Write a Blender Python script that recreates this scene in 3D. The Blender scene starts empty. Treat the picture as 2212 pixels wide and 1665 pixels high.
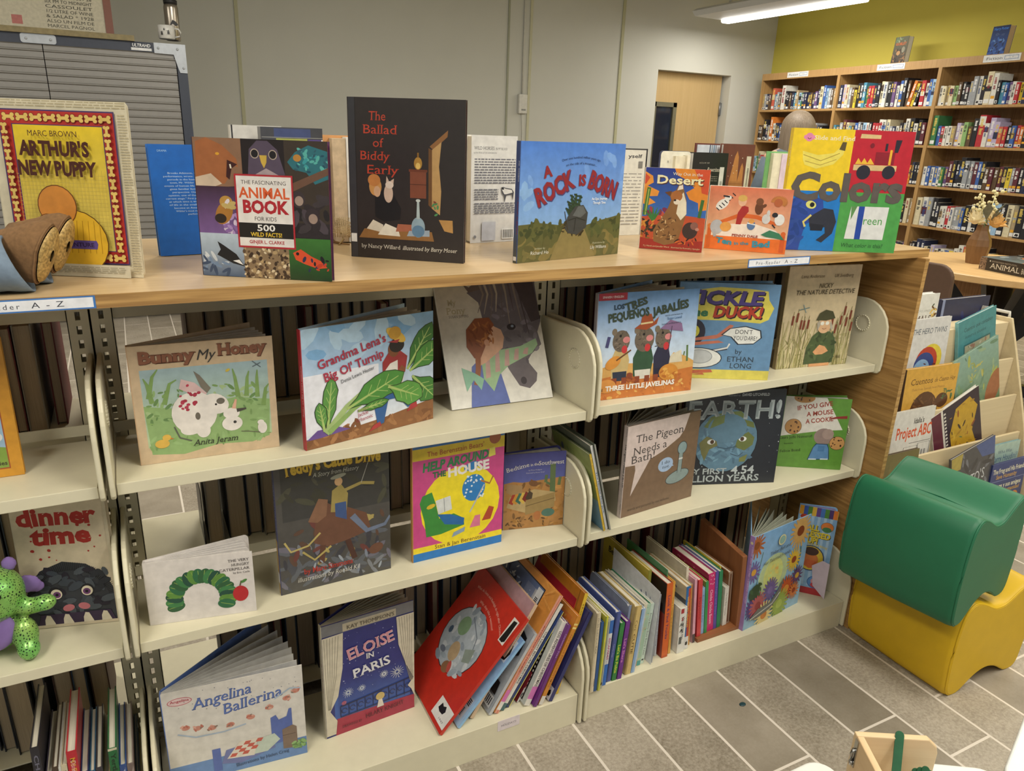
import bpy, math, random
from mathutils import Vector, Matrix, Euler

# ---------------------------------------------------------------- camera, light, exposure
SC = bpy.context.scene
COL = SC.collection
R = math.radians
cam_d = bpy.data.cameras.new('camera')
cam_d.sensor_width = 36.0
cam_d.lens = 1606.361 / 2212 * 36.0
cam_d.clip_start = 0.02
cam_o = bpy.data.objects.new('camera', cam_d)
COL.objects.link(cam_o)
cam_o.location = (-0.8404, -1.1999, 1.3455)
cam_o.rotation_euler = (R(71.372), R(-1.964), R(-26.953))
SC.camera = cam_o
SC.view_settings.view_transform = 'Standard'
SC.view_settings.look = 'None'
SC.view_settings.gamma = 1.0
SC.view_settings.use_curve_mapping = False
SC.view_settings.exposure = 0.0
wd = bpy.data.worlds.new('daylight')
SC.world = wd
wd.use_nodes = True
wd.node_tree.nodes['Background'].inputs[0].default_value = (0.80, 0.90, 1.0, 1)
wd.node_tree.nodes['Background'].inputs[1].default_value = 0.42
LAMP_POWER = 43.0
LAMP_COL = (1.0, 0.93, 0.80)

# ---------------------------------------------------------------- colours and materials
def lin(h):
    """'#rrggbb' in display values to linear RGBA."""
    if not isinstance(h, str):
        return tuple(h) if len(h) == 4 else tuple(h) + (1.0,)
    h = h.lstrip('#')
    if len(h) == 3:
        h = ''.join(c * 2 for c in h)
    o = []
    for i in (0, 2, 4):
        c = int(h[i:i + 2], 16) / 255.0
        o.append(c / 12.92 if c <= 0.04045 else ((c + 0.055) / 1.055) ** 2.4)
    return (o[0], o[1], o[2], 1.0)

_mats = {}
def node_mat(name):
    m = bpy.data.materials.new(name)
    m.use_nodes = True
    nt = m.node_tree
    return m, nt, nt.nodes['Principled BSDF']

def mat(col, rough=0.5, metal=0.0, noise=0.06, scale=40.0, bump=0.0, name=None, spec=None):
    """plain procedural surface: one colour, mottled slightly by noise."""
    key = (col, rough, metal, noise, scale, bump, spec)
    if key in _mats:
        return _mats[key]
    m, nt, b = node_mat(name or 'surface_' + str(col).strip('#'))
    c = lin(col)
    tc = nt.nodes.new('ShaderNodeTexCoord')
    n = nt.nodes.new('ShaderNodeTexNoise')
    n.inputs['Scale'].default_value = scale
    n.inputs['Detail'].default_value = 3
    nt.links.new(tc.outputs['Object'], n.inputs['Vector'])
    r = nt.nodes.new('ShaderNodeValToRGB')
    r.color_ramp.elements[0].position = 0.3
    r.color_ramp.elements[1].position = 0.7
    r.color_ramp.elements[0].color = tuple(x * (1 - noise) for x in c[:3]) + (1,)
    r.color_ramp.elements[1].color = tuple(min(1, x * (1 + noise)) for x in c[:3]) + (1,)
    nt.links.new(n.outputs['Fac'], r.inputs[0])
    nt.links.new(r.outputs[0], b.inputs['Base Color'])
    b.inputs['Roughness'].default_value = rough
    b.inputs['Metallic'].default_value = metal
    if spec is not None:
        b.inputs['Specular IOR Level'].default_value = spec
    if bump:
        bp = nt.nodes.new('ShaderNodeBump')
        bp.inputs['Strength'].default_value = bump
        bp.inputs['Distance'].default_value = 0.002
        nt.links.new(n.outputs['Fac'], bp.inputs['Height'])
        nt.links.new(bp.outputs[0], b.inputs['Normal'])
    _mats[key] = m
    return m

def print_mat(name, rough, coat=0.0):
    """printed paper or cloth: the ink colours stored on the faces, mottled a little."""
    m, nt, b = node_mat(name)
    a = nt.nodes.new('ShaderNodeAttribute')
    a.attribute_name = 'Col'
    tc = nt.nodes.new('ShaderNodeTexCoord')
    n = nt.nodes.new('ShaderNodeTexNoise')
    n.inputs['Scale'].default_value = 60
    n.inputs['Detail'].default_value = 4
    nt.links.new(tc.outputs['Object'], n.inputs['Vector'])
    mr = nt.nodes.new('ShaderNodeMapRange')
    mr.inputs['From Min'].default_value = 0.3
    mr.inputs['From Max'].default_value = 0.7
    mr.inputs['To Min'].default_value = 0.90
    mr.inputs['To Max'].default_value = 1.08
    nt.links.new(n.outputs['Fac'], mr.inputs['Value'])
    mx = nt.nodes.new('ShaderNodeVectorMath')
    mx.operation = 'SCALE'
    nt.links.new(a.outputs['Color'], mx.inputs[0])
    nt.links.new(mr.outputs[0], mx.inputs['Scale'])
    nt.links.new(mx.outputs[0], b.inputs['Base Color'])
    b.inputs['Roughness'].default_value = rough
    b.inputs['Coat Weight'].default_value = coat
    b.inputs['Coat Roughness'].default_value = 0.18
    return m

def page_mat(name, col):
    """edges of a block of pages: fine lines across the thickness (local y)."""
    m, nt, b = node_mat(name)
    tc = nt.nodes.new('ShaderNodeTexCoord')
    mp = nt.nodes.new('ShaderNodeMapping')
    mp.inputs['Scale'].default_value = (20, 2600, 20)
    n = nt.nodes.new('ShaderNodeTexNoise')
    n.inputs['Scale'].default_value = 1.0
    n.inputs['Detail'].default_value = 2
    nt.links.new(tc.outputs['Object'], mp.inputs['Vector'])
    nt.links.new(mp.outputs[0], n.inputs['Vector'])
    r = nt.nodes.new('ShaderNodeValToRGB')
    c = lin(col)
    r.color_ramp.elements[0].position = 0.3
    r.color_ramp.elements[1].position = 0.65
    r.color_ramp.elements[0].color = tuple(x * 0.72 for x in c[:3]) + (1,)
    r.color_ramp.elements[1].color = c
    nt.links.new(n.outputs['Fac'], r.inputs[0])
    nt.links.new(r.outputs[0], b.inputs['Base Color'])
    b.inputs['Roughness'].default_value = 0.85
    return m

def wood_mat(name, c0, c1, axis='x', scale=1.0, rough=0.4, stretch=14.0, contrast=0.5, coat=0.0, rot=None):
    """wood veneer: grain running along the given local axis."""
    m, nt, b = node_mat(name)
    tc = nt.nodes.new('ShaderNodeTexCoord')
    mp = nt.nodes.new('ShaderNodeMapping')
    s = [stretch * 6 * scale] * 3
    s['xyz'.index(axis)] = 3.0 * scale
    mp.inputs['Scale'].default_value = s
    if rot:
        mp.inputs['Rotation'].default_value = rot
    nt.links.new(tc.outputs['Object'], mp.inputs['Vector'])
    n = nt.nodes.new('ShaderNodeTexNoise')
    n.inputs['Scale'].default_value = 1.0
    n.inputs['Detail'].default_value = 6
    n.inputs['Distortion'].default_value = 0.6
    nt.links.new(mp.outputs[0], n.inputs['Vector'])
    r = nt.nodes.new('ShaderNodeValToRGB')
    r.color_ramp.elements[0].position = 0.5 - contrast * 0.4
    r.color_ramp.elements[1].position = 0.5 + contrast * 0.25
    r.color_ramp.elements[0].color = lin(c0)
    r.color_ramp.elements[1].color = lin(c1)
    nt.links.new(n.outputs['Fac'], r.inputs[0])
    nt.links.new(r.outputs[0], b.inputs['Base Color'])
    b.inputs['Roughness'].default_value = rough
    b.inputs['Coat Weight'].default_value = coat
    b.inputs['Coat Roughness'].default_value = 0.25
    bp = nt.nodes.new('ShaderNodeBump')
    bp.inputs['Strength'].default_value = 0.15
    bp.inputs['Distance'].default_value = 0.001
    nt.links.new(n.outputs['Fac'], bp.inputs['Height'])
    nt.links.new(bp.outputs[0], b.inputs['Normal'])
    return m

GLOSS = print_mat('printed_gloss', 0.42, 0.25)
MATTE = print_mat('printed_matte', 0.7)
PAGES = page_mat('page_edges_cream', '#e2d9c6')
PAGES_W = page_mat('page_edges_white', '#eceae4')
PAGES_T = page_mat('page_edges_tan', '#c9b08c')
PUTTY = mat('#d9d3b9', 0.38, noise=0.02, name='putty_enamel_steel')
PUTTY_D = mat('#cfc6a6', 0.42, noise=0.02, name='putty_enamel_steel_uprights')
BLACK = mat('#16161a', 0.45, name='black_enamel')
CHROME = mat('#b9b9b9', 0.25, 1.0, noise=0.02, name='bright_steel')
PLASTER = mat('#c9cac4', 0.9, noise=0.015, scale=3, name='painted_white_wall')
OAK_TOP = wood_mat('oak_laminate_top', '#c8a878', '#d9be94', 'x', 1.0, 0.30, contrast=0.8, coat=0.15)
OAK_EDGE = wood_mat('oak_laminate_edge', '#8f6a3c', '#bd965c', 'x', 1.6, 0.5, contrast=0.45)
OAK_END = wood_mat('oak_laminate_panel', '#8b6637', '#b28a52', 'y', 1.3, 0.5, contrast=0.45)
OAK_CASE = wood_mat('oak_bookcase', '#a07a4a', '#ba9662', 'z', 1.0, 0.5, contrast=0.8)
BIRCH = wood_mat('birch_plywood', '#c7b58f', '#d8c8a4', 'x', 0.6, 0.55, contrast=1.0)
PINE = wood_mat('pale_pine', '#d6b98c', '#e6cfa6', 'x', 0.8, 0.5, contrast=0.9)

# ---------------------------------------------------------------- mesh builder
class MB:
    def __init__(s):
        s.v, s.f, s.mi, s.c, s.sm = [], [], [], [], []
    def face(s, pts, col=None, mi=0, smooth=False):
        i = len(s.v)
        s.v += [tuple(p) for p in pts]
        s.f.append(tuple(range(i, i + len(pts))))
        s.mi.append(mi); s.c.append(col); s.sm.append(smooth)
    def mesh(s, vs, fs, col=None, mi=0, smooth=False, M=None):
        i = len(s.v)
        if M is not None:
            vs = [M @ Vector(p) for p in vs]
        s.v += [tuple(p) for p in vs]
        for f in fs:
            s.f.append(tuple(i + k for k in f))
            s.mi.append(mi); s.c.append(col); s.sm.append(smooth)
    def box(s, x0, y0, z0, x1, y1, z1, col=None, mi=0, M=None):
        v = [(x0, y0, z0), (x1, y0, z0), (x1, y1, z0), (x0, y1, z0), (x0, y0, z1), (x1, y0, z1), (x1, y1, z1), (x0, y1, z1)]
        f = [(0, 3, 2, 1), (4, 5, 6, 7), (0, 1, 5, 4), (1, 2, 6, 5), (2, 3, 7, 6), (3, 0, 4, 7)]
        s.mesh(v, f, col, mi, False, M)
    def prism(s, pts, a0, a1, axis='y', col=None, mi=0, smooth=False, M=None):
        """polygon pts (2D) swept along an axis between a0 and a1."""
        def P(p, a):
            return {'y': (p[0], a, p[1]), 'x': (a, p[0], p[1]), 'z': (p[0], p[1], a)}[axis]
        n = len(pts)
        vs = [P(p, a0) for p in pts] + [P(p, a1) for p in pts]
        area = sum(pts[i][0] * pts[(i + 1) % n][1] - pts[(i + 1) % n][0] * pts[i][1] for i in range(n))
        flip = (area < 0) != (axis == 'y')
        caps = [tuple(range(n)), tuple(range(2 * n - 1, n - 1, -1))]
        side = [(i, i + n, (i + 1) % n + n, (i + 1) % n) for i in range(n)]
        if not flip:
            caps = [tuple(reversed(f)) for f in caps]
            side = [tuple(reversed(f)) for f in side]
        s.mesh(vs, caps, col, mi, False, M)
        i0 = len(s.v) - 2 * n
        for f in side:
            s.f.append(tuple(i0 + k for k in f)); s.mi.append(mi); s.c.append(col); s.sm.append(smooth)
    def lathe(s, prof, n=24, col=None, mi=0, M=None, smooth=True):
        vs, fs = [], []
        for r, z in prof:
            for k in range(n):
                a = 2 * math.pi * k / n
                vs.append((r * math.cos(a), r * math.sin(a), z))
        for i in range(len(prof) - 1):
            for k in range(n):
                a, b = i * n + k, i * n + (k + 1) % n
                fs.append((a, b, b + n, a + n))
        fs.append(tuple(range(n - 1, -1, -1)))
        fs.append(tuple(range((len(prof) - 1) * n, len(prof) * n)))
        s.mesh(vs, fs, col, mi, smooth, M)
    def tube(s, path, r, n=10, col=None, mi=0, M=None):
        path = [Vector(p) for p in path]
        rr = r if isinstance(r, (list, tuple)) else [r] * len(path)
        vs, fs = [], []
        up = Vector((0, 0, 1))
        for i, p in enumerate(path):
            t = (path[min(i + 1, len(path) - 1)] - path[max(i - 1, 0)]).normalized()
            u = t.cross(up)
            if u.length < 1e-3:
                u = t.cross(Vector((0, 1, 0)))
            u.normalize(); w = u.cross(t)
            for k in range(n):
                a = 2 * math.pi * k / n
                vs.append(p + (u * math.cos(a) + w * math.sin(a)) * rr[i])
        for i in range(len(path) - 1):
            for k in range(n):
                a, b = i * n + k, i * n + (k + 1) % n
                fs.append((a, b, b + n, a + n))
        fs.append(tuple(range(n - 1, -1, -1)))
        fs.append(tuple(range((len(path) - 1) * n, len(path) * n)))
        s.mesh(vs, fs, col, mi, True, M)
    def ball(s, c, r, col=None, mi=0, n=16, m=10, M=None):
        rx, ry, rz = r if isinstance(r, (tuple, list)) else (r, r, r)
        vs, fs = [], []
        for i in range(m + 1):
            t = math.pi * i / m
            for k in range(n):
                a = 2 * math.pi * k / n
                vs.append((c[0] + rx * math.sin(t) * math.cos(a), c[1] + ry * math.sin(t) * math.sin(a), c[2] + rz * math.cos(t)))
        for i in range(m):
            for k in range(n):
                a, b = i * n + k, i * n + (k + 1) % n
                fs.append((a, a + n, b + n, b))
        s.mesh(vs, fs, col, mi, True, M)
    def build(s, name, mats, parent=None, bevel=0.0, seg=2):
        me = bpy.data.meshes.new(name)
        me.from_pydata(s.v, [], s.f)
        if not isinstance(mats, (list, tuple)):
            mats = [mats]
        for m in mats:
            me.materials.append(m)
        me.polygons.foreach_set('material_index', s.mi)
        me.polygons.foreach_set('use_smooth', s.sm)
        if any(c is not None for c in s.c):
            at = me.color_attributes.new('Col', 'FLOAT_COLOR', 'CORNER')
            buf = []
            for f, c in zip(s.f, s.c):
                if isinstance(c, list):
                    for q in c:
                        buf += lin(q)
                else:
                    buf += lin(c or '#ffffff') * len(f)
            at.data.foreach_set('color', buf)
        me.update()
        o = bpy.data.objects.new(name, me)
        COL.objects.link(o)
        if parent is not None:
            o.parent = parent
        if bevel:
            b = o.modifiers.new('bevel', 'BEVEL')
            b.width = bevel; b.segments = seg; b.limit_method = 'ANGLE'; b.angle_limit = R(40)
        return o

def tag(o, label, cat, group=None, kind=None):
    if label:
        o['label'] = label
    if cat:
        o['category'] = cat
    if group:
        o['group'] = group
    if kind:
        o['kind'] = kind
    return o

def empty(name, label, cat, loc=(0, 0, 0), rot=(0, 0, 0), group=None):
    o = bpy.data.objects.new(name, None)
    COL.objects.link(o)
    o.location = loc
    o.rotation_euler = rot
    o.empty_display_size = 0.05
    return tag(o, label, cat, group)

def struct(name, mb, m, **k):
    o = mb.build(name, m, **k)
    o['kind'] = 'structure'
    return o

def rrect(x0, y0, x1, y1, r, n=4, corners='1111'):
    """rounded rectangle, counter-clockwise from lower left; corners: ll lr ur ul"""
    P = []
    for (cx, cy, a, on) in ((x0 + r, y0 + r, 180, corners[0]), (x1 - r, y0 + r, 270, corners[1]), (x1 - r, y1 - r, 0, corners[2]), (x0 + r, y1 - r, 90, corners[3])):
        if on == '0' or r <= 0:
            P.append((cx + (-r if a in (180, 90) else r), cy + (-r if a in (180, 270) else r)))
        else:
            for k in range(n + 1):
                t = R(a + 90 * k / n)
                P.append((cx + r * math.cos(t), cy + r * math.sin(t)))
    return P

# ---------------------------------------------------------------- lettering: every glyph once, laid out by hand
CHARS = "ABCDEFGHIJKLMNOPQRSTUVWXYZabcdefghijklmnopqrstuvwxyz0123456789!?.,:;'\u2019-/&()\u00ed\u00d1\u00cd\"\u00bd+*"
GL = {}
def load_glyphs():
    tmp = []
    for var, off in (('r', 0.0), ('b', 0.022), ('h', 0.045)):
        for ch in CHARS:
            for suf, s in (('g', ch), ('w', 'n' + ch + 'n')):
                if suf == 'w' and var != 'r':
                    continue
                c = bpy.data.curves.new('glyph', 'FONT')
                c.body = s
                c.resolution_u = 2
                c.offset = off
                o = bpy.data.objects.new('glyph', c)
                COL.objects.link(o)
                tmp.append((var, ch, suf, o))
    c = bpy.data.curves.new('glyph', 'FONT'); c.body = 'nn'; c.resolution_u = 2
    onn = bpy.data.objects.new('glyph', c); COL.objects.link(onn)
    dg = bpy.context.evaluated_depsgraph_get()
    def get(o):
        e = o.evaluated_get(dg)
        me = e.to_mesh()
        vs = [(v.co.x, v.co.y) for v in me.vertices]
        fs = [tuple(p.vertices) for p in me.polygons]
        e.to_mesh_clear()
        return vs, fs
    nv = get(onn)[0]
    wnn = max(x for x, y in nv)
    for var, ch, suf, o in tmp:
        if suf == 'w':
            GL[('w', ch)] = max(x for x, y in get(o)[0]) - wnn
    GL[('w', ' ')] = 0.27
    for var, ch, suf, o in tmp:
        if suf == 'g':
            vs, fs = get(o)
            GL[(var, ch)] = (vs, fs)
            # slab serifs: a short bar at every stem end on the base line, x-height or cap height
            sv, sf = list(vs), list(fs)
            cnt = {}
            for f in fs:
                for a, b in zip(f, f[1:] + f[:1]):
                    k = (min(a, b), max(a, b)); cnt[k] = cnt.get(k, 0) + 1
            if ch.isalpha():
                top = max(y for x, y in vs)
                for (a, b), n in cnt.items():
                    if n != 1:
                        continue
                    (xa, ya), (xb, yb) = vs[a], vs[b]
                    if abs(ya - yb) > 0.004 or not 0.05 < abs(xa - xb) < 0.2:
                        continue
                    if abs(ya) < 0.02 + (0.05 if var != 'r' else 0) or abs(ya - top) < 0.03 or abs(ya - 0.53) < 0.06:
                        x0, x1 = min(xa, xb) - 0.055, max(xa, xb) + 0.055
                        t = 0.045
                        y0, y1 = (ya, ya + t) if ya < 0.2 else (ya - t, ya)
                        i = len(sv)
                        sv += [(x0, y0), (x1, y0), (x1, y1), (x0, y1)]
                        sf.append((i, i + 1, i + 2, i + 3))
            GL[(var + 's', ch)] = (sv, sf)
    for var, ch, suf, o in tmp:
        c = o.data
        bpy.data.objects.remove(o)
        bpy.data.curves.remove(c)
    c = onn.data
    bpy.data.objects.remove(onn)
    bpy.data.curves.remove(c)
load_glyphs()
CAP = 0.7

def clip_poly(P, W, H):
    for ax, lim, sg in ((0, 0, 1), (0, W, -1), (1, 0, 1), (1, H, -1)):
        Q = []
        for i in range(len(P)):
            a, b = P[i - 1], P[i]
            da, db = (a[ax] - lim) * sg, (b[ax] - lim) * sg
            if (da < 0) != (db < 0):
                t = da / (da - db)
                Q.append((a[0] + (b[0] - a[0]) * t, a[1] + (b[1] - a[1]) * t))
            if db >= 0:
                Q.append(b)
        P = Q
        if len(P) < 3:
            return []
    return P

def art(mb, ops, W, H, o=(0, 0, 0), U=(1, 0, 0), V=(0, 0, 1), N=(0, -1, 0), mi=0, step=1.6e-5):
    """flat printed picture on the plane o + U*x + V*y; ops in fractions of W and H, later ops lie over earlier ones."""
    o, U, V, N = Vector(o), Vector(U), Vector(V), Vector(N)
    lay = [4e-5]
    def put(P, col):
        P = clip_poly(P, W, H)
        if len(P) >= 3:
            a = sum(P[i - 1][0] * P[i][1] - P[i][0] * P[i - 1][1] for i in range(len(P)))
            if a < 0:
                P = P[::-1]
            mb.face([o + U * x + V * y + N * lay[0] for x, y in P], col, mi)
    def strip(pts, w, col):
        n = len(pts)
        L, Rr = [], []
        for i in range(n):
            a, b = pts[max(i - 1, 0)], pts[min(i + 1, n - 1)]
            dx, dy = b[0] - a[0], b[1] - a[1]
            l = math.hypot(dx, dy) or 1
            ww = w if not isinstance(w, (list, tuple)) else w[0] + (w[1] - w[0]) * i / (n - 1)
            L.append((pts[i][0] - dy / l * ww / 2, pts[i][1] + dx / l * ww / 2))
            Rr.append((pts[i][0] + dy / l * ww / 2, pts[i][1] - dx / l * ww / 2))
        for i in range(n - 1):
            put([L[i], Rr[i], Rr[i + 1], L[i + 1]], col)
    def text(s, x, y, size, col, k):
        var = k.get('f', 'r')
        sc = size * H / CAP
        adv = [GL.get(('w', c), 0.5) + k.get('sp', 0) for c in s]
        tot = sum(adv) * sc
        fx = 1.0
        if 'w' in k:
            fx = k['w'] * W / tot
            tot = k['w'] * W
        x0 = {'l': 0, 'c': -tot / 2, 'r': -tot}[k.get('a', 'c')]
        rot = R(k.get('rot', 0)); bend = k.get('bend', 0) * H; sh = k.get('sh', 0); jit = k.get('j', 0)
        rnd = random.Random(len(s))
        px = x0
        cr, sr = math.cos(rot), math.sin(rot)
        for c, a in zip(s, adv):
            wd_ = a * sc * fx
            if (var, c) in GL:
                vs, fs = GL[(var, c)]
                t = (px + wd_ / 2 - x0) / tot
                by = bend * (1 - (2 * t - 1) ** 2)
                ang = math.atan2(-4 * bend * (2 * t - 1), tot) + R(jit) * rnd.uniform(-1, 1)
                ca, sa = math.cos(ang), math.sin(ang)
                out = []
                for vx, vy in vs:
                    gx = vx * sc * fx + sh * vy * sc - wd_ / 2
                    gy = vy * sc
                    hx, hy = gx * ca - gy * sa + px + wd_ / 2, gx * sa + gy * ca + by
                    qx, qy = x * W + hx * cr - hy * sr, y * H + hx * sr + hy * cr
                    out.append(o + U * min(max(qx, 0), W) + V * min(max(qy, 0), H) + N * lay[0])
                mb.mesh(out, fs, col, mi)
            px += wd_
    for op in ops:
        k = op[0]
        lay[0] += step
        if k == 'r':
            put([(op[1] * W, op[2] * H), (op[3] * W, op[2] * H), (op[3] * W, op[4] * H), (op[1] * W, op[4] * H)], op[5])
        elif k == 'g':
            P = [(op[1] * W, op[2] * H), (op[3] * W, op[2] * H), (op[3] * W, op[4] * H), (op[1] * W, op[4] * H)]
            mb.face([o + U * x + V * y + N * lay[0] for x, y in P], [op[5], op[5], op[6], op[6]], mi)
        elif k == 'p':
            put([(x * W, y * H) for x, y in op[1]], op[2])
        elif k == 'e':
            rot = R(op[6]) if len(op) > 6 else 0
            P = []
            for i in range(22):
                a = 2 * math.pi * i / 22
                ex, ey = op[3] * W * math.cos(a), op[4] * W * math.sin(a)
                P.append((op[1] * W + ex * math.cos(rot) - ey * math.sin(rot), op[2] * H + ex * math.sin(rot) + ey * math.cos(rot)))
            put(P, op[5])
        elif k == 's':
            w = op[2]
            strip([(x * W, y * H) for x, y in op[1]], [q * W for q in w] if isinstance(w, (list, tuple)) else w * W, op[3])
        elif k == 'sc':
            _, n, x0, y0, x1, y1, s0, s1, cols, seed = op[:10]
            asp = op[10] if len(op) > 10 else 0.5
            rnd = random.Random(seed)
            for i in range(n):
                cx, cy = rnd.uniform(x0, x1) * W, rnd.uniform(y0, y1) * H
                r = rnd.uniform(s0, s1) * W
                a = rnd.uniform(0, 3.14)
                P = []
                for q in range(8):
                    t = 2 * math.pi * q / 8
                    ex, ey = r * math.cos(t), r * asp * math.sin(t)
                    P.append((cx + ex * math.cos(a) - ey * math.sin(a), cy + ex * math.sin(a) + ey * math.cos(a)))
                put(P, rnd.choice(cols))
                lay[0] += 2e-6
        elif k == 't':
            kk = op[6] if len(op) > 6 else {}
            if 'sd' in kk:
                dx, dy, dc = kk['sd']
                text(op[1], op[2] + dx, op[3] + dy, op[4], dc, kk)
                lay[0] += step
            text(op[1], op[2], op[3], op[4], op[5], kk)
# ================================================================ the room shell
def floor_mat():
    m, nt, b = node_mat('floor_tiles')
    L = nt.links.new
    def M(op, a, bb=None, clamp=False):
        n = nt.nodes.new('ShaderNodeMath'); n.operation = op; n.use_clamp = clamp
        for i, v in enumerate((a, bb)):
            if v is None:
                continue
            if isinstance(v, (int, float)):
                n.inputs[i].default_value = v
            else:
                L(v, n.inputs[i])
        return n.outputs[0]
    tc = nt.nodes.new('ShaderNodeTexCoord')
    sp = nt.nodes.new('ShaderNodeSeparateXYZ')
    L(tc.outputs['Object'], sp.inputs[0])
    u = M('DIVIDE', M('ADD', sp.outputs[0], 0.017 + 0.151 * 200), 0.151)
    col = M('FLOOR', u)
    fu = M('FRACT', u)
    off = M('MULTIPLY', M('MODULO', col, 2.0), 0.145)
    v = M('DIVIDE', M('ADD', M('ADD', sp.outputs[1], 0.32 + 0.6 * 100), off), 0.6)
    row = M('FLOOR', v)
    fv = M('FRACT', v)
    gu = M('MAXIMUM', M('LESS_THAN', fu, 0.045), M('LESS_THAN', fv, 0.0105))
    cb = nt.nodes.new('ShaderNodeCombineXYZ')
    L(col, cb.inputs[0]); L(row, cb.inputs[1])
    wn = nt.nodes.new('ShaderNodeTexWhiteNoise')
    L(cb.outputs[0], wn.inputs['Vector'])
    n1 = nt.nodes.new('ShaderNodeTexNoise'); n1.inputs['Scale'].default_value = 130; n1.inputs['Detail'].default_value = 6; n1.inputs['Roughness'].default_value = 0.75
    ad = nt.nodes.new('ShaderNodeVectorMath'); ad.operation = 'ADD'
    L(tc.outputs['Object'], ad.inputs[0]); L(wn.outputs['Color'], ad.inputs[1])
    L(ad.outputs[0], n1.inputs['Vector'])
    n2 = nt.nodes.new('ShaderNodeTexNoise'); n2.inputs['Scale'].default_value = 9; n2.inputs['Detail'].default_value = 3
    L(ad.outputs[0], n2.inputs['Vector'])
    # pitted tiles show the fine noise, smooth ones hardly do
    pit = M('MULTIPLY', M('SUBTRACT', n1.outputs['Fac'], 0.5), M('ADD', M('MULTIPLY', M('GREATER_THAN', wn.outputs['Value'], 0.3), 1.1), 0.25))
    t = M('ADD', M('ADD', 0.5, pit), M('MULTIPLY', M('SUBTRACT', n2.outputs['Fac'], 0.5), 0.55))
    t = M('ADD', t, M('MULTIPLY', M('SUBTRACT', wn.outputs['Value'], 0.5), 0.22), True)
    r = nt.nodes.new('ShaderNodeValToRGB')
    r.color_ramp.elements[0].position = 0.15
    r.color_ramp.elements[1].position = 0.85
    r.color_ramp.elements[0].color = lin('#716858')
    r.color_ramp.elements[1].color = lin('#b5ac9e')
    L(t, r.inputs[0])
    mx = nt.nodes.new('ShaderNodeMix'); mx.data_type = 'RGBA'
    L(gu, mx.inputs[0]); L(r.outputs[0], mx.inputs[6])
    mx.inputs[7].default_value = lin('#dbd3c8')
    L(mx.outputs[2], b.inputs['Base Color'])
    b.inputs['Roughness'].default_value = 0.5
    bp = nt.nodes.new('ShaderNodeBump'); bp.inputs['Strength'].default_value = 0.3; bp.inputs['Distance'].default_value = 0.001
    L(M('SUBTRACT', M('ADD', t, 0.3), M('MULTIPLY', gu, 0.8)), bp.inputs['Height'])
    L(bp.outputs[0], b.inputs['Normal'])
    return m

WALL_Y = 6.2
b = MB(); b.box(-5.5, -5.5, -0.1, 7.4, 7.2, 0.0)
struct('floor', b, floor_mat())
b = MB(); b.box(-5.5, -5.5, 3.3, 7.4, 7.2, 3.4)
struct('ceiling', b, mat('#dcdcd6', 0.9, name='white_ceiling'))
DX0, DX1, DZ = 4.757, 5.842, 2.104
b = MB()
b.box(-5.5, WALL_Y, 0, DX0, WALL_Y + 0.3, 3.3)
b.box(DX0, WALL_Y, DZ, DX1, WALL_Y + 0.3, 3.3)
b.box(DX1, WALL_Y, 0, 6.9, WALL_Y + 0.3, 3.3)
struct('wall_back', b, PLASTER)
# yellow wall behind the oak bookcases
BK0 = Vector((6.146, 5.998, 0)); BKD = Vector((-0.0887, -0.99606, 0)).normalized(); BKN = Vector((-BKD.y, BKD.x, 0))
BKROT = math.atan2(BKD.y, BKD.x)
b = MB(); b.box(-0.6, 0.0, 0, 12.5, 0.2, 3.3)
o = struct('wall_right', b, mat('#cfc358', 0.85, noise=0.02, scale=3, name='painted_yellow_wall'))
o.location = BK0 + BKN * 0.31; o.rotation_euler = (0, 0, BKROT)
# far-away walls that close the room on the other sides
b = MB(); b.box(-5.5, 7.0, 0, -5.3, -5.5, 3.3)
struct('wall_left', b, PLASTER)
# cover strips over the joints of the white wall
for i, (x, w, c) in enumerate(((0.225, 0.03, '#b9b99c'), (2.845, 0.02, '#9fa290'), (3.10, 0.028, '#c3c2a8'), (4.23, 0.035, '#b4b394'))):
    b = MB(); b.box(x - w / 2, WALL_Y - 0.012, 0, x + w / 2, WALL_Y + 0.001, 3.3)
    struct('trim_%d' % (i + 1), b, mat(c, 0.7, noise=0.02))
# small raceway box with its wire on the white wall
t = empty('wall_sensor', 'small white sensor box with a thin cable on the white wall', 'sensor', (3.02, WALL_Y, 1.56))
b = MB(); b.box(-0.05, -0.045, 0, 0.05, 0.0, 0.19)
b.build('housing', mat('#d4d4cf', 0.5), t, bevel=0.008)
b = MB(); b.box(-0.02, -0.0465, 0.03, 0.03, -0.0445, 0.045)
b.build('indicator_slot', mat('#8a8d8c', 0.5), t)
b = MB(); b.tube([(0.0, -0.01, 0.0), (0.012, -0.012, -0.2), (0.004, -0.012, -0.45), (0.004, -0.012, -1.2)], 0.004)
b.tube([(0, -0.01, 0.18), (0.0, -0.012, 0.9), (0, -0.012, 1.7)], 0.008)
b.build('cable', mat('#c9c9c2', 0.5), t)

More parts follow.
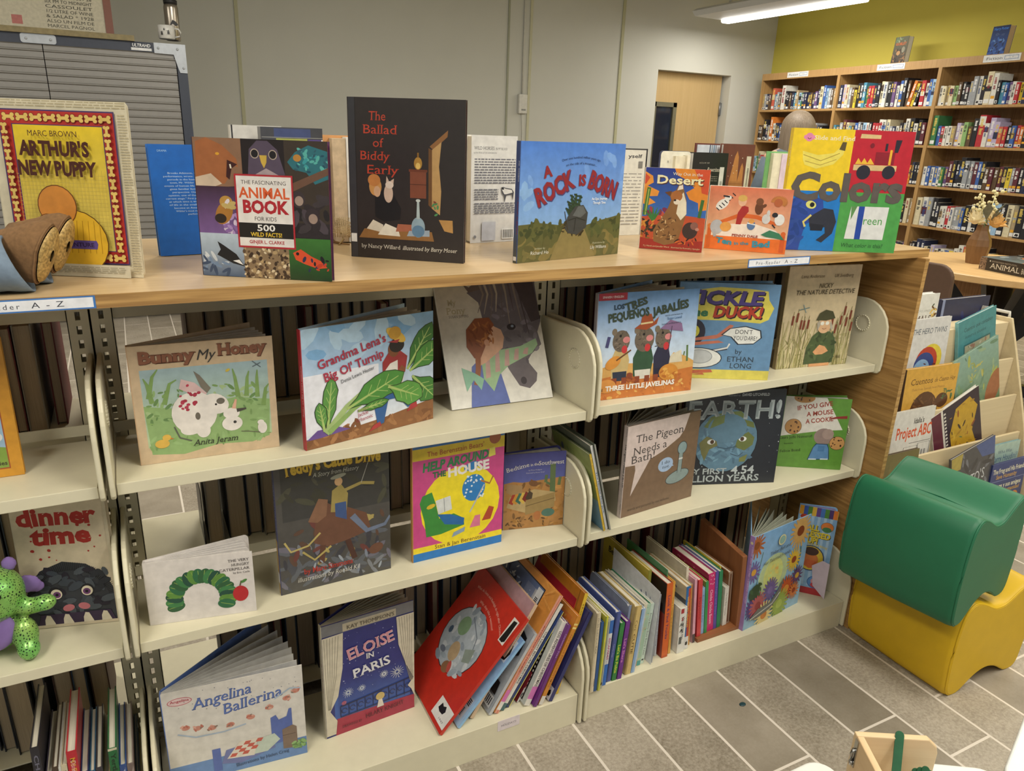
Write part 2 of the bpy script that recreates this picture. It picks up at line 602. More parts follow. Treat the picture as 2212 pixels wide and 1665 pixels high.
# door set back in its opening
d = bpy.data.objects.new('door_1', None); COL.objects.link(d); d['kind'] = 'structure'
d.location = (DX0, WALL_Y + 0.12, 0)
lw = DX1 - DX0
b = MB()
wx0, wx1, wz0, wz1 = 0.05, 0.40, 0.75, 1.77
b.box(0, 0, 0, wx0, 0.045, DZ - 0.003); b.box(wx1, 0, 0, lw - 0.03, 0.045, DZ - 0.003)
b.box(wx0, 0, 0, wx1, 0.045, wz0); b.box(wx0, 0, wz1, wx1, 0.045, DZ - 0.003)
p = b.build('door_leaf', wood_mat('maple_door', '#b69a6a', '#c8ad7e', 'z', 0.5, 0.5, contrast=1.2), d)
p['kind'] = 'structure'
b = MB()
for q in ((wx0, wz0, wx0 + 0.05, wz1), (wx1 - 0.05, wz0, wx1, wz1), (wx0, wz1 - 0.05, wx1, wz1), (wx0, wz0, wx1, wz0 + 0.05)):
    b.box(q[0], -0.012, q[1], q[2], 0.05, q[3])
p = b.build('window_frame', mat('#6f6c58', 0.5), d); p['kind'] = 'structure'
b = MB(); b.box(wx0 + 0.04, 0.015, wz0 + 0.04, wx1 - 0.04, 0.022, wz1 - 0.04)
gm, gnt, gb = node_mat('dark_wired_glass')
gb.inputs['Base Color'].default_value = lin('#2a3140'); gb.inputs['Roughness'].default_value = 0.08
gb.inputs['Transmission Weight'].default_value = 0.25
p = b.build('window_pane', gm, d); p['kind'] = 'structure'
b = MB()
b.box(lw - 0.035, -0.012, 1.66, lw + 0.0, 0.01, 1.80); b.tube([(lw - 0.03, -0.014, 1.655), (lw - 0.03, -0.014, 1.805)], 0.011)
p = b.build('door_hinge', mat('#8d8f94', 0.35, 0.8), d); p['kind'] = 'structure'
b = MB(); b.box(DX0 - 0.4, WALL_Y + 0.9, 0, DX1 + 0.4, WALL_Y + 0.95, 2.6)
struct('wall_corridor', b, mat('#4c5058', 0.9))

# ================================================================ pendant lamps: the one in view and the others of the room
emis, ent, eb = node_mat('lamp_tube')
eb.inputs['Base Color'].default_value = (1, 1, 1, 1)
eb.inputs['Emission Color'].default_value = (1, 0.97, 0.9, 1)
eb.inputs['Emission Strength'].default_value = 9.0
def pendant(x, y, z, label, ln=1.5, power=1.0):
    t = empty('pendant_light', label, 'lamp', (x, y, z), (0, 0, 0), 'linear pendant lamps')
    b = MB()
    b.prism([(-0.44, 0.045), (-0.40, 0.0), (-0.05, -0.005), (-0.03, 0.015), (0.06, 0.015), (0.08, -0.005), (0.12, 0.0), (0.16, 0.05), (0.1, 0.075), (-0.38, 0.075)], -ln / 2, ln / 2, 'y')
    b.build('housing', mat('#c5c7c9', 0.45, noise=0.01), t)
    b = MB(); b.prism(rrect(-0.05, -0.035, 0.075, 0.016, 0.02, 4), -ln / 2 + 0.12, ln / 2 - 0.02, 'y', smooth=True)
    b.build('lamp_tube', emis, t)
    for yy in (-ln / 2 + 0.3, ln / 2 - 0.3):
        b = MB(); b.tube([(-0.2, yy, 0.07), (-0.2, yy, 3.3 - z)], 0.012)
        b.build('suspension_rod', mat('#e8e8e6', 0.4), t)
    l = bpy.data.lights.new('lamp_glow', 'AREA')
    l.shape = 'RECTANGLE'; l.size = 0.5; l.size_y = ln
    l.energy = LAMP_POWER * power; l.color = LAMP_COL
    lo = bpy.data.objects.new('lamp_glow', l); COL.objects.link(lo); lo.parent = t
    lo.location = (0, 0, -0.05)
    return t
pendant(5.19, 4.75, 2.6, 'long white pendant lamp with a lit tube hanging before the yellow wall', 1.9, 0.9)
for i, (x, y, w) in enumerate(((2.5, 2.3, 'over the far aisle behind the shelves'), (-0.1, 2.3, 'over the aisle behind the metal shelves'), (-2.7, 2.3, 'over the far left aisle'), (4.2, 0.6, 'over the round table'), (2.3, -1.3, 'over the reading corner'), (0.3, -1.5, 'over the open floor before the shelves'), (-1.9, -1.5, 'over the floor at the left'))):
    pendant(x, y, 2.85, 'long white pendant lamp ' + w, 1.6)

# ================================================================ oak bookcases along the yellow wall
CN = {'k': ('#1d1d24', 'black'), 'w': ('#dadad4', 'white'), 'c': ('#d6cdae', 'cream'), 'b': ('#3c63ad', 'blue'), 'n': ('#262d4c', 'navy'), 'r': ('#b5303a', 'red'),
      'm': ('#5b2633', 'maroon'), 'g': ('#3c7a4b', 'green'), 'G': ('#8cb474', 'light green'), 'o': ('#d1792c', 'orange'), 'y': ('#d8c23c', 'yellow'), 's': ('#9a9fa6', 'grey'),
      't': ('#4d8fae', 'teal'), 'p': ('#6b5183', 'purple'), 'd': ('#5b4733', 'brown'), 'q': ('#a99776', 'tan'), 'l': ('#9bbfe0', 'pale blue'), 'v': ('#b6acce', 'lilac'), 'e': ('#c8604c', 'salmon')}
ORD = 'zeroth first second third fourth fifth sixth seventh eighth ninth tenth eleventh twelfth thirteenth fourteenth fifteenth sixteenth seventeenth eighteenth nineteenth twentieth'.split()
def ordinal(n):
    if n <= 20:
        return ORD[n]
    return ('twenty-' if n < 30 else 'thirty-') + ORD[n % 10] if n % 10 else 'thirtieth'
BAYW = 1.2175
SHZ = [1.73, 1.385, 1.025, 0.66, 0.30, 0.02]
CASE = ['left-hand', 'middle', 'right-hand']
for k in range(3):
    t = empty('oak_bookcase', CASE[k] + ' oak bookcase full of fiction against the yellow wall', 'bookcase', BK0 + BKD * (BAYW * k), (0, 0, BKROT), 'oak bookcases along the yellow wall')
    W_ = BAYW
    for x in (0.0, W_ - 0.018):
        b = MB(); b.box(x, 0, 0, x + 0.018, 0.29, 2.13); b.build('side_panel', OAK_CASE, t)
    b = MB(); b.box(0.018, 0.27, 0.02, W_ - 0.018, 0.285, 2.12); b.build('back_panel', wood_mat('oak_back', '#7a5a36', '#96714a', 'z', 1, 0.6), t) if k == 0 else b.build('back_panel', bpy.data.materials['oak_back'], t)
    b = MB(); b.box(0.018, 0, 2.058, W_ - 0.018, 0.02, 2.13); b.box(0.018, 0.02, 2.108, W_ - 0.018, 0.27, 2.128)
    b.build('top_board', OAK_TOP if k == 9 else OAK_CASE, t)
    for z in SHZ:
        b = MB(); b.box(0.018, 0.004, z - 0.022, W_ - 0.018, 0.27, z); b.build('shelf', OAK_EDGE if k == 9 else OAK_CASE, t)
    sx = (0.43, 0.49, 0.41)[k]
    b = MB(); b.box(sx, -0.003, 2.07, sx + 0.33, 0.0, 2.125, '#dfe2e6')
    art(b, [('t', 'Fiction', 0.08, 0.3, 0.42, '#2c3038', {'a': 'l', 'w': 0.45}), ('r', 0.58, 0.25, 0.95, 0.78, '#4b74b0'), ('r', 0.592, 0.31, 0.938, 0.72, '#dfe2e6'),
            ('t', ('A - D', 'E - L', 'L - P')[k], 0.765, 0.42, 0.2, '#5a6470')], 0.33, 0.055, (sx, -0.003, 2.07))
    b.build('sign', MATTE, t)
ROWS = {
 (0, 0): 'q1 s1 n1 d1 e3 t1 s2 d1 w4 k2 k1 d1 n1 t1 q2 l1 g1 n1 n1 n1 d1 n1 p1 n2 c3 b3 l2 s2 d2 q2',
 (0, 1): 'k1 d1 k3 n1 s1 o4 w2 n2 n1 b1 y2 s3 v3 n1 k1 w1 n1 q1 s1 n1 k1 d1 b1 s2 n1 k1',
 (0, 2): 'l1 g1 c3 r2 w1 s1 d1 k1 q1 n1 b1 k2', (0, 3): 'w1 d1 k2 n1 s1 q1 k1',
 (1, 0): 'n3 v3 c3 s2 d2 y1 k3 k3 t3 g2 r2 r2 n2 k3 c3 w3 k3 k3 p3 w2 b3 k4 d3 o/3 y/2 k/2 r3 w2 b3 l3 o2',
 (1, 1): 't1 k1 s2 m3 c2 t1 d1 b2 s2 k2 l2 w2 k2 r2 r2 w3 w3 c3 s1 n1 w1 k2 s2 w3 k3 w2 k3 m2',
 (1, 2): 'k1 w1 n1 r1 s1 k1 q1 d1 b1 k1 w1 n1 m1 k1 w1 o1 n2 k2 k2', (1, 3): 'd1 k1 m1 n1 s1 c2 q1 n1 k1 c3 q3', (1, 4): 'm1 n1 k1 p1',
 (2, 0): 'w1 c1 q1 c1 G1 d2 k2 k1 s2 s3 w3 k3 c4 w4 k2 t1 b1 p1 w1 r1 y1 n1 n2 n2 c4 c4 r3 w2 s2 k2 w3',
 (2, 1): 'g4 b1 r1 w1 w1 q1 v2 c1 G2 d1 k3 r4 w2 v3 v2 e1 r1 k1 b1 r1 o1 k1 q2 k4 k4 c3 r3',
 (2, 2): 'w1 b1 w1 b1 w1 g1 p1 m3 k3 k3 k4 s3 s3 m3 b3 k3 d2 m2 d2 m2 k2 y2 s2 m2 k2 n2 b2 e2 c2 g2 k2',
 (2, 3): 'c4 w4 s4 k4 k3 w2 w2 r2 w2 s2 s2 b2 k3 w3 k3 k3 q3 l4 l4 k4 c4 q3 k4 k4 k4',
 (2, 4): 'd2 k2 n3 n3 c1 k1 v2 w1 k1 w1 b1 y1 w2 w3 e3 k1 w1 k1 k3 y2 m1 m1 m1 y1 s1 n1 r1 k3 k3'}
HT = {1: 0.172, 2: 0.2, 3: 0.232, 4: 0.262}
rnd = random.Random(5)
LEVEL = ['top', 'second', 'third', 'fourth', 'fifth']
for (k, s), seq in ROWS.items():
    root = BK0 + BKD * (BAYW * k)
    toks = seq.split()
    ws = [rnd.uniform(0.85, 1.2) * (0.045 if q[1] == '4' else 0.036 if q[-1] == '3' else 0.031) for q in toks]
    full = s < 2 or k == 2
    f = min(1.25, (BAYW - 0.06 - 0.012 * len(toks) * 0) / sum(ws)) if full else 1.0
    x = 0.024
    if (k, s) in ((1, 2), (1, 3), (1, 4)):
        x = BAYW - 0.03 - sum(ws)
    for i, (q, w) in enumerate(zip(toks, ws)):
        w *= f
        c, cn = CN[q[0]]
        h = HT[int(q[-1])] * rnd.uniform(0.96, 1.04)
        lean = R(13) if '/' in q else R(rnd.uniform(-0.4, 0.4))
        dp = rnd.uniform(0.12, 0.16) if q[-1] in '12' else 0.17
        y0 = rnd.uniform(0.012, 0.03)
        b = MB()
        b.box(0.0015, 0, 0, w - 0.0015, dp, h, c)
        cc = '#d9d2c0'
        b.face([(0.003, 0.003, h + 0.0002), (w - 0.003, 0.003, h + 0.0002), (w - 0.003, dp - 0.003, h + 0.0002), (0.003, dp - 0.003, h + 0.0002)], cc)
        lc = '#e8e8e8' if cn not in ('white', 'cream', 'yellow', 'pale blue', 'light green') else rnd.choice(['#24242c', '#8a2630', '#28407a'])
        lc = rnd.choice([lc, lc, '#d8c060' if lc[1] == 'e' else '#3a2a20'])
        W_ = w - 0.003
        ops = []
        if rnd.random() < 0.35:
            c2 = CN[rnd.choice('kwnrcbsmqd')][0]
            a0 = rnd.uniform(0.3, 0.75); ops.append(('r', 0, a0, 1, min(0.97, a0 + rnd.uniform(0.1, 0.3)), c2))
        n = rnd.randint(6, 13); y = rnd.uniform(0.86, 0.92)
        for j in range(n):          # lettering down the spine
            hh = rnd.uniform(0.018, 0.04)
            ops.append(('r', 0.24, y - hh, rnd.uniform(0.6, 0.78), y, lc)); y -= hh + 0.012
            if j == n // 2:
                y -= 0.05
            if y < 0.3:
                break
        if rnd.random() < 0.8:
            ops.append(('r', 0.06, 0.05, 0.94, 0.17, '#e4e6e8'))
            if rnd.random() < 0.5:
                ops.append(('p', [(0.2, 0.08), (0.75, 0.06), (0.85, 0.13), (0.4, 0.15)], '#16161a') if rnd.random() < 0.6 else ('r', 0.25, 0.08, 0.75, 0.14, '#8d949c'))
        if rnd.random() < 0.15:
            ops.append(('r', 0.12, 0.19, 0.88, 0.28, '#e0a52e'))
        art(b, ops, W_, h, (0.0015, -0.0001, 0), step=5e-5)
        o = b.build('novel', MATTE)
        o.location = root + BKD * x + BKN * y0 + Vector((0, 0, SHZ[s] + 0.0006 + max(0.0, w * math.sin(lean))))
        o.rotation_euler = (0, lean, BKROT)
        nm = '%s book, %s from the left on the %s shelf of the %s oak bookcase' % (cn, ordinal(i + 1), LEVEL[s], CASE[k])
        if full is False and k == 1:
            nm = '%s book, %s from the right on the %s shelf of the %s oak bookcase' % (cn, ordinal(len(toks) - i), LEVEL[s], CASE[k])
        tag(o, nm, 'novel', 'fiction on the oak bookcases')
        x += w + (0.035 if '/' in q and (i + 1 == len(toks) or '/' not in toks[i + 1]) else 0.0005)

# two display books standing on top of the bookcases
def case_book(u, w, h, th, cover, ops, label, pages):
    t = empty('book', label, 'book', BK0 + BKD * u + BKN * 0.03 + Vector((0, 0, 2.13)), (R(-4), 0, BKROT - R(6)))
    b = MB(); b.box(0, 0, 0, w, 0.002, h, cover); b.box(0, th - 0.002, 0, w, th, h, cover); b.box(-0.0015, 0, 0, 0.0005, th, h, cover)
    art(b, ops, w, h, (0, 0, 0), step=6e-5)
    b.build('cover', MATTE, t)
    b = MB(); b.box(0.001, 0.002, 0.003, w - 0.002, th - 0.002, h - 0.003); b.build('pages', pages, t)
case_book(1.83, 0.17, 0.235, 0.055, '#4a4238', [('g', 0, 0, 1, 1, '#3a3030', '#6a6a58'), ('sc', 40, 0, 0, 1, 0.5, 0.05, 0.12, ['#5a4a3a', '#2c2a2c', '#8a6a4c', '#463a34'], 3),
    ('sc', 14, 0.1, 0.78, 0.9, 0.98, 0.05, 0.1, ['#6d8a6c', '#98a088'], 4), ('t', 'GOBLET', 0.5, 0.68, 0.1, '#c96a3c', {'w': 0.8, 'f': 'b'}), ('e', 0.42, 0.38, 0.14, 0.12, '#b08860'), ('e', 0.75, 0.5, 0.12, 0.16, '#8a8878')],
    'thick paperback with a brown cover, standing on top of the middle oak bookcase', PAGES_W)
case_book(2.84, 0.165, 0.225, 0.06, '#26448c', [('g', 0, 0, 1, 1, '#2c56a8', '#20305c'), ('sc', 46, 0, 0, 1, 0.6, 0.05, 0.13, ['#3a68b8', '#23407e', '#5c86c8', '#1c2c56'], 8),
    ('t', 'Harry Potter', 0.5, 0.86, 0.09, '#3f84e8', {'w': 0.85, 'f': 'b'}), ('sc', 10, 0.2, 0.66, 0.8, 0.76, 0.03, 0.07, ['#44588a'], 9)],
    'thick paperback with a blue cover, standing on top of the right-hand oak bookcase', PAGES_T)

# ================================================================ rolling steel cabinet by the white wall, with what stands on it
CY = 4.6
t = empty('rolling_cabinet', 'grey steel cabinet with ribbed doors and a dark frame before the white wall', 'cabinet', (-0.345, CY, 0))
FR = mat('#3b4150', 0.45, name='dark_cabinet_enamel')
b = MB()
b.box(-1.64, 0.0, 0.13, -1.58, 0.55, 1.833); b.box(-0.06, 0.0, 0.13, 0.0, 0.55, 1.833)
b.box(-1.58, 0.0, 1.775, -0.06, 0.55, 1.833); b.box(-1.58, 0.0, 0.13, -0.06, 0.55, 0.19); b.box(-1.58, 0.53, 0.19, -0.06, 0.55, 1.775)
b.build('frame', FR, t)
RIB = mat('#8f8d8a', 0.42, 0.35, noise=0.03, name='ribbed_steel_door')
for x0, x1 in ((-1.575, -0.822), (-0.817, -0.065)):
    b = MB()
    pr = []
    z = 0.2
    while z < 1.765:
        pr += [(0.012, z), (0.012, z + 0.03), (0.002, z + 0.036), (0.002, z + 0.040)]
        z += 0.0455
    pr += [(0.012, 1.77), (0.03, 1.77), (0.03, 0.2)]
    b.prism(pr, x0, x1, 'x')
    b.build('door', RIB, t)
b = MB()
CP = mat('#b6bcc4', 0.4, 0.4, name='corner_plate')
b.prism([(-0.19, 1.835), (0.0, 1.835), (0.0, 1.66), (-0.045, 1.66), (-0.058, 1.70), (-0.075, 1.77), (-0.19, 1.772)], -0.006, -0.001, 'y')
for x, z in ((-0.165, 1.803), (-0.05, 1.803), (-0.022, 1.69)):
    b.ball((x, -0.006, z), 0.008, n=8, m=6)
b.build('corner_plate', CP, t)
b = MB(); b.prism(rrect(-0.93, 1.778, -0.74, 1.832, 0.015), -0.006, -0.001, 'y')
for x in (-0.9, -0.77):
    b.ball((x, -0.006, 1.803), 0.008, n=8, m=6)
b.build('corner_plate', CP, t)
b = MB(); b.box(-0.325, -0.003, 1.778, -0.205, 0.0, 1.83, '#3b4150')
art(b, [('t', 'ULTRAHD', 0.5, 0.48, 0.36, '#e9ebee', {'w': 0.9, 'f': 'b', 'sh': 0.15}), ('r', 0.0, 0.05, 1, 0.36, '#dfe2e6')], 0.12, 0.052, (-0.325, -0.003, 1.778), step=2e-4)
b.build('badge', MATTE, t)
b = MB(); b.box(-1.66, -0.02, 1.833, -0.30, 0.5, 1.866); b.build('wooden_top', mat('#867a58', 0.6, noise=0.15), t)
for x in (-1.55, -0.1):
    for y in (0.06, 0.48):
        b = MB(); b.prism([(0.055 * math.cos(q * 0.3927), 0.06 + 0.058 * math.sin(q * 0.3927)) for q in range(16)], x - 0.016, x + 0.016, 'x', smooth=True, M=Matrix.Translation((0, y, 0)))
        b.box(x - 0.03, y - 0.03, 0.1, x + 0.03, y + 0.03, 0.131)
        b.build('caster', mat('#d9dad8', 0.5), t)
# framed print leaning on the wall side of the cabinet top
t = empty('framed_print', 'framed text print in a reddish frame standing on the grey cabinet', 'picture', (-1.46, CY + 0.17, 1.866), (R(-7), 0, 0))
b = MB(); b.box(0.66, -0.012, 0, 0.705, 0.015, 0.9); b.box(0, -0.012, 0, 0.03, 0.015, 0.9); b.box(0, -0.012, 0.87, 0.7, 0.015, 0.9)
b.build('frame', mat('#7d4c3e', 0.5), t)
b = MB(); b.box(0.03, -0.004, 0.0, 0.66, 0.01, 0.87, '#c2bca8')
LN = ['MARCEL PAGNOL', 'ALSO UN FILM DE', '& SALAD * 1928', '1/2 LITRE OF WINE', 'CASSOULET', 'SIX PM TO MIDNIGHT', 'FRIDAY AUGUST 28']
art(b, [('r', 0.18, 0.035, 0.27, 0.095, '#b4716c')] + [('t', s, 0.9, 0.03 + 0.033 * i, 0.022, '#45453e', {'a': 'r', 'w': 0.42}) for i, s in enumerate(LN)], 0.63, 0.87, (0.03, -0.004, 0), step=2e-4)
b.build('print', MATTE, t)
# water bottle and mug
t = empty('water_bottle', 'steel water bottle with a black cap behind the white mug', 'bottle', (-0.40, CY + 0.13, 1.8655))
b = MB(); b.lathe([(0.043, 0), (0.045, 0.01), (0.045, 0.2), (0.04, 0.222)], 20); b.build('bottle_body', mat('#a49c92', 0.28, 0.85, noise=0.04), t)
b = MB(); b.prism([(-0.02, 0.09), (0.0, 0.125), (0.02, 0.115), (0.035, 0.095), (0.02, 0.09), (0.0, 0.1)], -0.0468, -0.0455, 'y'); b.build('mountain_emblem', BLACK, t)
b = MB(); b.lathe([(0.042, 0.222), (0.043, 0.245), (0.03, 0.252), (0.024, 0.256), (0.022, 0.285), (0.015, 0.288)], 20)
b.tube([(-0.02, 0, 0.27), (-0.06, 0, 0.262), (-0.09, 0, 0.285), (-0.12, -0.01, 0.29)], 0.004); b.build('cap', BLACK, t)
t = empty('mug', 'white mug printed with dark insects on the corner of the grey cabinet', 'mug', (-0.447, CY + 0.05, 1.8655))
b = MB(); b.lathe([(0.045, 0), (0.05, 0.005), (0.052, 0.08), (0.048, 0.083), (0.046, 0.078), (0.044, 0.01)], 22, '#d5d5d3')
for a, z, s in ((-125, 0.03, 1), (-108, 0.06, 0.6), (-80, 0.035, 1.1)):
    ca, sa = math.cos(R(a)), math.sin(R(a))
    art(b, [('e', 0.5, 0.45, 0.25, 0.35, '#3a3a3c'), ('e', 0.5, 0.85, 0.14, 0.14, '#2a2a2c'), ('s', [(0.1, 0.1), (0.5, 0.5), (0.9, 0.15)], 0.06, '#2a2a2c'), ('s', [(0.1, 0.9), (0.5, 0.5), (0.9, 0.9)], 0.06, '#2a2a2c')],
        0.026 * s, 0.03 * s, (0.053 * ca - 0.013 * s * -sa, 0.053 * sa - 0.013 * s * ca, z - 0.015), (-sa, ca, 0), (0, 0, 1), (ca, sa, 0), step=1e-4)
b.build('mug_body', GLOSS, t)
b = MB(); b.tube([(0.048, 0, 0.068), (0.075, 0, 0.066), (0.088, 0, 0.045), (0.08, 0, 0.022), (0.05, 0, 0.014)], 0.006); b.build('handle', mat('#d5d5d3', 0.3), t)
# ================================================================ the double-faced steel shelving under its wooden top
ZS = [0.7903, 0.483]            # shelf tops
ZB = 0.0852                     # base shelf
YC = 0.2846                     # middle of the unit
ZT = 1.1091                     # top of the wooden worktop
BAYS = [(-1.836, -0.914, 'left-hand'), (-0.914, 0.0083, 'middle'), (0.0083, 0.9216, 'right-hand')]
def plate_profile(z, base=False):
    """outline of a shelf end plate in (y, z), seen from the side"""
    if base:
        top, yf, zb, r = 0.232, -0.010, 0.004, 0.10
    else:
        top, yf, zb, r = z + 0.168, 0.034, z - 0.026, 0.085
    P = [(0.268, zb), (0.268, top - 0.006)]
    cy, cz = yf + r * 0.95, top - r
    for k in range(7):
        a = R(90 + 15 * k)
        P.append((cy + r * 0.95 * math.cos(a), cz + r * math.sin(a)))
    if not base:
        P += [(yf, z + 0.0), (yf + 0.002, zb + 0.010), (yf + 0.008, zb + 0.002), (yf + 0.02, zb)]
    else:
        P += [(yf, zb)]
    return P
for xl, xr, nm in BAYS:
    t = empty('metal_bookcase', nm + ' bay of the cream steel shelving under the wooden top', 'bookcase', (xl, 0, 0), group='bays of the steel shelving')
    W_ = xr - xl
    dz = 0.006 if nm == 'right-hand' else 0.0
    dz2 = 0.0037 if nm == 'right-hand' else 0.0
    # slotted posts
    for x0, sx in ((0.0, 0), (W_ - 0.036, 1)):
        b = MB()
        sl = 0.014 if sx == 0 else 0.014
        y0, y1 = YC - 0.018, YC + 0.018
        for yy0, yy1 in ((y0, y0 + 0.0015), (y1 - 0.0015, y1)):
            b.box(x0 + 0.0006, yy0, 0, x0 + sl, yy1, 1.088); b.box(x0 + sl + 0.008, yy0, 0, x0 + 0.036, yy1, 1.088)
            z = 0.012
            while z < 1.08:
                b.box(x0 + sl, yy0, z, x0 + sl + 0.008, yy1, min(z + 0.0105, 1.088)); z += 0.0254
        b.box(x0 + 0.0006, y0, 0, x0 + 0.002, y1, 1.088); b.box(x0 + 0.0345, y0, 0, x0 + 0.036, y1, 1.088)
        b.build('post', PUTTY_D, t)
    b = MB(); b.box(0.036, YC - 0.012, 1.012, W_ - 0.036, YC + 0.012, 1.072); b.build('top_rail', PUTTY_D, t)
    b = MB(); b.box(0.036, YC - 0.006, 0.0, W_ - 0.036, YC + 0.006, 0.03); b.build('bottom_rail', PUTTY_D, t)
    for side in (0, 1):
        for k, z0 in enumerate(ZS):
            z = z0 + (dz if k == 0 else dz2)
            b = MB()
            if side == 0:
                b.box(0.0135, 0.048, z - 0.0205, W_ - 0.0135, 0.050, z - 0.001); b.box(0.0135, 0.048, z - 0.0025, W_ - 0.0135, 0.262, z)
                b.box(0.0135, 0.260, z - 0.0205, W_ - 0.0135, 0.262, z - 0.001)
            else:
                b.box(0.0135, 0.309, z - 0.0025, W_ - 0.0135, 0.52, z); b.box(0.0135, 0.518, z - 0.0205, W_ - 0.0135, 0.52, z - 0.001); b.box(0.0135, 0.309, z - 0.0205, W_ - 0.0135, 0.311, z - 0.001)
            sh = b.build('shelf', PUTTY, t, bevel=0.0016)
            if side == 0:
                b = MB(); b.box(0.0135, 0.2565, z + 0.012, W_ - 0.0135, 0.259, z + 0.032); b.build('back_stop', PUTTY, sh)
            if side == 1 and nm != 'middle':
                continue
            for x in (0.0035, W_ - 0.0115):
                P = plate_profile(z)
                if side == 1:
                    P = [(2 * YC - y, zz) for y, zz in P]
                b = MB(); b.prism(P, x, x + 0.008, 'x')
                pl = b.build('end_plate', PUTTY, sh, bevel=0.003, seg=3)
                if side == 0:
                    ring = [(0.021 * math.cos(a * 0.314), 0.021 * math.sin(a * 0.314)) for a in range(20)]
                    b = MB()
                    for a in range(20):
                        p, q = ring[a], ring[(a + 1) % 20]
                        b.tube([(x + (-0.0002 if x > 0.1 else 0.0082), 0.112 + p[0], z + 0.100 + p[1]), (x + (-0.0002 if x > 0.1 else 0.0082), 0.112 + q[0], z + 0.100 + q[1])], 0.0022, 6)
                    b.build('embossed_ring', PUTTY, pl)
        # base shelf
        b = MB()
        if side == 0:
            b.box(0.0135, 0.0, 0.0, W_ - 0.0135, 0.002, ZB - 0.001); b.box(0.0135, 0.0, ZB - 0.003, W_ - 0.0135, 0.264, ZB); b.box(0.0135, 0.262, 0.0, W_ - 0.0135, 0.264, ZB - 0.001)
        else:
            b.box(0.0135, 0.568, 0.0, W_ - 0.0135, 0.57, ZB - 0.001); b.box(0.0135, 0.308, ZB - 0.003, W_ - 0.0135, 0.57, ZB)
        bs = b.build('base_shelf', PUTTY, t, bevel=0.0012)
        if side == 0:
            for x in (0.0035, W_ - 0.0115):
                b = MB(); b.prism(plate_profile(0, True), x, x + 0.008, 'x'); b.build('end_plate', PUTTY, bs, bevel=0.003, seg=3)
            if nm == 'middle':
                b = MB(); b.box(0.696, -0.0008, 0.059, 0.752, 0.0, 0.0865, '#dcd2d6')
                art(b, [('t', 'HOLIDAYS!', 0.5, 0.36, 0.22, '#55505a', {'w': 0.7, 'j': 4})], 0.056, 0.0275, (0.696, -0.0008, 0.059))
                b.build('label_strip', MATTE, bs)
            if nm == 'right-hand':
                b = MB(); b.lathe([(0.016, 0), (0.016, 0.003), (0.012, 0.005)], 16, M=Matrix.Translation((W_ - 0.0117, 0.12, 0.17)) @ Matrix.Rotation(R(-90), 4, 'Y'))
                b.build('bolt', CHROME, bs)
# wooden worktop over the three bays and the oak end panel
t = empty('wooden_worktop', 'long oak worktop over the steel shelving, carrying the displayed books', 'worktop', (0, 0, 0))
b = MB(); b.box(-1.87, 0.0, 1.0887, 0.962, 0.578, ZT)
for f, c in zip(range(6), (1, 0, 1, 1, 1, 1)):
    b.mi[f] = c
b.build('board', [OAK_TOP, OAK_EDGE], t)
def reader_strip(x0):
    w, h = 0.187, 0.0185
    b = MB(); b.box(x0, -0.0006, 1.0895, x0 + w, 0.0, 1.0895 + h, '#3f76ba')
    art(b, [('r', 0.012, 0.11, 0.985, 0.89, '#e6e8ee'), ('t', 'Pre-Reader', 0.12, 0.28, 0.40, '#3c3f4a', {'a': 'l', 'w': 0.40, 'sp': 0.2}), ('t', 'A - Z', 0.58, 0.28, 0.44, '#3c3f4a', {'a': 'l', 'w': 0.22, 'sp': 0.1})], w, h, (x0, -0.0006, 1.0895))
    b.build('label_strip', MATTE, t)
reader_strip(0.353); reader_strip(-1.077)
b = MB(); b.box(0.9222, -0.022, 0.0, 0.936, 0.592, 1.0885)
for f in (0, 1, 2, 4):
    b.mi[f] = 1
o = b.build('end_panel', [OAK_END, OAK_EDGE])
tag(o, 'oak panel closing the right end of the steel shelving', 'panel')
b = MB(); b.lathe([(0.004, 0.0), (0.004, 0.006)], 10, M=Matrix.Translation((0.898, 0.05, 1.0825)))
o = b.build('screw', BLACK); tag(o, 'black screw under the right end of the wooden top', 'screw')

# ---------------------------------------------------------------- books of the far side, their page edges towards us
def back_book_proto(w, h, dp, c, pg):
    t = empty('library_book', None, 'library book')
    b = MB(); b.box(0, 0, 0, 0.0022, dp, h, c); b.box(w - 0.0022, 0, 0, w, dp, h, c); b.box(0, dp - 0.002, 0, w, dp, h, c)
    b.build('cover', MATTE, t)
    b = MB(); b.box(0.0022, 0.004, 0.003, w - 0.0022, dp - 0.002, h - 0.003); b.build('pages', pg, t)
    return t
rnd = random.Random(11)
# thickness of these books runs along x, so the page lines do too
PG_X = page_mat('page_edges_dusty', '#b7a488')
for n in PG_X.node_tree.nodes:
    if n.type == 'MAPPING':
        n.inputs['Scale'].default_value = (1800, 20, 14)
PROTO = [back_book_proto(w, h, 0.16, c, PG_X) for w, h, c in ((0.022, 0.23, '#2a2c34'), (0.034, 0.215, '#4a3428'), (0.028, 0.235, '#3c4450'), (0.04, 0.225, '#1c1c20'), (0.018, 0.2, '#6a2a2a'), (0.03, 0.205, '#8a8478'), (0.025, 0.24, '#283a52'))]
PW = [0.022, 0.034, 0.028, 0.04, 0.018, 0.03, 0.025]
used = set()
def place_back(p, x, z, label):
    src = PROTO[p]
    if p not in used:
        used.add(p); r = src
    else:
        r = src.copy(); COL.objects.link(r)
        for ch in src.children:
            c = ch.copy(); COL.objects.link(c); c.parent = r
    r.location = (x, 0.345 + rnd.uniform(-0.012, 0.02), z + 0.0005)
    r.rotation_euler = (0, R(rnd.uniform(-1.0, 0)), 0)
    tag(r, label, 'library book', 'books on the far side of the shelving')
LV = ['upper', 'middle', 'bottom']
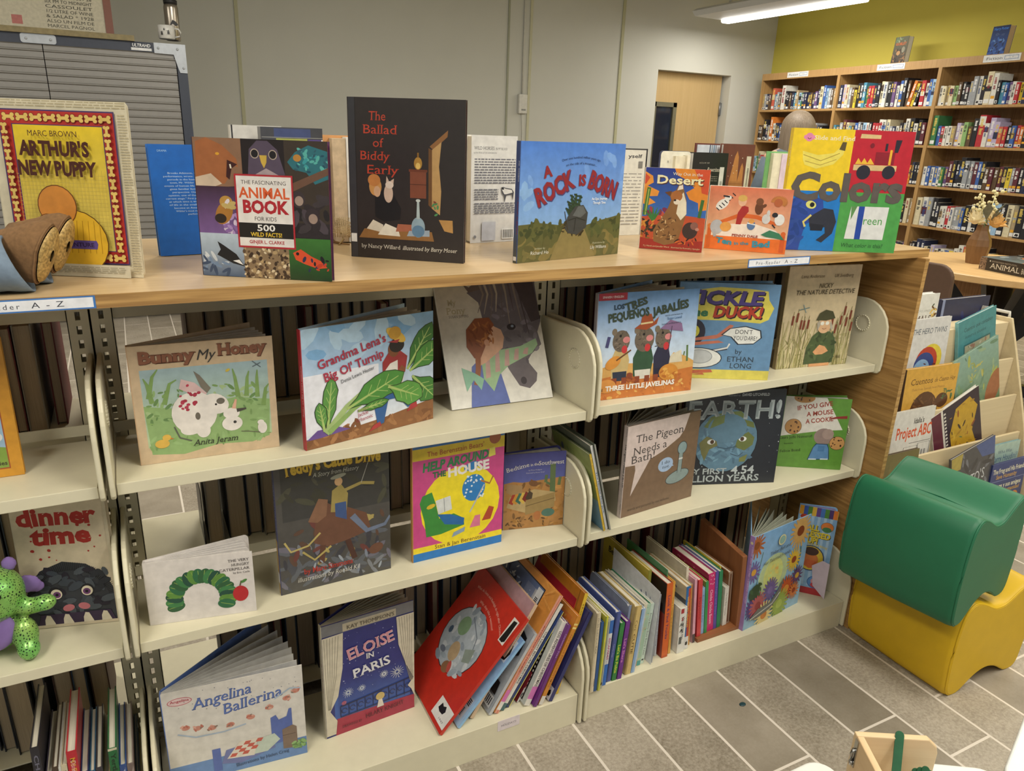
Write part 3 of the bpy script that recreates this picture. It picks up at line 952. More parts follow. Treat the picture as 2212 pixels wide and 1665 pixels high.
for bi, x0, x1 in ((0, -1.30, -0.955), (1, -0.755, -0.035), (2, 0.05, 0.885)):
    for lv, z in enumerate((ZS[0], ZS[1], ZB)):
        x, i = x0 + (0.0 if (bi, lv) != (1, 1) else 0.0), 1
        while x < x1 - 0.03:
            p = rnd.randrange(len(PROTO))
            place_back(p, x, z + (0.006 if bi == 2 and lv == 0 else 0.0037 if bi == 2 and lv == 1 else 0), 'book with page edges out, %s from the left, far side of the %s %s shelf' % (ordinal(i), ('left', 'centre', 'right')[bi], LV[lv]))
            x += PW[p] + rnd.choice((0.002, 0.003, 0.006, 0.012)); i += 1
t = empty('bookend', 'black steel bookend on the far side of the middle shelf, left end', 'bookend', (-0.765, 0.335, 0.483))
b = MB(); b.prism(rrect(0, 0.0, 0.13, 0.135, 0.012, corners='0011'), 0, 0.0015, 'x'); b.build('upright_plate', mat('#20222c', 0.35, 0.3), t)
b = MB(); b.box(0.0016, 0.0, 0.0, 0.004, 0.13, 0.001); b.build('foot', BLACK, t)
# ================================================================ picture books standing face out
def book(label, pos, yaw, W, H, T=0.010, lean=0.0, cover='#ddd', ops=(), spine=None, sops=(), back=None, inside='#d9d4c8', pages=None,
         open_=0.0, fan=5, pg='#d8d2c4', side='L', roll=0.0, r=0.0, group=None, name='picture_book', fin=None, sheet_w=None, bt=0.0024, jag=False, corners='0110', pitch_up=True):
    """pos: lower corner of the front cover at the spine side seen from the front (left), yaw turns it about z; open_ degrees between the covers."""
    fin = fin or GLOSS
    le = R(lean)
    lift = (T * math.sin(le)) if open_ == 0 else 0.0
    M = Matrix.Rotation(R(yaw), 4, 'Z') @ Matrix.Rotation(-le, 4, 'X') @ Matrix.Rotation(-R(roll), 4, 'Y')
    t = empty(name, label, 'picture book' if name == 'picture_book' else 'book', (pos[0], pos[1], pos[2] + lift + 0.0004), M.to_euler(), group)
    spine = spine or cover
    back = back or cover
    b = MB()
    P = rrect(0, 0, W, H, r, corners=corners) if r else [(0, 0), (W, 0), (W, H), (0, H)]
    b.prism(P, 0, bt, 'y', cover)
    b.face([(x, bt + 0.0001, z) for x, z in reversed(P)], inside)
    art(b, list(ops), W, H)
    b.build('front_cover', fin, t)
    # spine
    b = MB()
    if side == 'L':
        b.box(-0.0016, 0, 0, 0.0004, T, H, spine)
        if sops:
            art(b, list(sops), T, H, (-0.0016, T, 0), (0, -1, 0), (0, 0, 1), (-1, 0, 0))
    else:
        b.box(W - 0.0004, 0, 0, W + 0.0016, T, H, spine)
        if sops:
            art(b, list(sops), T, H, (W + 0.0016, 0, 0), (0, 1, 0), (0, 0, 1), (1, 0, 0))
    b.build('spine', fin, t)
    ww = (sheet_w or W) - 0.003
    if open_ == 0:
        b = MB()
        b.prism(P, T - bt, T, 'y', back)
        b.build('back_cover', fin, t)
        b = MB()
        if side == 'L':
            b.box(0.0006, bt, 0.003, W - 0.003, T - bt, H - 0.003)
        else:
            b.box(0.003, bt, 0.003, W - 0.0006, T - bt, H - 0.003)
        b.build('pages', pages or PAGES_W, t)
    else:
        def leaf(bb, a, w, th, h0, h1, col, y0, rr=0.0, tip=0.0):
            ca, sa = math.cos(R(a)), math.sin(R(a))
            rot = Matrix(((ca, -sa, 0, 0), (sa, ca, 0, y0), (0, 0, 1, 0), (0, 0, 0, 1)))
            if rr:
                bb.prism(rrect(0, h0, w, h1, rr, corners='0110'), 0, th, 'y', col, M=rot)
            else:
                n = 5
                for i in range(n):      # gently bowed sheet
                    x0, x1 = w * i / n, w * (i + 1) / n
                    s0, s1 = tip * (i / n) ** 2, tip * ((i + 1) / n) ** 2
                    vs = [(x0, s0, h0), (x1, s1, h0), (x1, s1 + th, h0), (x0, s0 + th, h0), (x0, s0, h1), (x1, s1, h1), (x1, s1 + th, h1), (x0, s0 + th, h1)]
                    bb.mesh(vs, [(0, 3, 2, 1), (4, 5, 6, 7), (0, 1, 5, 4), (1, 2, 6, 5), (2, 3, 7, 6), (3, 0, 4, 7)], col, 0, False, rot)
        b = MB(); leaf(b, open_, W, bt, 0, H, back, T - bt, r)
        b.build('back_cover', fin, t)
        b = MB()
        rnd = random.Random(int(W * 1e4))
        for i in range(fan):
            f = (i + 0.6) / (fan + 0.2)
            a = open_ * f * (0.94 if not jag else 0.9)
            thick = 0.0028 if r else rnd.uniform(0.0006, 0.0016)
            leaf(b, a, ww * rnd.uniform(0.97, 1.0), thick, 0.003, H - 0.003, pg, bt + (T - 2 * bt - 0.001) * f, r, 0 if r else rnd.uniform(-0.008, 0.012))
        b.build('pages', MATTE, t)
    return t

def spt(s, col, size=0.5, y=0.5, w=None, f='r', T=0.012, H=0.22):
    """lettering running down a spine (centre y, length w as a fraction of the height)"""
    k = {'rot': -90, 'f': f}
    if w:
        k['w'] = w * H / T
    return ('t', s, 0.5 - size * 0.5 * (T / T), y, size * T / H, col, k)

def bone(cx, cy, s, rot=0, c='#e0c06a', d='#7a2a20'):
    o = []
    for cc, q in ((d, 1.25), (c, 1.0)):
        for dx, dy in ((-1, .45), (-1, -.45), (1, .45), (1, -.45)):
            a = R(rot)
            o.append(('e', cx + s * (dx * math.cos(a) - dy * math.sin(a)), cy + s * (dx * math.sin(a) + dy * math.cos(a)) * 0.8, s * 0.5 * q, s * 0.45 * q, cc))
        a = R(rot)
        o.append(('s', [(cx - s * math.cos(a), cy - s * math.sin(a) * 0.8), (cx + s * math.cos(a), cy + s * math.sin(a) * 0.8)], s * 0.75 * q, cc))
    return o
def rays(cx, cy, r0, r1, n, w, col, a0=0, a1=360, asp=1.0):
    return [('s', [(cx + r0 * math.cos(R(a0 + (a1 - a0) * i / n)), cy + asp * r0 * math.sin(R(a0 + (a1 - a0) * i / n))), (cx + r1 * math.cos(R(a0 + (a1 - a0) * i / n)), cy + asp * r1 * math.sin(R(a0 + (a1 - a0) * i / n)))], (w, w * 0.4), col) for i in range(n)]
def flower(cx, cy, s, col, mid, n=14, asp=1.0):
    return rays(cx, cy, s * 0.2, s, n, s * 0.3, col, 0, 360, asp) + [('e', cx, cy, s * 0.34, s * 0.34, mid)]
def lines(x0, x1, y0, y1, n, col, words=5, seed=1, th=0.45):
    """small print: rows of short word-length marks"""
    rnd = random.Random(seed); o = []
    dy = (y1 - y0) / n
    for i in range(n):
        x = x0
        while x < x1 - 0.01:
            w = rnd.uniform(0.5, 1.5) * (x1 - x0) / words / 1.25
            o.append(('r', x, y1 - dy * (i + th), min(x + w, x1), y1 - dy * i, col)); x += w + (x1 - x0) / words * 0.16
    return o
def para(ls, x, y, size, dy, col, k):
    return [('t', s, x, y - i * dy, size, col, dict(k, w=min(k.get('wm', .9), len(s) * k.get('cw', 0.012)))) for i, s in enumerate(ls)]

# ---------------------------------------------------------------- on the wooden top, front row
A = [('r', 0, 0, 1, 1, '#d8cfb4')] + lines(0.02, 0.99, 0.955, 0.995, 3, '#b9ad8c', 16, 2) + lines(0.93, 0.995, 0.02, 0.93, 60, '#c2b694', 2, 3)
A += [('r', 0.075, 0.075, 0.915, 0.945, '#4a3768'), ('r', 0.085, 0.083, 0.905, 0.937, '#b8332c'), ('r', 0.165, 0.15, 0.825, 0.865, '#4a3768'), ('g', 0.172, 0.155, 0.818, 0.86, '#d9c86a', '#e8c92c')]
for i in range(8):
    A += bone(0.15 + i * 0.1, 0.902, 0.030) + bone(0.15 + i * 0.1, 0.115, 0.030)
for i in range(10):
    A += bone(0.125, 0.18 + i * 0.073, 0.026, 90) + bone(0.864, 0.18 + i * 0.073, 0.026, 90)
A += [('s', [(0.175 + i * 0.027, 0.16), (0.175 + i * 0.027, 0.62)], 0.0025, '#c0a850') for i in range(24)] + [('s', [(0.172, 0.17 + i * 0.022), (0.818, 0.17 + i * 0.022)], 0.0025, '#c0a850') for i in range(20)]
A += [('t', 'MARC BROWN', 0.47, 0.80, 0.032, '#4a2420', {'w': 0.36, 'f': 'r'}), ('t', "ARTHUR'S", 0.47, 0.695, 0.078, '#4a2018', {'w': 0.5, 'f': 'h', 'j': 3}), ('t', 'NEW PUPPY', 0.47, 0.585, 0.078, '#4a2018', {'w': 0.56, 'f': 'h', 'j': 3})]
A += [('e', 0.54, 0.20, 0.25, 0.24, '#5a3a10'), ('e', 0.54, 0.20, 0.243, 0.233, '#dcb030')] + [('s', [(0.33 + i * 0.045, 0.14), (0.36 + i * 0.042, 0.33)], 0.004, '#a87c18') for i in range(10)]
A += [('e', 0.44, 0.41, 0.145, 0.15, '#6a3a14'), ('e', 0.44, 0.41, 0.138, 0.143, '#d08838'), ('e', 0.36, 0.30, 0.085, 0.08, '#6a3a14'), ('e', 0.36, 0.30, 0.08, 0.075, '#c98848'), ('r', 0.07, 0.0, 0.93, 0.074, '#cfc9b2')]
A += [('p', [(0.38, 0.165), (0.70, 0.165), (0.71, 0.195), (0.70, 0.215), (0.38, 0.215), (0.37, 0.195)], '#5c4c90'), ('t', 'ADVENTURE', 0.54, 0.178, 0.024, '#2c2048', {'w': 0.28, 'f': 'b'})] + lines(0.1, 0.9, 0.02, 0.06, 4, '#a9a28a', 14, 6)
book('yellow picture book with a red border of bones, behind the doll feet', (-1.008, 0.214, ZT), -29, 0.212, 0.262, 0.006, 2, '#d8cfb4', A, spine='#c9c2a8', r=0.008)
B1 = [('r', 0, 0, 1, 1, '#1560b8'), ('t', 'DRAMA', 0.17, 0.935, 0.018, '#9cc4e8', {'w': 0.12})]
TX = ['Brooks Atkinson, in his review of the', 'performance, wrote: "Taking as his material', 'periods in the history of a placid New', 'town, Mr. Wilder has transmuted the', 'events of human life into universal reverie', 'gives familiar facts a deeply moving', 'perspective. Our Town is, in this', 'opinion, one of the finest achievements', 'current stage." First produced and published', 'at which time it won the Pulitzer Prize', 'of life in the small village of Grovers', "become an American classic and is", "Wilder's most renowned and most", 'performed play.']
B1 += [('t', s, 0.55, 0.74 - i * 0.0285, 0.015, '#b9d4ee', {'w': min(0.8, len(s) * 0.0186), 'f': 'rs'}) for i, s in enumerate(TX)]
book('blue book with white text seen from its back cover, left of the animal book', (-0.787, 0.322, ZT), 9, 0.137, 0.198, 0.016, 3, '#1560b8', B1, side='R', pages=PAGES_W, bt=0.002)
C1 = [('r', 0, 0, 1, 1, '#2c2428'), ('p', [(0, 1), (0.36, 1), (0.36, 0.67), (0, 0.64)], '#8a6850'), ('p', [(0.02, 0.97), (0.1, 1), (0.22, 0.95), (0.32, 0.86), (0.33, 0.8), (0.26, 0.82), (0.25, 0.72), (0.22, 0.68), (0.0, 0.67)], '#a0623a'), ('p', [(0.0, 0.72), (0.12, 0.75), (0.2, 0.68), (0.15, 0.66), (0, 0.65)], '#cdb9a2'),
      ('p', [(0.25, 0.85), (0.325, 0.82), (0.28, 0.79), (0.26, 0.71), (0.235, 0.73)], '#3a1416'), ('s', [(0.27, 0.82), (0.275, 0.79)], 0.012, '#e8e0cc'), ('e', 0.18, 0.89, 0.015, 0.01, '#d8a030'),
      ('r', 0.36, 0.67, 0.68, 1, '#1c1418'), ('p', [(0.40, 0.74), (0.42, 0.93), (0.48, 0.99), (0.56, 0.99), (0.63, 0.93), (0.68, 0.76), (0.62, 0.67), (0.42, 0.67)], '#54485c'), ('p', [(0.43, 0.74), (0.54, 0.8), (0.66, 0.74), (0.66, 0.67), (0.41, 0.67)], '#a8989c'), ('e', 0.46, 0.90, 0.028, 0.03, '#201c22'), ('e', 0.595, 0.895, 0.028, 0.03, '#201c22'), ('e', 0.46, 0.9, 0.032, 0.034, '#b8a898'), ('e', 0.595, 0.895, 0.032, 0.034, '#b8a898'), ('e', 0.46, 0.9, 0.026, 0.028, '#18141a'), ('e', 0.595, 0.895, 0.026, 0.028, '#18141a'), ('p', [(0.495, 0.89), (0.55, 0.89), (0.545, 0.84), (0.525, 0.8), (0.505, 0.84)], '#c8a848'),
      ('r', 0.68, 0.42, 1, 1, '#3a3028'), ('p', [(0.70, 0.85), (0.76, 0.92), (0.86, 0.97), (1, 0.93), (1, 0.74), (0.9, 0.7), (0.84, 0.78), (0.74, 0.8)], '#2a6c78'), ('sc', 40, 0.76, 0.76, 1, 0.94, 0.01, 0.03, ['#3a98a0', '#1c4c60', '#58b0a8', '#2a5868'], 5), ('e', 0.775, 0.88, 0.03, 0.025, '#b8843c'), ('p', [(0.68, 0.68), (1, 0.82), (1, 0.77), (0.68, 0.62)], '#6a4c3c'),
      ('sc', 16, 0.72, 0.32, 1, 0.62, 0.04, 0.08, ['#2c2428', '#3c3438', '#201a1e', '#4a4048'], 6), ('e', 0.77, 0.59, 0.05, 0.06, '#3a3034'), ('e', 0.775, 0.58, 0.032, 0.035, '#a08c80'), ('e', 0.87, 0.47, 0.055, 0.06, '#33292e'), ('e', 0.875, 0.455, 0.034, 0.036, '#9a8478'),
      ('g', 0, 0.30, 0.31, 0.66, '#7a5c98', '#3c2438'), ('sc', 16, 0.2, 0.32, 0.31, 0.46, 0.015, 0.035, ['#b090c8', '#8a68a8', '#d0c0d8'], 7), ('e', 0.2, 0.47, 0.06, 0.09, '#a87430', -30), ('e', 0.17, 0.43, 0.045, 0.035, '#2c2018'), ('e', 0.22, 0.55, 0.05, 0.045, '#b88c40'), ('sc', 6, 0.2, 0.5, 0.28, 0.6, 0.02, 0.04, ['#d8d0d8', '#c0a868'], 9),
      ('g', 0, 0, 0.33, 0.32, '#4a5c78', '#b8c8d8'), ('sc', 16, 0, 0.02, 0.2, 0.16, 0.03, 0.05, ['#c8d0d8', '#7088a8', '#384a68'], 8, 0.3), ('p', [(0.12, 0.16), (0.15, 0.2), (0.13, 0.26), (0.18, 0.23), (0.27, 0.17), (0.33, 0.08), (0.24, 0.1)], '#14141a'), ('p', [(0.24, 0.12), (0.32, 0.09), (0.29, 0.13)], '#e8e8e8'),
      ('r', 0.33, 0, 0.68, 0.24, '#8a7458'), ('sc', 130, 0.33, 0.0, 0.68, 0.22, 0.008, 0.02, ['#d8c8a8', '#5a4634', '#b09870', '#3c2c20'], 9, 0.7), ('r', 0.68, 0, 1, 0.31, '#2e5a2a'), ('g', 0.68, 0, 1, 0.31, '#1c3a1c', '#3c7430'), ('p', [(0.71, 0.2), (0.77, 0.23), (0.85, 0.18), (0.92, 0.15), (0.97, 0.1), (0.9, 0.09), (0.8, 0.12), (0.73, 0.15)], '#d8502a'), ('sc', 12, 0.78, 0.06, 0.98, 0.16, 0.012, 0.03, ['#16161c', '#283050', '#c04028'], 10), ('e', 0.745, 0.195, 0.012, 0.012, '#141414'),
      ('r', 0.295, 0.225, 0.735, 0.755, '#b02834'), ('r', 0.308, 0.238, 0.722, 0.742, '#e4e0dc'), ('t', 'THE FASCINATING', 0.515, 0.685, 0.028, '#3c3030', {'w': 0.34}), ('t', 'ANIMAL', 0.515, 0.588, 0.075, '#d85c2c', {'w': 0.38, 'f': 'b'}), ('t', 'BOOK', 0.515, 0.482, 0.088, '#b02430', {'w': 0.34, 'f': 'h'}), ('t', 'FOR KIDS', 0.515, 0.425, 0.03, '#3c3030', {'w': 0.17}), ('r', 0.308, 0.30, 0.722, 0.408, '#1c1818'), ('t', '500', 0.515, 0.352, 0.045, '#f0eeec', {'w': 0.14, 'f': 'b'}), ('t', 'WILD FACTS!', 0.515, 0.31, 0.03, '#e8c43c', {'w': 0.24, 'f': 'b'}), ('t', 'GINJER L. CLARKE', 0.515, 0.258, 0.024, '#b03840', {'w': 0.27, 'f': 'b'})]
book('square book with animal photographs and a white title panel on the wooden top', (-0.733, 0.113, ZT), -32.2, 0.216, 0.216, 0.012, 1, '#382c3c', C1, bt=0.0009, pages=mat('#8a3444', 0.7), back='#5c3c60')
D1 = [('r', 0, 0, 1, 1, '#2b2626'), ('r', 0, 0, 0.055, 1, '#33343a'), ('s', [(0.06, 0), (0.06, 1)], 0.004, '#18181a')]
for i, (s, x, y, w) in enumerate((('The', 0.25, 0.865, 0.15), ('Ballad', 0.27, 0.785, 0.30), ('of', 0.25, 0.705, 0.09), ('Biddy', 0.22, 0.625, 0.26), ('Early', 0.285, 0.54, 0.28))):
    D1.append(('t', s, x, y, 0.055, '#b8412c', {'w': w, 'f': 'rs', 'sh': 0.05}))
D1 += [('p', [(0.70, 0.72), (0.855, 0.82), (0.85, 0.78), (0.73, 0.70)], '#8a6038'), ('p', [(0.69, 0.71), (0.72, 0.70), (0.72, 0.34), (0.69, 0.36)], '#6a4828'), ('p', [(0.72, 0.7), (0.80, 0.75), (0.78, 0.6), (0.80, 0.45), (0.79, 0.3), (0.72, 0.34)], '#b89460'), ('p', [(0.78, 0.27), (0.90, 0.27), (0.905, 0.19), (0.83, 0.20)], '#b48a50'),
       ('r', 0.53, 0.40, 0.67, 0.57, '#7c4632'), ('s', [(0.53, 0.485), (0.67, 0.485)], 0.005, '#4c281c'), ('s', [(0.52, 0.57), (0.68, 0.57)], 0.02, '#6a3826'), ('e', 0.60, 0.615, 0.035, 0.05, '#a88038'), ('e', 0.60, 0.60, 0.02, 0.025, '#d8b868'), ('s', [(0.60, 0.65), (0.6, 0.68)], 0.014, '#8a6428'),
       ('p', [(0.22, 0.27), (0.22, 0.4), (0.3, 0.45), (0.38, 0.42), (0.45, 0.33), (0.44, 0.26), (0.3, 0.24)], '#14161a'), ('e', 0.225, 0.46, 0.055, 0.075, '#c08c50'), ('e', 0.215, 0.5, 0.055, 0.05, '#b87840'), ('e', 0.24, 0.43, 0.03, 0.045, '#c8a080'), ('e', 0.34, 0.42, 0.04, 0.075, '#c8b0a0'), ('e', 0.35, 0.475, 0.036, 0.03, '#d8c8bc'), ('p', [(0.32, 0.49), (0.325, 0.53), (0.345, 0.5)], '#c8b0a0'), ('p', [(0.36, 0.5), (0.39, 0.515), (0.385, 0.48)], '#c8b0a0'),
       ('p', [(0.07, 0.13), (0.12, 0.19), (0.72, 0.19), (0.74, 0.13)], '#8c6438'), ('p', [(0.14, 0.19), (0.2, 0.25), (0.29, 0.22), (0.28, 0.17)], '#d0c8b8'), ('p', [(0.24, 0.155), (0.31, 0.23), (0.42, 0.20), (0.44, 0.15)], '#dcd6c8'), ('p', [(0.4, 0.18), (0.42, 0.23), (0.6, 0.23), (0.62, 0.19)], '#a06048'), ('p', [(0.5, 0.155), (0.52, 0.19), (0.7, 0.2), (0.7, 0.16)], '#98a8b8'),
       ('e', 0.60, 0.215, 0.06, 0.085, '#8fa8b8'), ('e', 0.60, 0.19, 0.055, 0.05, '#5c80a0'), ('p', [(0.585, 0.27), (0.615, 0.27), (0.61, 0.38), (0.59, 0.38)], '#a8b8bc'), ('e', 0.6, 0.385, 0.02, 0.012, '#c0c8c8'), ('sc', 6, 0.73, 0.3, 0.8, 0.38, 0.012, 0.02, ['#3c6080', '#7c4030', '#4c8a58'], 3),
       ('t', 'by Nancy Willard', 0.09, 0.065, 0.026, '#d8d4c8', {'a': 'l', 'w': 0.35, 'f': 'rs'}), ('t', 'illustrated by Barry Moser', 0.46, 0.065, 0.026, '#d8d4c8', {'a': 'l', 'w': 0.48, 'f': 'rs', 'sh': 0.2}), ('r', 0.0, 0.10, 0.05, 0.155, '#e0e0de')]
book('tall black book with red lettering and a table scene on the wooden top', (-0.450, 0.240, ZT), -37.6, 0.224, 0.292, 0.012, 0.5, '#2b2626', D1, pages=mat('#d8502c', 0.6, name='orange_endpaper'), fin=GLOSS)
E1 = [('g', 0, 0.25, 1, 1, '#86aede', '#4a7cd0'), ('sc', 8, 0.5, 0.6, 1, 0.9, 0.04, 0.08, ['#6f9add', '#7aa4e2'], 3), ('sc', 6, 0.02, 0.45, 0.3, 0.7, 0.04, 0.08, ['#86aede', '#7aa4e2'], 4),
      ('p', [(0, 0.32), (0.2, 0.33), (0.4, 0.30), (0.6, 0.28), (0.8, 0.33), (1, 0.37), (1, 0), (0, 0)], '#5c5c34'), ('sc', 50, 0, 0.2, 0.45, 0.32, 0.02, 0.05, ['#3c4426', '#5a5c32', '#4a4e2a'], 5), ('sc', 40, 0.7, 0.15, 1, 0.35, 0.02, 0.05, ['#3c4426', '#4e5630', '#5a5c32'], 6), ('sc', 40, 0.0, 0.0, 1, 0.2, 0.03, 0.07, ['#6e683c', '#7c7040', '#5a5832'], 7),
      ('p', [(0.3, 0.0), (0.42, 0.3), (0.62, 0.27), (0.75, 0.0)], '#86784a')]
for a, l in ((105, 0.2), (88, 0.2), (122, 0.17), (70, 0.2), (140, 0.14)):
    E1.append(('s', [(0.52, 0.33), (0.52 + 0.75 * l * math.cos(R(a)), 0.33 + l * math.sin(R(a)) * 1.2)], (0.05, 0.015), '#2f4a34')); E1 += [('s', [(0.52 + 0.75 * l * q * math.cos(R(a)) - 0.02, 0.35 + l * q * math.sin(R(a)) * 1.2), (0.52 + 0.75 * l * q * math.cos(R(a)) + 0.02, 0.33 + l * q * math.sin(R(a)) * 1.2)], 0.012, '#24382a') for q in (0.45, 0.6, 0.75, 0.9)]
E1 += [('sc', 24, 0.4, 0.22, 0.6, 0.33, 0.015, 0.04, ['#4a3c28', '#6a5c38', '#2c2418'], 8, 0.2), ('p', [(0.43, 0.27), (0.45, 0.37), (0.52, 0.46), (0.6, 0.47), (0.65, 0.40), (0.64, 0.27), (0.55, 0.21), (0.46, 0.23)], '#3c3e40'), ('p', [(0.5, 0.38), (0.55, 0.46), (0.6, 0.46), (0.63, 0.4), (0.58, 0.36)], '#5c6062'), ('s', [(0.46, 0.34), (0.54, 0.36), (0.63, 0.33)], 0.008, '#26282a'), ('s', [(0.52, 0.24), (0.53, 0.36)], 0.008, '#26282a'), ('s', [(0.42, 0.42), (0.46, 0.25)], 0.006, '#3a3020'),
       ('t', 'Over one hundred million years ago,', 0.56, 0.84, 0.02, '#1c2c58', {'w': 0.38, 'bend': 0.03}), ('t', 'on the side of a mountain...', 0.56, 0.80, 0.02, '#1c2c58', {'w': 0.30, 'bend': 0.02}),
       ('t', 'A', 0.25, 0.715, 0.09, '#8c2430', {'f': 'h', 'rot': 12}), ('t', 'ROCK', 0.33, 0.55, 0.15, '#8c2430', {'f': 'h', 'w': 0.36, 'rot': 22, 'sd': (0.008, -0.008, '#4c3a70')}), ('t', 'IS', 0.575, 0.64, 0.09, '#8c2430', {'f': 'h', 'w': 0.07}), ('t', 'BORN', 0.77, 0.57, 0.15, '#8c2430', {'f': 'h', 'w': 0.30, 'rot': -18, 'sd': (0.008, -0.008, '#4c3a70')}),
       ('t', 'An Epic Journey', 0.76, 0.51, 0.022, '#e8eef4', {'w': 0.16, 'f': 'b'}), ('t', 'Through Time', 0.76, 0.475, 0.022, '#e8eef4', {'w': 0.13, 'f': 'b'}), ('t', 'written by', 0.2, 0.105, 0.018, '#c0c0a0', {'w': 0.1}), ('t', 'Richard Ho', 0.2, 0.062, 0.03, '#e0e2d8', {'w': 0.17}), ('t', 'illustrations by', 0.78, 0.115, 0.018, '#c0c0a0', {'w': 0.13}), ('t', 'Lily Williams', 0.78, 0.07, 0.03, '#e0e2d8', {'w': 0.17})]
book('blue book with a dark rock and red lettering on the wooden top', (-0.171, 0.078, ZT), 11.8, 0.281, 0.226, 0.011, 0, '#5c88d4', E1, spine='#35487c', sops=[('g', 0, 0, 1, 0.3, '#3c4030', '#3c5078'), ('t', 'A ROCK IS BORN', 0.72, 0.4, 0.028, '#7a2430', {'rot': -90, 'f': 'b'}), ('t', 'Ho  Williams', 0.7, 0.76, 0.022, '#c0c8d8', {'rot': -90}), ('r', 0.1, 0.02, 0.9, 0.055, '#d8d8d8')])
F1 = [('g', 0, 0.3, 1, 1, '#3c74c0', '#28388c'), ('p', [(0.45, 1), (1, 1), (1, 0.52), (0.88, 0.5), (0.86, 0.6), (0.72, 0.64), (0.66, 0.72), (0.78, 0.78), (0.62, 0.88), (0.5, 0.92)], '#e08a2c'), ('p', [(0.75, 1), (1, 1), (1, 0.7), (0.9, 0.72), (0.86, 0.85)], '#d0502a'), ('p', [(0, 0.95), (0.12, 0.9), (0.14, 0.82), (0.05, 0.78), (0.24, 0.72), (0.22, 0.66), (0.06, 0.65), (0.2, 0.58), (0.08, 0.54), (0, 0.56)], '#e8983c'), ('p', [(0, 0.93), (0.08, 0.88), (0.02, 0.8), (0, 0.8)], '#d05030'),
      ('sc', 8, 0.05, 0.42, 0.4, 0.5, 0.05, 0.08, ['#7a2c50', '#a03c48', '#c05040'], 4), ('p', [(0, 0.4), (0.5, 0.45), (1, 0.42), (1, 0), (0, 0)], '#c0502c'), ('p', [(0, 0.14), (0.5, 0.1), (1, 0.14), (1, 0), (0, 0)], '#a02c20'), ('s', [(0.04, 0.42), (0.06, 0.6), (0.08, 0.76)], 0.06, '#4c7c34'), ('s', [(0.05, 0.42), (0.075, 0.74)], 0.015, '#b8c060'), ('s', [(0.9, 0.42), (0.93, 0.64)], 0.05, '#3c6c34')]
for a in (70, 95, 120, 50, 140):
    F1.append(('s', [(0.18, 0.36), (0.18 + 0.17 * math.cos(R(a)), 0.36 + 0.17 * math.sin(R(a)))], (0.05, 0.008), '#3c7838'))
F1 += [('sc', 40, 0, 0.1, 0.3, 0.36, 0.03, 0.06, ['#4c3a20', '#8a6028', '#2c2418', '#d09038'], 5, 0.35), ('p', [(0.22, 0.1), (0.2, 0.24), (0.32, 0.4), (0.4, 0.52), (0.44, 0.62), (0.4, 0.7), (0.5, 0.74), (0.58, 0.88), (0.62, 0.76), (0.68, 0.62), (0.7, 0.48), (0.66, 0.3), (0.6, 0.1), (0.4, 0.06)], '#8a6238'), ('p', [(0.56, 0.64), (0.62, 0.72), (0.68, 0.6), (0.7, 0.46), (0.62, 0.38), (0.54, 0.46)], '#e4dcc4'), ('p', [(0.33, 0.71), (0.44, 0.73), (0.42, 0.66)], '#6a4020'), ('p', [(0.52, 0.74), (0.58, 0.88), (0.61, 0.76)], '#e8e0d0'), ('e', 0.52, 0.67, 0.09, 0.085, '#a86834'), ('e', 0.53, 0.6, 0.05, 0.04, '#e8dcc8'), ('e', 0.5, 0.62, 0.02, 0.015, '#141010'), ('sc', 40, 0.25, 0.1, 0.55, 0.4, 0.015, 0.04, ['#6a4826', '#b48c58', '#4a3018', '#d0b080'], 6, 0.3), ('e', 0.78, 0.26, 0.12, 0.13, '#3c2c28'), ('e', 0.84, 0.32, 0.06, 0.06, '#8a5c50'), ('e', 0.89, 0.28, 0.03, 0.025, '#c08878'), ('sc', 16, 0.55, 0.08, 0.95, 0.16, 0.02, 0.05, ['#2c1c18', '#d06828', '#8a2c18'], 7, 0.3),
       ('t', 'Way Out in the', 0.66, 0.92, 0.035, '#eef0e0', {'w': 0.46, 'f': 'rs'}), ('t', 'Desert', 0.54, 0.815, 0.10, '#f2ecc0', {'w': 0.72, 'f': 'bs', 'sd': (0.012, -0.01, '#5c3a28')}), ('t', 'T.J. Marsh and Jennifer Ward', 0.27, 0.03, 0.018, '#e0d0a0', {'w': 0.42}), ('t', 'illustrated by Kenneth J. Spengler', 0.74, 0.03, 0.018, '#e0d0a0', {'w': 0.46})]
book('small board book with a coyote under an orange and blue sky', (0.205, 0.195, ZT), -44.6, 0.140, 0.178, 0.016, 1, '#d8cdb8', F1, r=0.012, bt=0.002)
G1 = [('g', 0, 0, 1, 1, '#e8c8a0', '#d87858'), ('r', 0, 0, 1, 0.22, '#e8742c'), ('p', [(0.02, 0.22), (0.12, 0.33), (0.3, 0.42), (0.6, 0.44), (0.85, 0.36), (0.97, 0.24), (0.8, 0.22)], '#f0e4d8'), ('p', [(0.14, 0.45), (0.4, 0.6), (0.62, 0.58), (0.85, 0.48), (0.84, 0.43), (0.6, 0.52), (0.4, 0.53), (0.16, 0.40)], '#d8682c'), ('r', 0.02, 0.02, 0.07, 0.36, '#d8682c'), ('r', 0.92, 0.02, 0.975, 0.3, '#d05c28'), ('e', 0.045, 0.37, 0.03, 0.03, '#e08038'), ('e', 0.948, 0.31, 0.03, 0.03, '#d8682c')]
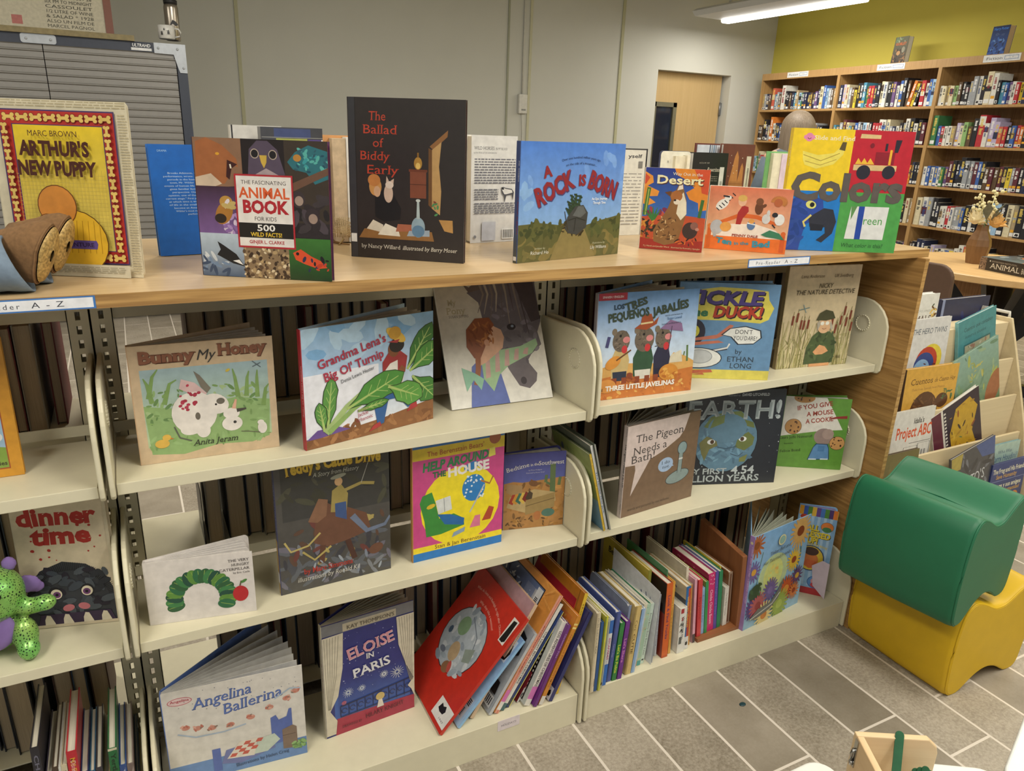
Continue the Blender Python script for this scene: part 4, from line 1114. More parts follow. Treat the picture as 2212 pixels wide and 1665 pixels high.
G1 += [('e', 0.17, 0.72, 0.09, 0.055, '#e8e8e4', 40)] + [('s', [(0.1 + 0.03 * i, 0.66 + 0.04 * i), (0.14 + 0.03 * i, 0.62 + 0.04 * i)], 0.012, '#22242c') for i in range(7)] + [('e', 0.23, 0.82, 0.045, 0.03, '#e0e0dc', 20), ('s', [(0.17, 0.85), (0.25, 0.84)], 0.02, '#2c2c34'), ('p', [(0.36, 0.42), (0.42, 0.42), (0.44, 0.52), (0.50, 0.63), (0.49, 0.7), (0.42, 0.72), (0.37, 0.6)], '#a82c2c'), ('e', 0.41, 0.78, 0.05, 0.06, '#e8b898'), ('e', 0.41, 0.83, 0.055, 0.04, '#d8b060'), ('e', 0.62, 0.69, 0.05, 0.08, '#6a4028'), ('e', 0.62, 0.79, 0.045, 0.045, '#7a4c30'), ('e', 0.68, 0.73, 0.03, 0.02, '#6a4028', 40)] + rays(0.85, 0.8, 0.03, 0.1, 20, 0.02, '#c88040', -40, 190) + [('e', 0.84, 0.79, 0.05, 0.05, '#b8643c'), ('e', 0.72, 0.53, 0.05, 0.06, '#d8d8d8'), ('e', 0.74, 0.62, 0.02, 0.04, '#d0d0d0'), ('e', 0.88, 0.53, 0.06, 0.07, '#e8e8e6'), ('e', 0.82, 0.6, 0.035, 0.03, '#26262c'), ('s', [(0.8, 0.45), (0.84, 0.4)], 0.015, '#26262c'),
       ('e', 0.13, 0.36, 0.08, 0.09, '#b8bcc4'), ('s', [(0.1, 0.32), (0.12, 0.2)], 0.035, '#b0b4bc'), ('e', 0.24, 0.37, 0.07, 0.06, '#e0a050'), ('e', 0.55, 0.42, 0.05, 0.06, '#5878a8'), ('s', [(0.5, 0.45), (0.6, 0.43)], 0.015, '#e8e8e8'), ('e', 0.55, 0.48, 0.035, 0.03, '#e0a050'), ('p', [(0.68, 0.28), (0.78, 0.36), (0.9, 0.32), (0.97, 0.22), (0.85, 0.24), (0.75, 0.25)], '#3c8060'),
       ('t', 'PENNY DALE', 0.49, 0.225, 0.04, '#9c3420', {'w': 0.32, 'f': 'b'}), ('t', 'Ten', 0.24, 0.10, 0.085, '#3c90a8', {'w': 0.2, 'f': 'h', 'rot': -6}), ('t', 'in the', 0.46, 0.10, 0.05, '#3c90a8', {'w': 0.18, 'f': 'b', 'rot': 4}), ('t', 'Bed', 0.70, 0.085, 0.095, '#3c90a8', {'w': 0.22, 'f': 'h', 'rot': 4})]
G1 = [('r', 0, 0, 1, 1, '#e4d8c8')] + G1
book('orange board book with toy animals jumping on a bed', (0.364, 0.158, ZT), -47, 0.180, 0.142, 0.018, 0, '#e4d8c8', G1, r=0.012, bt=0.002)
H1 = [('r', 0, 0, 1, 1, '#e8c820'), ('r', 0.0, 0.5, 0.5, 1, '#ecca1e'), ('r', 0.5, 0.5, 1, 1, '#bc1c2c'), ('r', 0, 0, 0.47, 0.5, '#1a78c8'), ('r', 0.47, 0, 1, 0.5, '#4c9c48'), ('s', [(0.0, 0.505), (0.5, 0.505)], 0.006, '#e8c820'),
      ('e', 0.13, 0.93, 0.034, 0.034, '#e088b0'), ('e', 0.095, 0.93, 0.012, 0.016, '#e088b0'), ('e', 0.165, 0.93, 0.012, 0.016, '#e088b0'), ('s', [(0.115, 0.925), (0.13, 0.915), (0.145, 0.925)], 0.005, '#4c1c38'), ('t', 'Slide and Find', 0.34, 0.912, 0.035, '#f2ecd8', {'w': 0.34, 'f': 'rs'}),
      ('p', [(0.09, 0.82), (0.22, 0.79), (0.35, 0.81), (0.42, 0.88), (0.44, 0.88), (0.43, 0.8), (0.36, 0.72), (0.22, 0.68), (0.12, 0.71), (0.1, 0.75)], '#e8d860'), ('s', [(0.1, 0.79), (0.25, 0.745), (0.4, 0.81)], 0.006, '#a89030'), ('s', [(0.12, 0.74), (0.25, 0.71), (0.38, 0.76)], 0.006, '#b8a040'), ('p', [(0.39, 0.84), (0.41, 0.9), (0.445, 0.9), (0.44, 0.83)], '#5a4c28'),
      ('p', [(0.55, 0.935), (0.72, 0.935), (0.72, 0.965), (0.555, 0.97)], '#d8bc84'), ('r', 0.70, 0.73, 0.86, 0.83, '#8c1424'), ('r', 0.815, 0.73, 0.835, 0.85, '#e8b030'), ('r', 0.77, 0.84, 0.79, 0.9, '#28202c'), ('p', [(0.85, 0.83), (0.88, 0.83), (0.9, 0.93), (0.85, 0.93)], '#28202c'), ('p', [(0.54, 0.73), (0.56, 0.78), (0.59, 0.74), (0.61, 0.78), (0.64, 0.74), (0.66, 0.78), (0.7, 0.73)], '#e8b838'), ('r', 0.53, 0.68, 0.89, 0.725, '#d8bc84'), ('e', 0.62, 0.665, 0.058, 0.058, '#24202c'), ('e', 0.83, 0.67, 0.054, 0.054, '#24202c'), ('e', 0.66, 0.88, 0.018, 0.02, '#7c1020'),
      ('p', [(0.0, 0.35), (0.08, 0.44), (0.2, 0.47), (0.32, 0.43), (0.34, 0.34), (0.28, 0.26), (0.2, 0.22), (0.18, 0.1), (0.17, 0), (0, 0)], '#2848a0'), ('sc', 30, 0.0, 0.02, 0.17, 0.4, 0.03, 0.06, ['#20408c', '#3858b0', '#2c4c9c'], 4, 0.4), ('p', [(0.22, 0.28), (0.34, 0.36), (0.42, 0.35), (0.46, 0.25), (0.44, 0.15), (0.36, 0.07), (0.31, 0.09), (0.38, 0.15), (0.37, 0.2), (0.24, 0.2)], '#2a2c38'), ('p', [(0.24, 0.23), (0.36, 0.22), (0.35, 0.17), (0.25, 0.17)], '#1c1e28'), ('s', [(0.2, 0.2), (0.18, 0.24), (0.24, 0.3)], 0.018, '#d8cc70'), ('e', 0.225, 0.385, 0.045, 0.032, '#d8d878', -15), ('e', 0.235, 0.385, 0.02, 0.02, '#141418'),
      ('p', [(0.57, 0.385), (0.89, 0.385), (0.88, 0.11), (0.55, 0.11)], '#dcdedc'), ('r', 0.635, 0.11, 0.685, 0.385, '#2044a0'), ('p', [(0.57, 0.385), (0.62, 0.385), (0.58, 0.27)], '#5c8c50'), ('t', 'reen', 0.77, 0.235, 0.07, '#4c9c48', {'w': 0.17, 'f': 'r'}), ('t', 'What color is this?', 0.71, 0.04, 0.035, '#2c5c30', {'w': 0.36, 'f': 'r', 'sh': 0.1}),
      ('t', 'Colors', 0.505, 0.43, 0.215, '#5a524c', {'w': 0.94, 'f': 'h', 'sd': (0.0, 0.0, '#302a28')}), ('t', 'Colors', 0.505, 0.432, 0.21, '#5c544e', {'w': 0.935, 'f': 'b'})]
book('large board book in yellow, red, blue and green squares on the wooden top', (0.537, 0.095, ZT), -27.9, 0.274, 0.273, 0.020, 1, '#dcd8c8', H1, spine='#e6c420', sops=[('r', 0, 0, 1, 1, '#e6c420'), ('t', 'Colors', 0.7, 0.36, 0.052, '#5a524c', {'rot': -90, 'f': 'b'}), ('t', 'Slide and Find', 0.65, 0.8, 0.026, '#f2e8c0', {'rot': -90})], r=0.012, bt=0.003)

# ---------------------------------------------------------------- on the wooden top, back row
book('white book with a dark spine edge standing behind the animal book', (-0.626, 0.478, ZT), 0, 0.1, 0.236, 0.03, 0, '#d9d8d2', [('t', 'R', 0.45, 0.83, 0.04, '#3c3a38', {'f': 'rs'}), ('r', 0, 0, 0.03, 1, '#2c2c30')], pages=PAGES_T, fin=MATTE)
o = book('book in a clear jacket with a green and purple picture behind the animal book', (-0.578, 0.41, ZT), -1, 0.12, 0.2345, 0.04, 0, '#46484e', [('r', 0.2, 0.92, 0.8, 0.99, '#44507c'), ('r', 0.0, 0.915, 1, 0.92, '#9a9c9a'), ('r', 0.23, 0.6, 0.74, 0.91, '#a8b058'), ('s', [(0.32, 0.7), (0.4, 0.86), (0.5, 0.89), (0.6, 0.8), (0.66, 0.7)], 0.012, '#3c4a30'), ('s', [(0.45, 0.89), (0.55, 0.84), (0.7, 0.78)], 0.01, '#3c4a30'), ('r', 0.75, 0.6, 0.97, 0.905, '#5c4c8c'), ('r', 0.78, 0.84, 0.92, 0.86, '#d8d8e0'), ('r', 0.975, 0.7, 1, 0.905, '#dcdcdc')], pages=PAGES_W)
t = empty('open_book', 'thick open book with tan pages and an orange cover behind the black book', 'book', (-0.46, 0.46, ZT + 0.0004), (0, 0, R(-8)))
b = MB(); b.box(0, 0.034, 0, 0.075, 0.036, 0.222, '#d8a068'); b.box(0.075, 0.0, 0.0, 0.077, 0.036, 0.222, '#c8783c')
art(b, [('s', [(0.1, 0.9), (0.3, 0.9)], 0.015, '#5a4630'), ('s', [(0.12, 0.84), (0.3, 0.84)], 0.012, '#5a4630')], 0.05, 0.222, (0, 0.034, 0)); b.build('cover', MATTE, t)
b = MB(); b.box(0.03, -0.03, 0.002, 0.058, 0.033, 0.216); b.build('pages', mat('#cbb596', 0.9, noise=0.12, scale=90, name='tan_pages'), t)
b = MB(); b.box(0.0585, -0.032, 0.002, 0.072, 0.033, 0.219); b.build('pages', PAGES_W, t)
t = empty('burlap_bow', 'piece of tan burlap leaning on the thick open book', 'burlap', (-0.443, 0.405, 1.132))
b = MB()
for i in range(9):
    z = 0.0035 * i
    b.tube([(-0.004 + 0.0012 * i, -0.002, z + 0.003), (0.012, -0.012, z + 0.004), (0.026, -0.013, z - 0.001), (0.043, -0.004, z - 0.008 + 0.002 * (i % 2))], 0.0011, 6)
for i in range(11):
    x = 0.001 + 0.0042 * i
    yy = -0.013 + abs(x - 0.02) ** 2 * 18
    b.tube([(x, yy, -0.006 - 0.1 * max(0, x - 0.02)), (x, yy - 0.001, 0.015), (x, yy, 0.036 - 0.15 * max(0, x - 0.02))], 0.0011, 6)
b.build('woven_cloth', mat('#bda67c', 0.95), t)
b = MB(); b.tube([(0.012, -0.01, 0.004), (0.016, -0.012, -0.010), (0.005, -0.012, -0.0235)], 0.0016, 6); b.build('string', mat('#a58c5c', 0.9), t)
t = empty('twig', 'brown twig lying on the wooden top beside the animal book', 'twig', (-0.442, 0.40, ZT))
b = MB(); b.tube([(0, 0.03, 0.003), (0.01, 0.0, 0.0035), (0.024, -0.022, 0.003)], [0.0028, 0.0024, 0.0015], 8); b.tube([(0.012, -0.003, 0.0035), (0.022, 0.012, 0.010)], [0.0018, 0.0008], 6)
b.build('twig_wood', mat('#7c5c34', 0.8, noise=0.2), t)
W1 = [('r', 0, 0, 1, 1, '#dfddd6'), ('t', 'WILD HORSES', 0.28, 0.87, 0.03, '#3a3a3c', {'w': 0.44, 'f': 'rs'}), ('t', 'IN MY BLOOD', 0.66, 0.87, 0.022, '#3a3a3c', {'w': 0.26, 'f': 'rs'}), ('t', 'by EVA PENDLETON HENDERSON', 0.3, 0.835, 0.014, '#55555a', {'w': 0.5})]
W1 += lines(0.07, 0.98, 0.55, 0.79, 10, '#77777c', 9, 4, 0.5) + lines(0.07, 0.60, 0.40, 0.51, 5, '#77777c', 6, 5, 0.5) + lines(0.07, 0.98, 0.27, 0.38, 5, '#77777c', 9, 6, 0.5)
W1 += [('p', [(0.66, 0.5), (0.7, 0.53), (0.76, 0.52), (0.9, 0.51), (0.95, 0.48), (0.93, 0.40), (0.9, 0.46), (0.78, 0.45), (0.74, 0.38), (0.72, 0.45), (0.68, 0.47)], '#4a4a50'), ('p', [(0.68, 0.5), (0.71, 0.52), (0.77, 0.51), (0.9, 0.5), (0.92, 0.475), (0.78, 0.46), (0.73, 0.46)], '#dfddd6'), ('e', 0.69, 0.515, 0.035, 0.02, '#26262a', -30), ('r', 0.24, 0.02, 0.55, 0.2, '#c4c6cc'), ('r', 0.7, 0.03, 0.98, 0.13, '#eeeeea')] + [('r', 0.72 + i * 0.022, 0.04, 0.732 + i * 0.022, 0.12, '#2a2a2c') for i in range(11)] + [('e', 0.09, 0.06, 0.03, 0.03, '#8a8a8e')]
book('white book showing the text of its back cover between the black and the blue books', (-0.148, 0.354, ZT), 6, 0.118, 0.233, 0.024, 0, '#dfddd6', W1, side='R', pages=PAGES, fin=MATTE, bt=0.0008)
Y1 = [('r', 0, 0, 1, 1, '#dbd9cf'), ('t', 'yself', 0.72, 0.895, 0.04, '#3c3c40', {'w': 0.3, 'f': 'b'}), ('r', 0.965, 0, 1, 1, '#2c2c30'), ('r', 0, 0.985, 1, 1, '#2c2c30')] + lines(0.3, 0.9, 0.1, 0.72, 16, '#9c9a96', 3, 7, 0.3) + [('r', 0.8 + 0.0, 0.78 + i * 0.009, 0.9, 0.784 + i * 0.009, '#44444a') for i in range(9)]
book('cream book with small text half hidden behind the blue rock book', (0.225, 0.40, ZT), 0, 0.135, 0.214, 0.02, 0, '#dbd9cf', Y1, side='R', pages=PAGES_W, fin=MATTE)
t = empty('open_book', 'open white book with a loose flap behind the coyote book', 'book', (0.452, 0.47, ZT + 0.0004))
b = MB(); b.prism(rrect(0, 0, 0.105, 0.21, 0.01), 0.0, 0.002, 'y', '#3a3f5c'); b.prism(rrect(0.004, 0.003, 0.105, 0.209, 0.01), -0.0015, -0.0002, 'y', '#e4e2d4'); art(b, [('t', 'R', 0.25, 0.85, 0.03, '#55524c', {'f': 'rs'})], 0.1, 0.21, (0.004, -0.0016, 0)); b.build('cover', MATTE, t)
b = MB(); b.box(0.045, -0.012, 0.004, 0.078, -0.0016, 0.197, '#e6dfc8'); b.box(0.0785, -0.02, 0.003, 0.088, -0.0016, 0.2, '#ece6d2'); b.build('pages', MATTE, t)
K1 = [('r', 0, 0, 1, 1, '#1c1b1c'), ('t', 'ACCLAIM FOR', 0.33, 0.86, 0.02, '#b8b4a8', {'w': 0.3, 'sp': 0.3, 'sh': 0.2}), ('t', 'Rewrites', 0.6, 0.76, 0.055, '#cfcabc', {'w': 0.38, 'f': 'rs', 'sh': 0.35}), ('r', 0.8, 0.25, 0.93, 0.82, '#cfd1cc')] + [('r', 0.84, 0.45 + i * 0.016, 0.9, 0.457 + i * 0.016, '#26262a') for i in range(12)] + lines(0.1, 0.75, 0.62, 0.7, 3, '#8a867c', 6, 4, 0.3)
book('black book with grey script lettering behind the coyote and bed books', (0.560, 0.46, ZT), -3, 0.116, 0.208, 0.022, 0, '#1c1b1c', K1, side='R')
t = empty('open_book', 'book with a pale inside page standing behind the brown castle book', 'book', (0.612, 0.52, ZT + 0.0004))
b = MB(); b.box(0, 0.0, 0, 0.09, 0.003, 0.232, '#6e3a30'); b.box(0.006, -0.003, 0.004, 0.09, 0.0, 0.228, '#d6dde6')
art(b, [('r', 0.55, 0, 0.6, 1, '#4c5c74'), ('r', 0.65, 0, 0.68, 1, '#4c5c74'), ('r', 0.72, 0, 0.8, 1, '#8aa0b8'), ('r', 0.83, 0, 0.86, 1, '#4c5c74')], 0.08, 0.224, (0.006, -0.003, 0.004)); b.build('cover', MATTE, t)
N1 = [('r', 0, 0, 1, 1, '#6b3c2c'), ('p', [(0.28, 0.55), (0.40, 0.86), (0.46, 0.92), (0.52, 0.85), (0.55, 0.56)], '#b87c42'), ('p', [(0.55, 0.55), (0.62, 0.74), (0.66, 0.78), (0.71, 0.72), (0.72, 0.55)], '#b87c42'), ('p', [(0.1, 0.1), (0.25, 0.3), (0.28, 0.56), (0.72, 0.56), (0.8, 0.3), (0.95, 0.1)], '#a8703c')] + [('s', [(0.27 - 0.01 * i, 0.53 - 0.035 * i), (0.73 + 0.01 * i, 0.53 - 0.035 * i)], 0.012, '#7c4c28') for i in range(9)] + [('r', 0.78, 0.4, 0.93, 0.86, '#cfc9b4')] + [('r', 0.84, 0.5 + i * 0.016, 0.89, 0.508 + i * 0.016, '#3a3430') for i in range(14)] + [('sc', 16, 0.05, 0.3, 0.9, 0.9, 0.01, 0.014, ['#d8c8b0'], 4, 1.0)]
book('brown book with an orange castle and stars behind the bed book', (0.688, 0.488, ZT), -2, 0.112, 0.233, 0.016, 0, '#6b3c2c', N1, side='R', fin=MATTE)
t = empty('open_book', 'green edged book with a lilac sheet behind the large board book', 'book', (0.70, 0.335, ZT + 0.0004), (0, 0, R(-14)))
b = MB(); b.box(0, 0.0, 0, 0.13, 0.003, 0.218, '#74b070'); b.box(0.128, -0.03, 0, 0.131, 0.003, 0.218, '#74b070'); b.build('cover', MATTE, t)
b = MB(); b.box(0.012, -0.016, 0.003, 0.126, -0.0005, 0.214, '#e2dfc8'); b.build('pages', MATTE, t)
b = MB(); b.box(0.035, -0.019, 0.003, 0.127, -0.0165, 0.212, '#d8c8dc'); art(b, [(q[0], q[1], q[2], q[3], q[4], q[5]) for q in lines(0.2, 0.95, 0.3, 0.92, 13, '#a890a8', 4, 5, 0.35)], 0.09, 0.21, (0.035, -0.019, 0.003)); b.build('loose_sheet', MATTE, t)
# ---------------------------------------------------------------- left bay
Q1 = [('r', 0, 0, 1, 1, '#d89a30'), ('r', 0.06, 0.06, 0.9, 0.94, '#a8542c'), ('g', 0.07, 0.07, 0.89, 0.93, '#a8c8e0', '#88b0dc'), ('p', [(0.07, 0.07), (0.89, 0.07), (0.89, 0.22), (0.5, 0.28), (0.07, 0.26)], '#86a648'), ('e', 0.78, 0.3, 0.1, 0.06, '#e4e8e8'), ('sc', 10, 0.6, 0.24, 0.88, 0.4, 0.02, 0.05, ['#e8ecec', '#c8d8e8', '#d89a80'], 3), ('t', 'stories', 0.8, 0.09, 0.03, '#3c3428', {'w': 0.16, 'f': 'b'})]
book('picture book with an orange border at the left edge of the upper shelf', (-1.205, 0.145, ZS[0]), -0.5, 0.172, 0.229, 0.012, 1, '#d89a30', Q1)
M1 = [('r', 0, 0, 1, 1, '#d2c3a8'), ('t', 'Jan Pienkowski', 0.42, 0.945, 0.05, '#2c2624', {'w': 0.8, 'f': 'rs'}), ('t', 'dinner', 0.46, 0.765, 0.12, '#a82c24', {'w': 0.82, 'f': 'h', 'j': 6}), ('t', 'time', 0.48, 0.625, 0.12, '#a82c24', {'w': 0.62, 'f': 'h', 'j': 6}), ('sc', 22, 0.15, 0.5, 0.9, 0.78, 0.008, 0.022, ['#a82c24'], 4, 0.9),
      ('p', [(0.0, 0.0), (0.0, 0.2), (0.06, 0.32), (0.2, 0.43), (0.45, 0.49), (0.7, 0.46), (0.9, 0.36), (0.98, 0.24), (1, 0.0)], '#34363c')] + rays(0.5, 0.16, 0.42, 0.52, 60, 0.012, '#1c1c20', 15, 165, 0.62) + [('sc', 60, 0.1, 0.1, 0.92, 0.42, 0.04, 0.1, ['#3c424c', '#2a2c34', '#4a5058', '#241f2c'], 6), ('e', 0.33, 0.255, 0.075, 0.085, '#1c1a20'), ('e', 0.34, 0.25, 0.062, 0.066, '#ded2bc'), ('e', 0.345, 0.245, 0.042, 0.042, '#6a3c6c'), ('e', 0.345, 0.245, 0.018, 0.018, '#141014'), ('e', 0.68, 0.265, 0.075, 0.085, '#1c1a20'), ('e', 0.675, 0.26, 0.062, 0.066, '#ded2bc'), ('e', 0.67, 0.255, 0.042, 0.042, '#6a3c6c'), ('e', 0.67, 0.255, 0.018, 0.018, '#141014'), ('e', 0.45, 0.14, 0.065, 0.045, '#c07078', 15), ('e', 0.62, 0.145, 0.065, 0.045, '#c07078', -15), ('p', [(0.1, 0.02), (0.14, 0.1), (0.9, 0.1), (0.95, 0.02)], '#3a2a44')] + [('p', [(x - 0.05, 0.0), (x - 0.045, 0.06), (x - 0.02, 0.095), (x + 0.02, 0.09), (x + 0.06, 0.03), (x + 0.07, 0.0)], '#ded2bc') for x in (0.22, 0.42, 0.64, 0.84)] + [('r', 0, 0, 1, 0.022, '#d2c3a8'), ('r', 0.965, 0, 1, 1, '#c8bca2')]
book('tan pop-up book with a grey monster face on the middle shelf, left bay', (-1.072, 0.168, ZS[1]), -14, 0.148, 0.262, 0.014, 2, '#d2c3a8', M1, spine='#c9bda6', fin=MATTE)

# ---------------------------------------------------------------- middle bay, upper shelf
P1 = [('r', 0, 0, 1, 1, '#cdb595'), ('g', 0.06, 0.14, 0.95, 0.80, '#b4c89c', '#9fb8c0'), ('p', [(0.08, 0.08), (0.3, 0.05), (0.55, 0.1), (0.8, 0.08), (0.93, 0.12), (0.95, 0.45), (0.7, 0.5), (0.3, 0.45), (0.06, 0.5)], '#8fae72'), ('sc', 90, 0.08, 0.35, 0.93, 0.62, 0.015, 0.035, ['#7c9c60', '#94b478', '#688a54', '#a4bc88'], 4, 0.4), ('sc', 60, 0.08, 0.1, 0.93, 0.36, 0.015, 0.04, ['#88aa68', '#98b87c', '#7c9c60'], 5, 0.3)]
for x, y, a, l in ((0.1, 0.66, 60, 0.16), (0.12, 0.62, 110, 0.12), (0.2, 0.6, 45, 0.14), (0.72, 0.6, 100, 0.15), (0.78, 0.6, 75, 0.12), (0.86, 0.58, 85, 0.14), (0.9, 0.5, 60, 0.1)):
    P1.append(('s', [(x, y - 0.1), (x + l * math.cos(R(a)) * 0.5, y + l * 0.5), (x + l * math.cos(R(a)), y + l * math.sin(R(a)))], (0.035, 0.008), '#7f9f5c'))
P1 += [('p', [(0.31, 0.62), (0.33, 0.7), (0.42, 0.66), (0.5, 0.56), (0.46, 0.52)], '#d8b8b8'), ('p', [(0.42, 0.76), (0.46, 0.72), (0.53, 0.6), (0.5, 0.56), (0.46, 0.62)], '#7a7468'), ('e', 0.40, 0.40, 0.16, 0.17, '#e6e0da'), ('e', 0.55, 0.46, 0.10, 0.08, '#e6e0da', -25), ('e', 0.36, 0.26, 0.07, 0.045, '#e6e0da'), ('e', 0.45, 0.24, 0.05, 0.06, '#e2dcd6'), ('sc', 16, 0.3, 0.42, 0.45, 0.66, 0.008, 0.02, ['#b83c54', '#a83448'], 7, 0.8), ('e', 0.42, 0.37, 0.018, 0.03, '#6c665c'), ('e', 0.59, 0.48, 0.03, 0.025, '#6c665c'), ('e', 0.555, 0.455, 0.008, 0.008, '#241e1c'), ('e', 0.66, 0.27, 0.075, 0.06, '#e6e0da'), ('e', 0.66, 0.36, 0.06, 0.045, '#e6e0da'), ('s', [(0.68, 0.4), (0.7, 0.48)], (0.03, 0.015), '#d8a890'), ('s', [(0.7, 0.38), (0.77, 0.39)], (0.03, 0.012), '#4c4640'), ('e', 0.68, 0.28, 0.012, 0.012, '#3c3a38'),
       ('s', [(0.25, 0.3), (0.28, 0.2), (0.36, 0.16)], 0.01, '#5c5c54'), ('e', 0.155, 0.165, 0.05, 0.035, '#d8b050'), ('e', 0.19, 0.215, 0.03, 0.025, '#d8b050'), ('p', [(0.215, 0.21), (0.24, 0.2), (0.215, 0.195)], '#c87830'), ('e', 0.88, 0.2, 0.035, 0.05, '#e2dcd6'), ('e', 0.87, 0.25, 0.025, 0.02, '#e2dcd6'), ('s', [(0.86, 0.16), (0.78, 0.18), (0.72, 0.19)], 0.005, '#6a6458'), ('e', 0.66, 0.74, 0.018, 0.01, '#d0b848', 30), ('s', [(0.84, 0.8), (0.9, 0.74)], 0.006, '#5c6870'), ('s', [(0.84, 0.75), (0.9, 0.78)], 0.006, '#5c6870'),
       ('t', 'Bunny', 0.06, 0.855, 0.095, '#8a5a44', {'a': 'l', 'w': 0.37, 'f': 'hs', 'sd': (0.004, -0.004, '#4c2c20')}), ('t', 'My', 0.51, 0.85, 0.085, '#3c3a38', {'w': 0.13, 'f': 'r', 'sh': 0.3}), ('t', 'Honey', 0.60, 0.875, 0.095, '#8a5a44', {'a': 'l', 'w': 0.34, 'f': 'hs', 'sd': (0.004, -0.004, '#4c2c20')}), ('t', 'Anita Jeram', 0.53, 0.115, 0.05, '#34342c', {'w': 0.32, 'f': 'rs', 'sh': 0.3})]
book('tan picture book with white rabbits in the grass on the upper shelf', (-0.861, 0.108, ZS[0]), -1.1, 0.227, 0.209, 0.013, 0, '#cdb595', P1, spine='#c6a684', sops=[('t', 'Bunny My Honey', 0.7, 0.55, 0.026, '#4c3428', {'rot': -90, 'f': 'b'}), ('t', 'ANITA JERAM', 0.68, 0.87, 0.022, '#5c4434', {'rot': -90}), ('t', 'CANDLEWICK', 0.68, 0.12, 0.02, '#5c4434', {'rot': -90})], open_=26, fan=4, pg='#c4bcae', fin=MATTE)
R1 = [('g', 0, 0, 1, 1, '#e4e8f0', '#88b4dc'), ('sc', 12, 0.0, 0.75, 1, 1, 0.06, 0.12, ['#9cc4e4', '#7cacd8', '#b4d2ea'], 3), ('r', 0.0, 0.12, 0.55, 0.62, '#e6e8f2'), ('p', [(0, 0.09), (0.3, 0.1), (0.6, 0.13), (1, 0.2), (1, 0), (0, 0)], '#8a5c38'), ('sc', 40, 0, 0.0, 1, 0.13, 0.02, 0.05, ['#a4744a', '#7c5030', '#986840'], 5, 0.4), ('p', [(0, 0.08), (0.08, 0.15), (0.22, 0.15), (0.32, 0.1), (0.1, 0.08)], '#6c5098')]
def leafp(x0, y0, x1, y1, w, c, c2='#a8c070'):
    dx, dy = x1 - x0, y1 - y0; l = math.hypot(dx, dy); nx, ny = -dy / l * w, dx / l * w
    P = [(x0, y0)] + [(x0 + dx * t + nx * q, y0 + dy * t + ny * q) for t, q in ((0.2, 0.3), (0.4, 0.9), (0.6, 1.0), (0.75, 0.95), (0.9, 0.55))] + [(x1, y1)] + [(x0 + dx * t - nx * q, y0 + dy * t - ny * q) for t, q in ((0.9, 0.5), (0.75, 1.0), (0.6, 0.85), (0.4, 0.9), (0.2, 0.3))]
    P2 = [(x + (1 if i < 6 else -1) * 0, y) for i, (x, y) in enumerate(P)]
    return [('s', P + [P[0]], 0.012, '#26401c'), ('p', P, c), ('s', [(x0, y0), (x1 - dx * 0.1, y1 - dy * 0.1)], (0.02, 0.005), c2)] + [('s', [(x0 + dx * t, y0 + dy * t), (x0 + dx * (t + 0.14) + nx * q, y0 + dy * (t + 0.14) + ny * q)], 0.004, c2) for t in (0.35, 0.5, 0.65) for q in (0.6, -0.6)]
R1 += leafp(0.78, 0.52, 0.99, 0.9, 0.07, '#3c7434') + leafp(0.8, 0.5, 1.08, 0.72, 0.09, '#4c8a3c') + leafp(0.82, 0.45, 1.02, 0.2, 0.1, '#448038') + leafp(0.15, 0.12, 0.2, 0.58, 0.05, '#5c9448') + leafp(0.13, 0.13, 0.1, 0.38, 0.04, '#5c9448')
R1 += [('s', [(0.14, 0.11), (0.3, 0.3), (0.55, 0.5)], (0.05, 0.03), '#a4bc7c'), ('s', [(0.16, 0.11), (0.35, 0.27), (0.6, 0.42)], (0.04, 0.03), '#8cac64'), ('p', [(0.50, 0.3), (0.53, 0.07), (0.58, 0.08), (0.62, 0.28), (0.7, 0.28), (0.78, 0.17), (0.83, 0.2), (0.78, 0.4), (0.6, 0.42)], '#2c5c98'), ('p', [(0.46, 0.03), (0.56, 0.06), (0.55, 0.1), (0.5, 0.08)], '#a83438'), ('p', [(0.77, 0.13), (0.86, 0.16), (0.85, 0.22), (0.8, 0.19)], '#a83438'), ('p', [(0.55, 0.42), (0.6, 0.62), (0.7, 0.66), (0.76, 0.55), (0.74, 0.4), (0.62, 0.34)], '#e0dcd4'), ('p', [(0.58, 0.62), (0.63, 0.7), (0.72, 0.7), (0.78, 0.64), (0.76, 0.5), (0.7, 0.52), (0.7, 0.62), (0.64, 0.6), (0.58, 0.52)], '#983034'), ('s', [(0.75, 0.55), (0.68, 0.45), (0.6, 0.4)], 0.045, '#8a5434'), ('e', 0.67, 0.72, 0.045, 0.055, '#7c4a2c'), ('e', 0.695, 0.75, 0.06, 0.05, '#241c1c'), ('e', 0.69, 0.84, 0.09, 0.035, '#dcb44c', -35), ('e', 0.68, 0.86, 0.05, 0.045, '#c89838'), ('p', [(0.62, 0.79), (0.7, 0.77), (0.72, 0.8)], '#a83438')]
R1 += leafp(0.3, 0.28, 0.75, 0.5, 0.11, '#4c8c3c') + leafp(0.62, 0.4, 0.9, 0.24, 0.10, '#5c9a44') + leafp(0.38, 0.24, 0.62, 0.28, 0.035, '#4c8838')
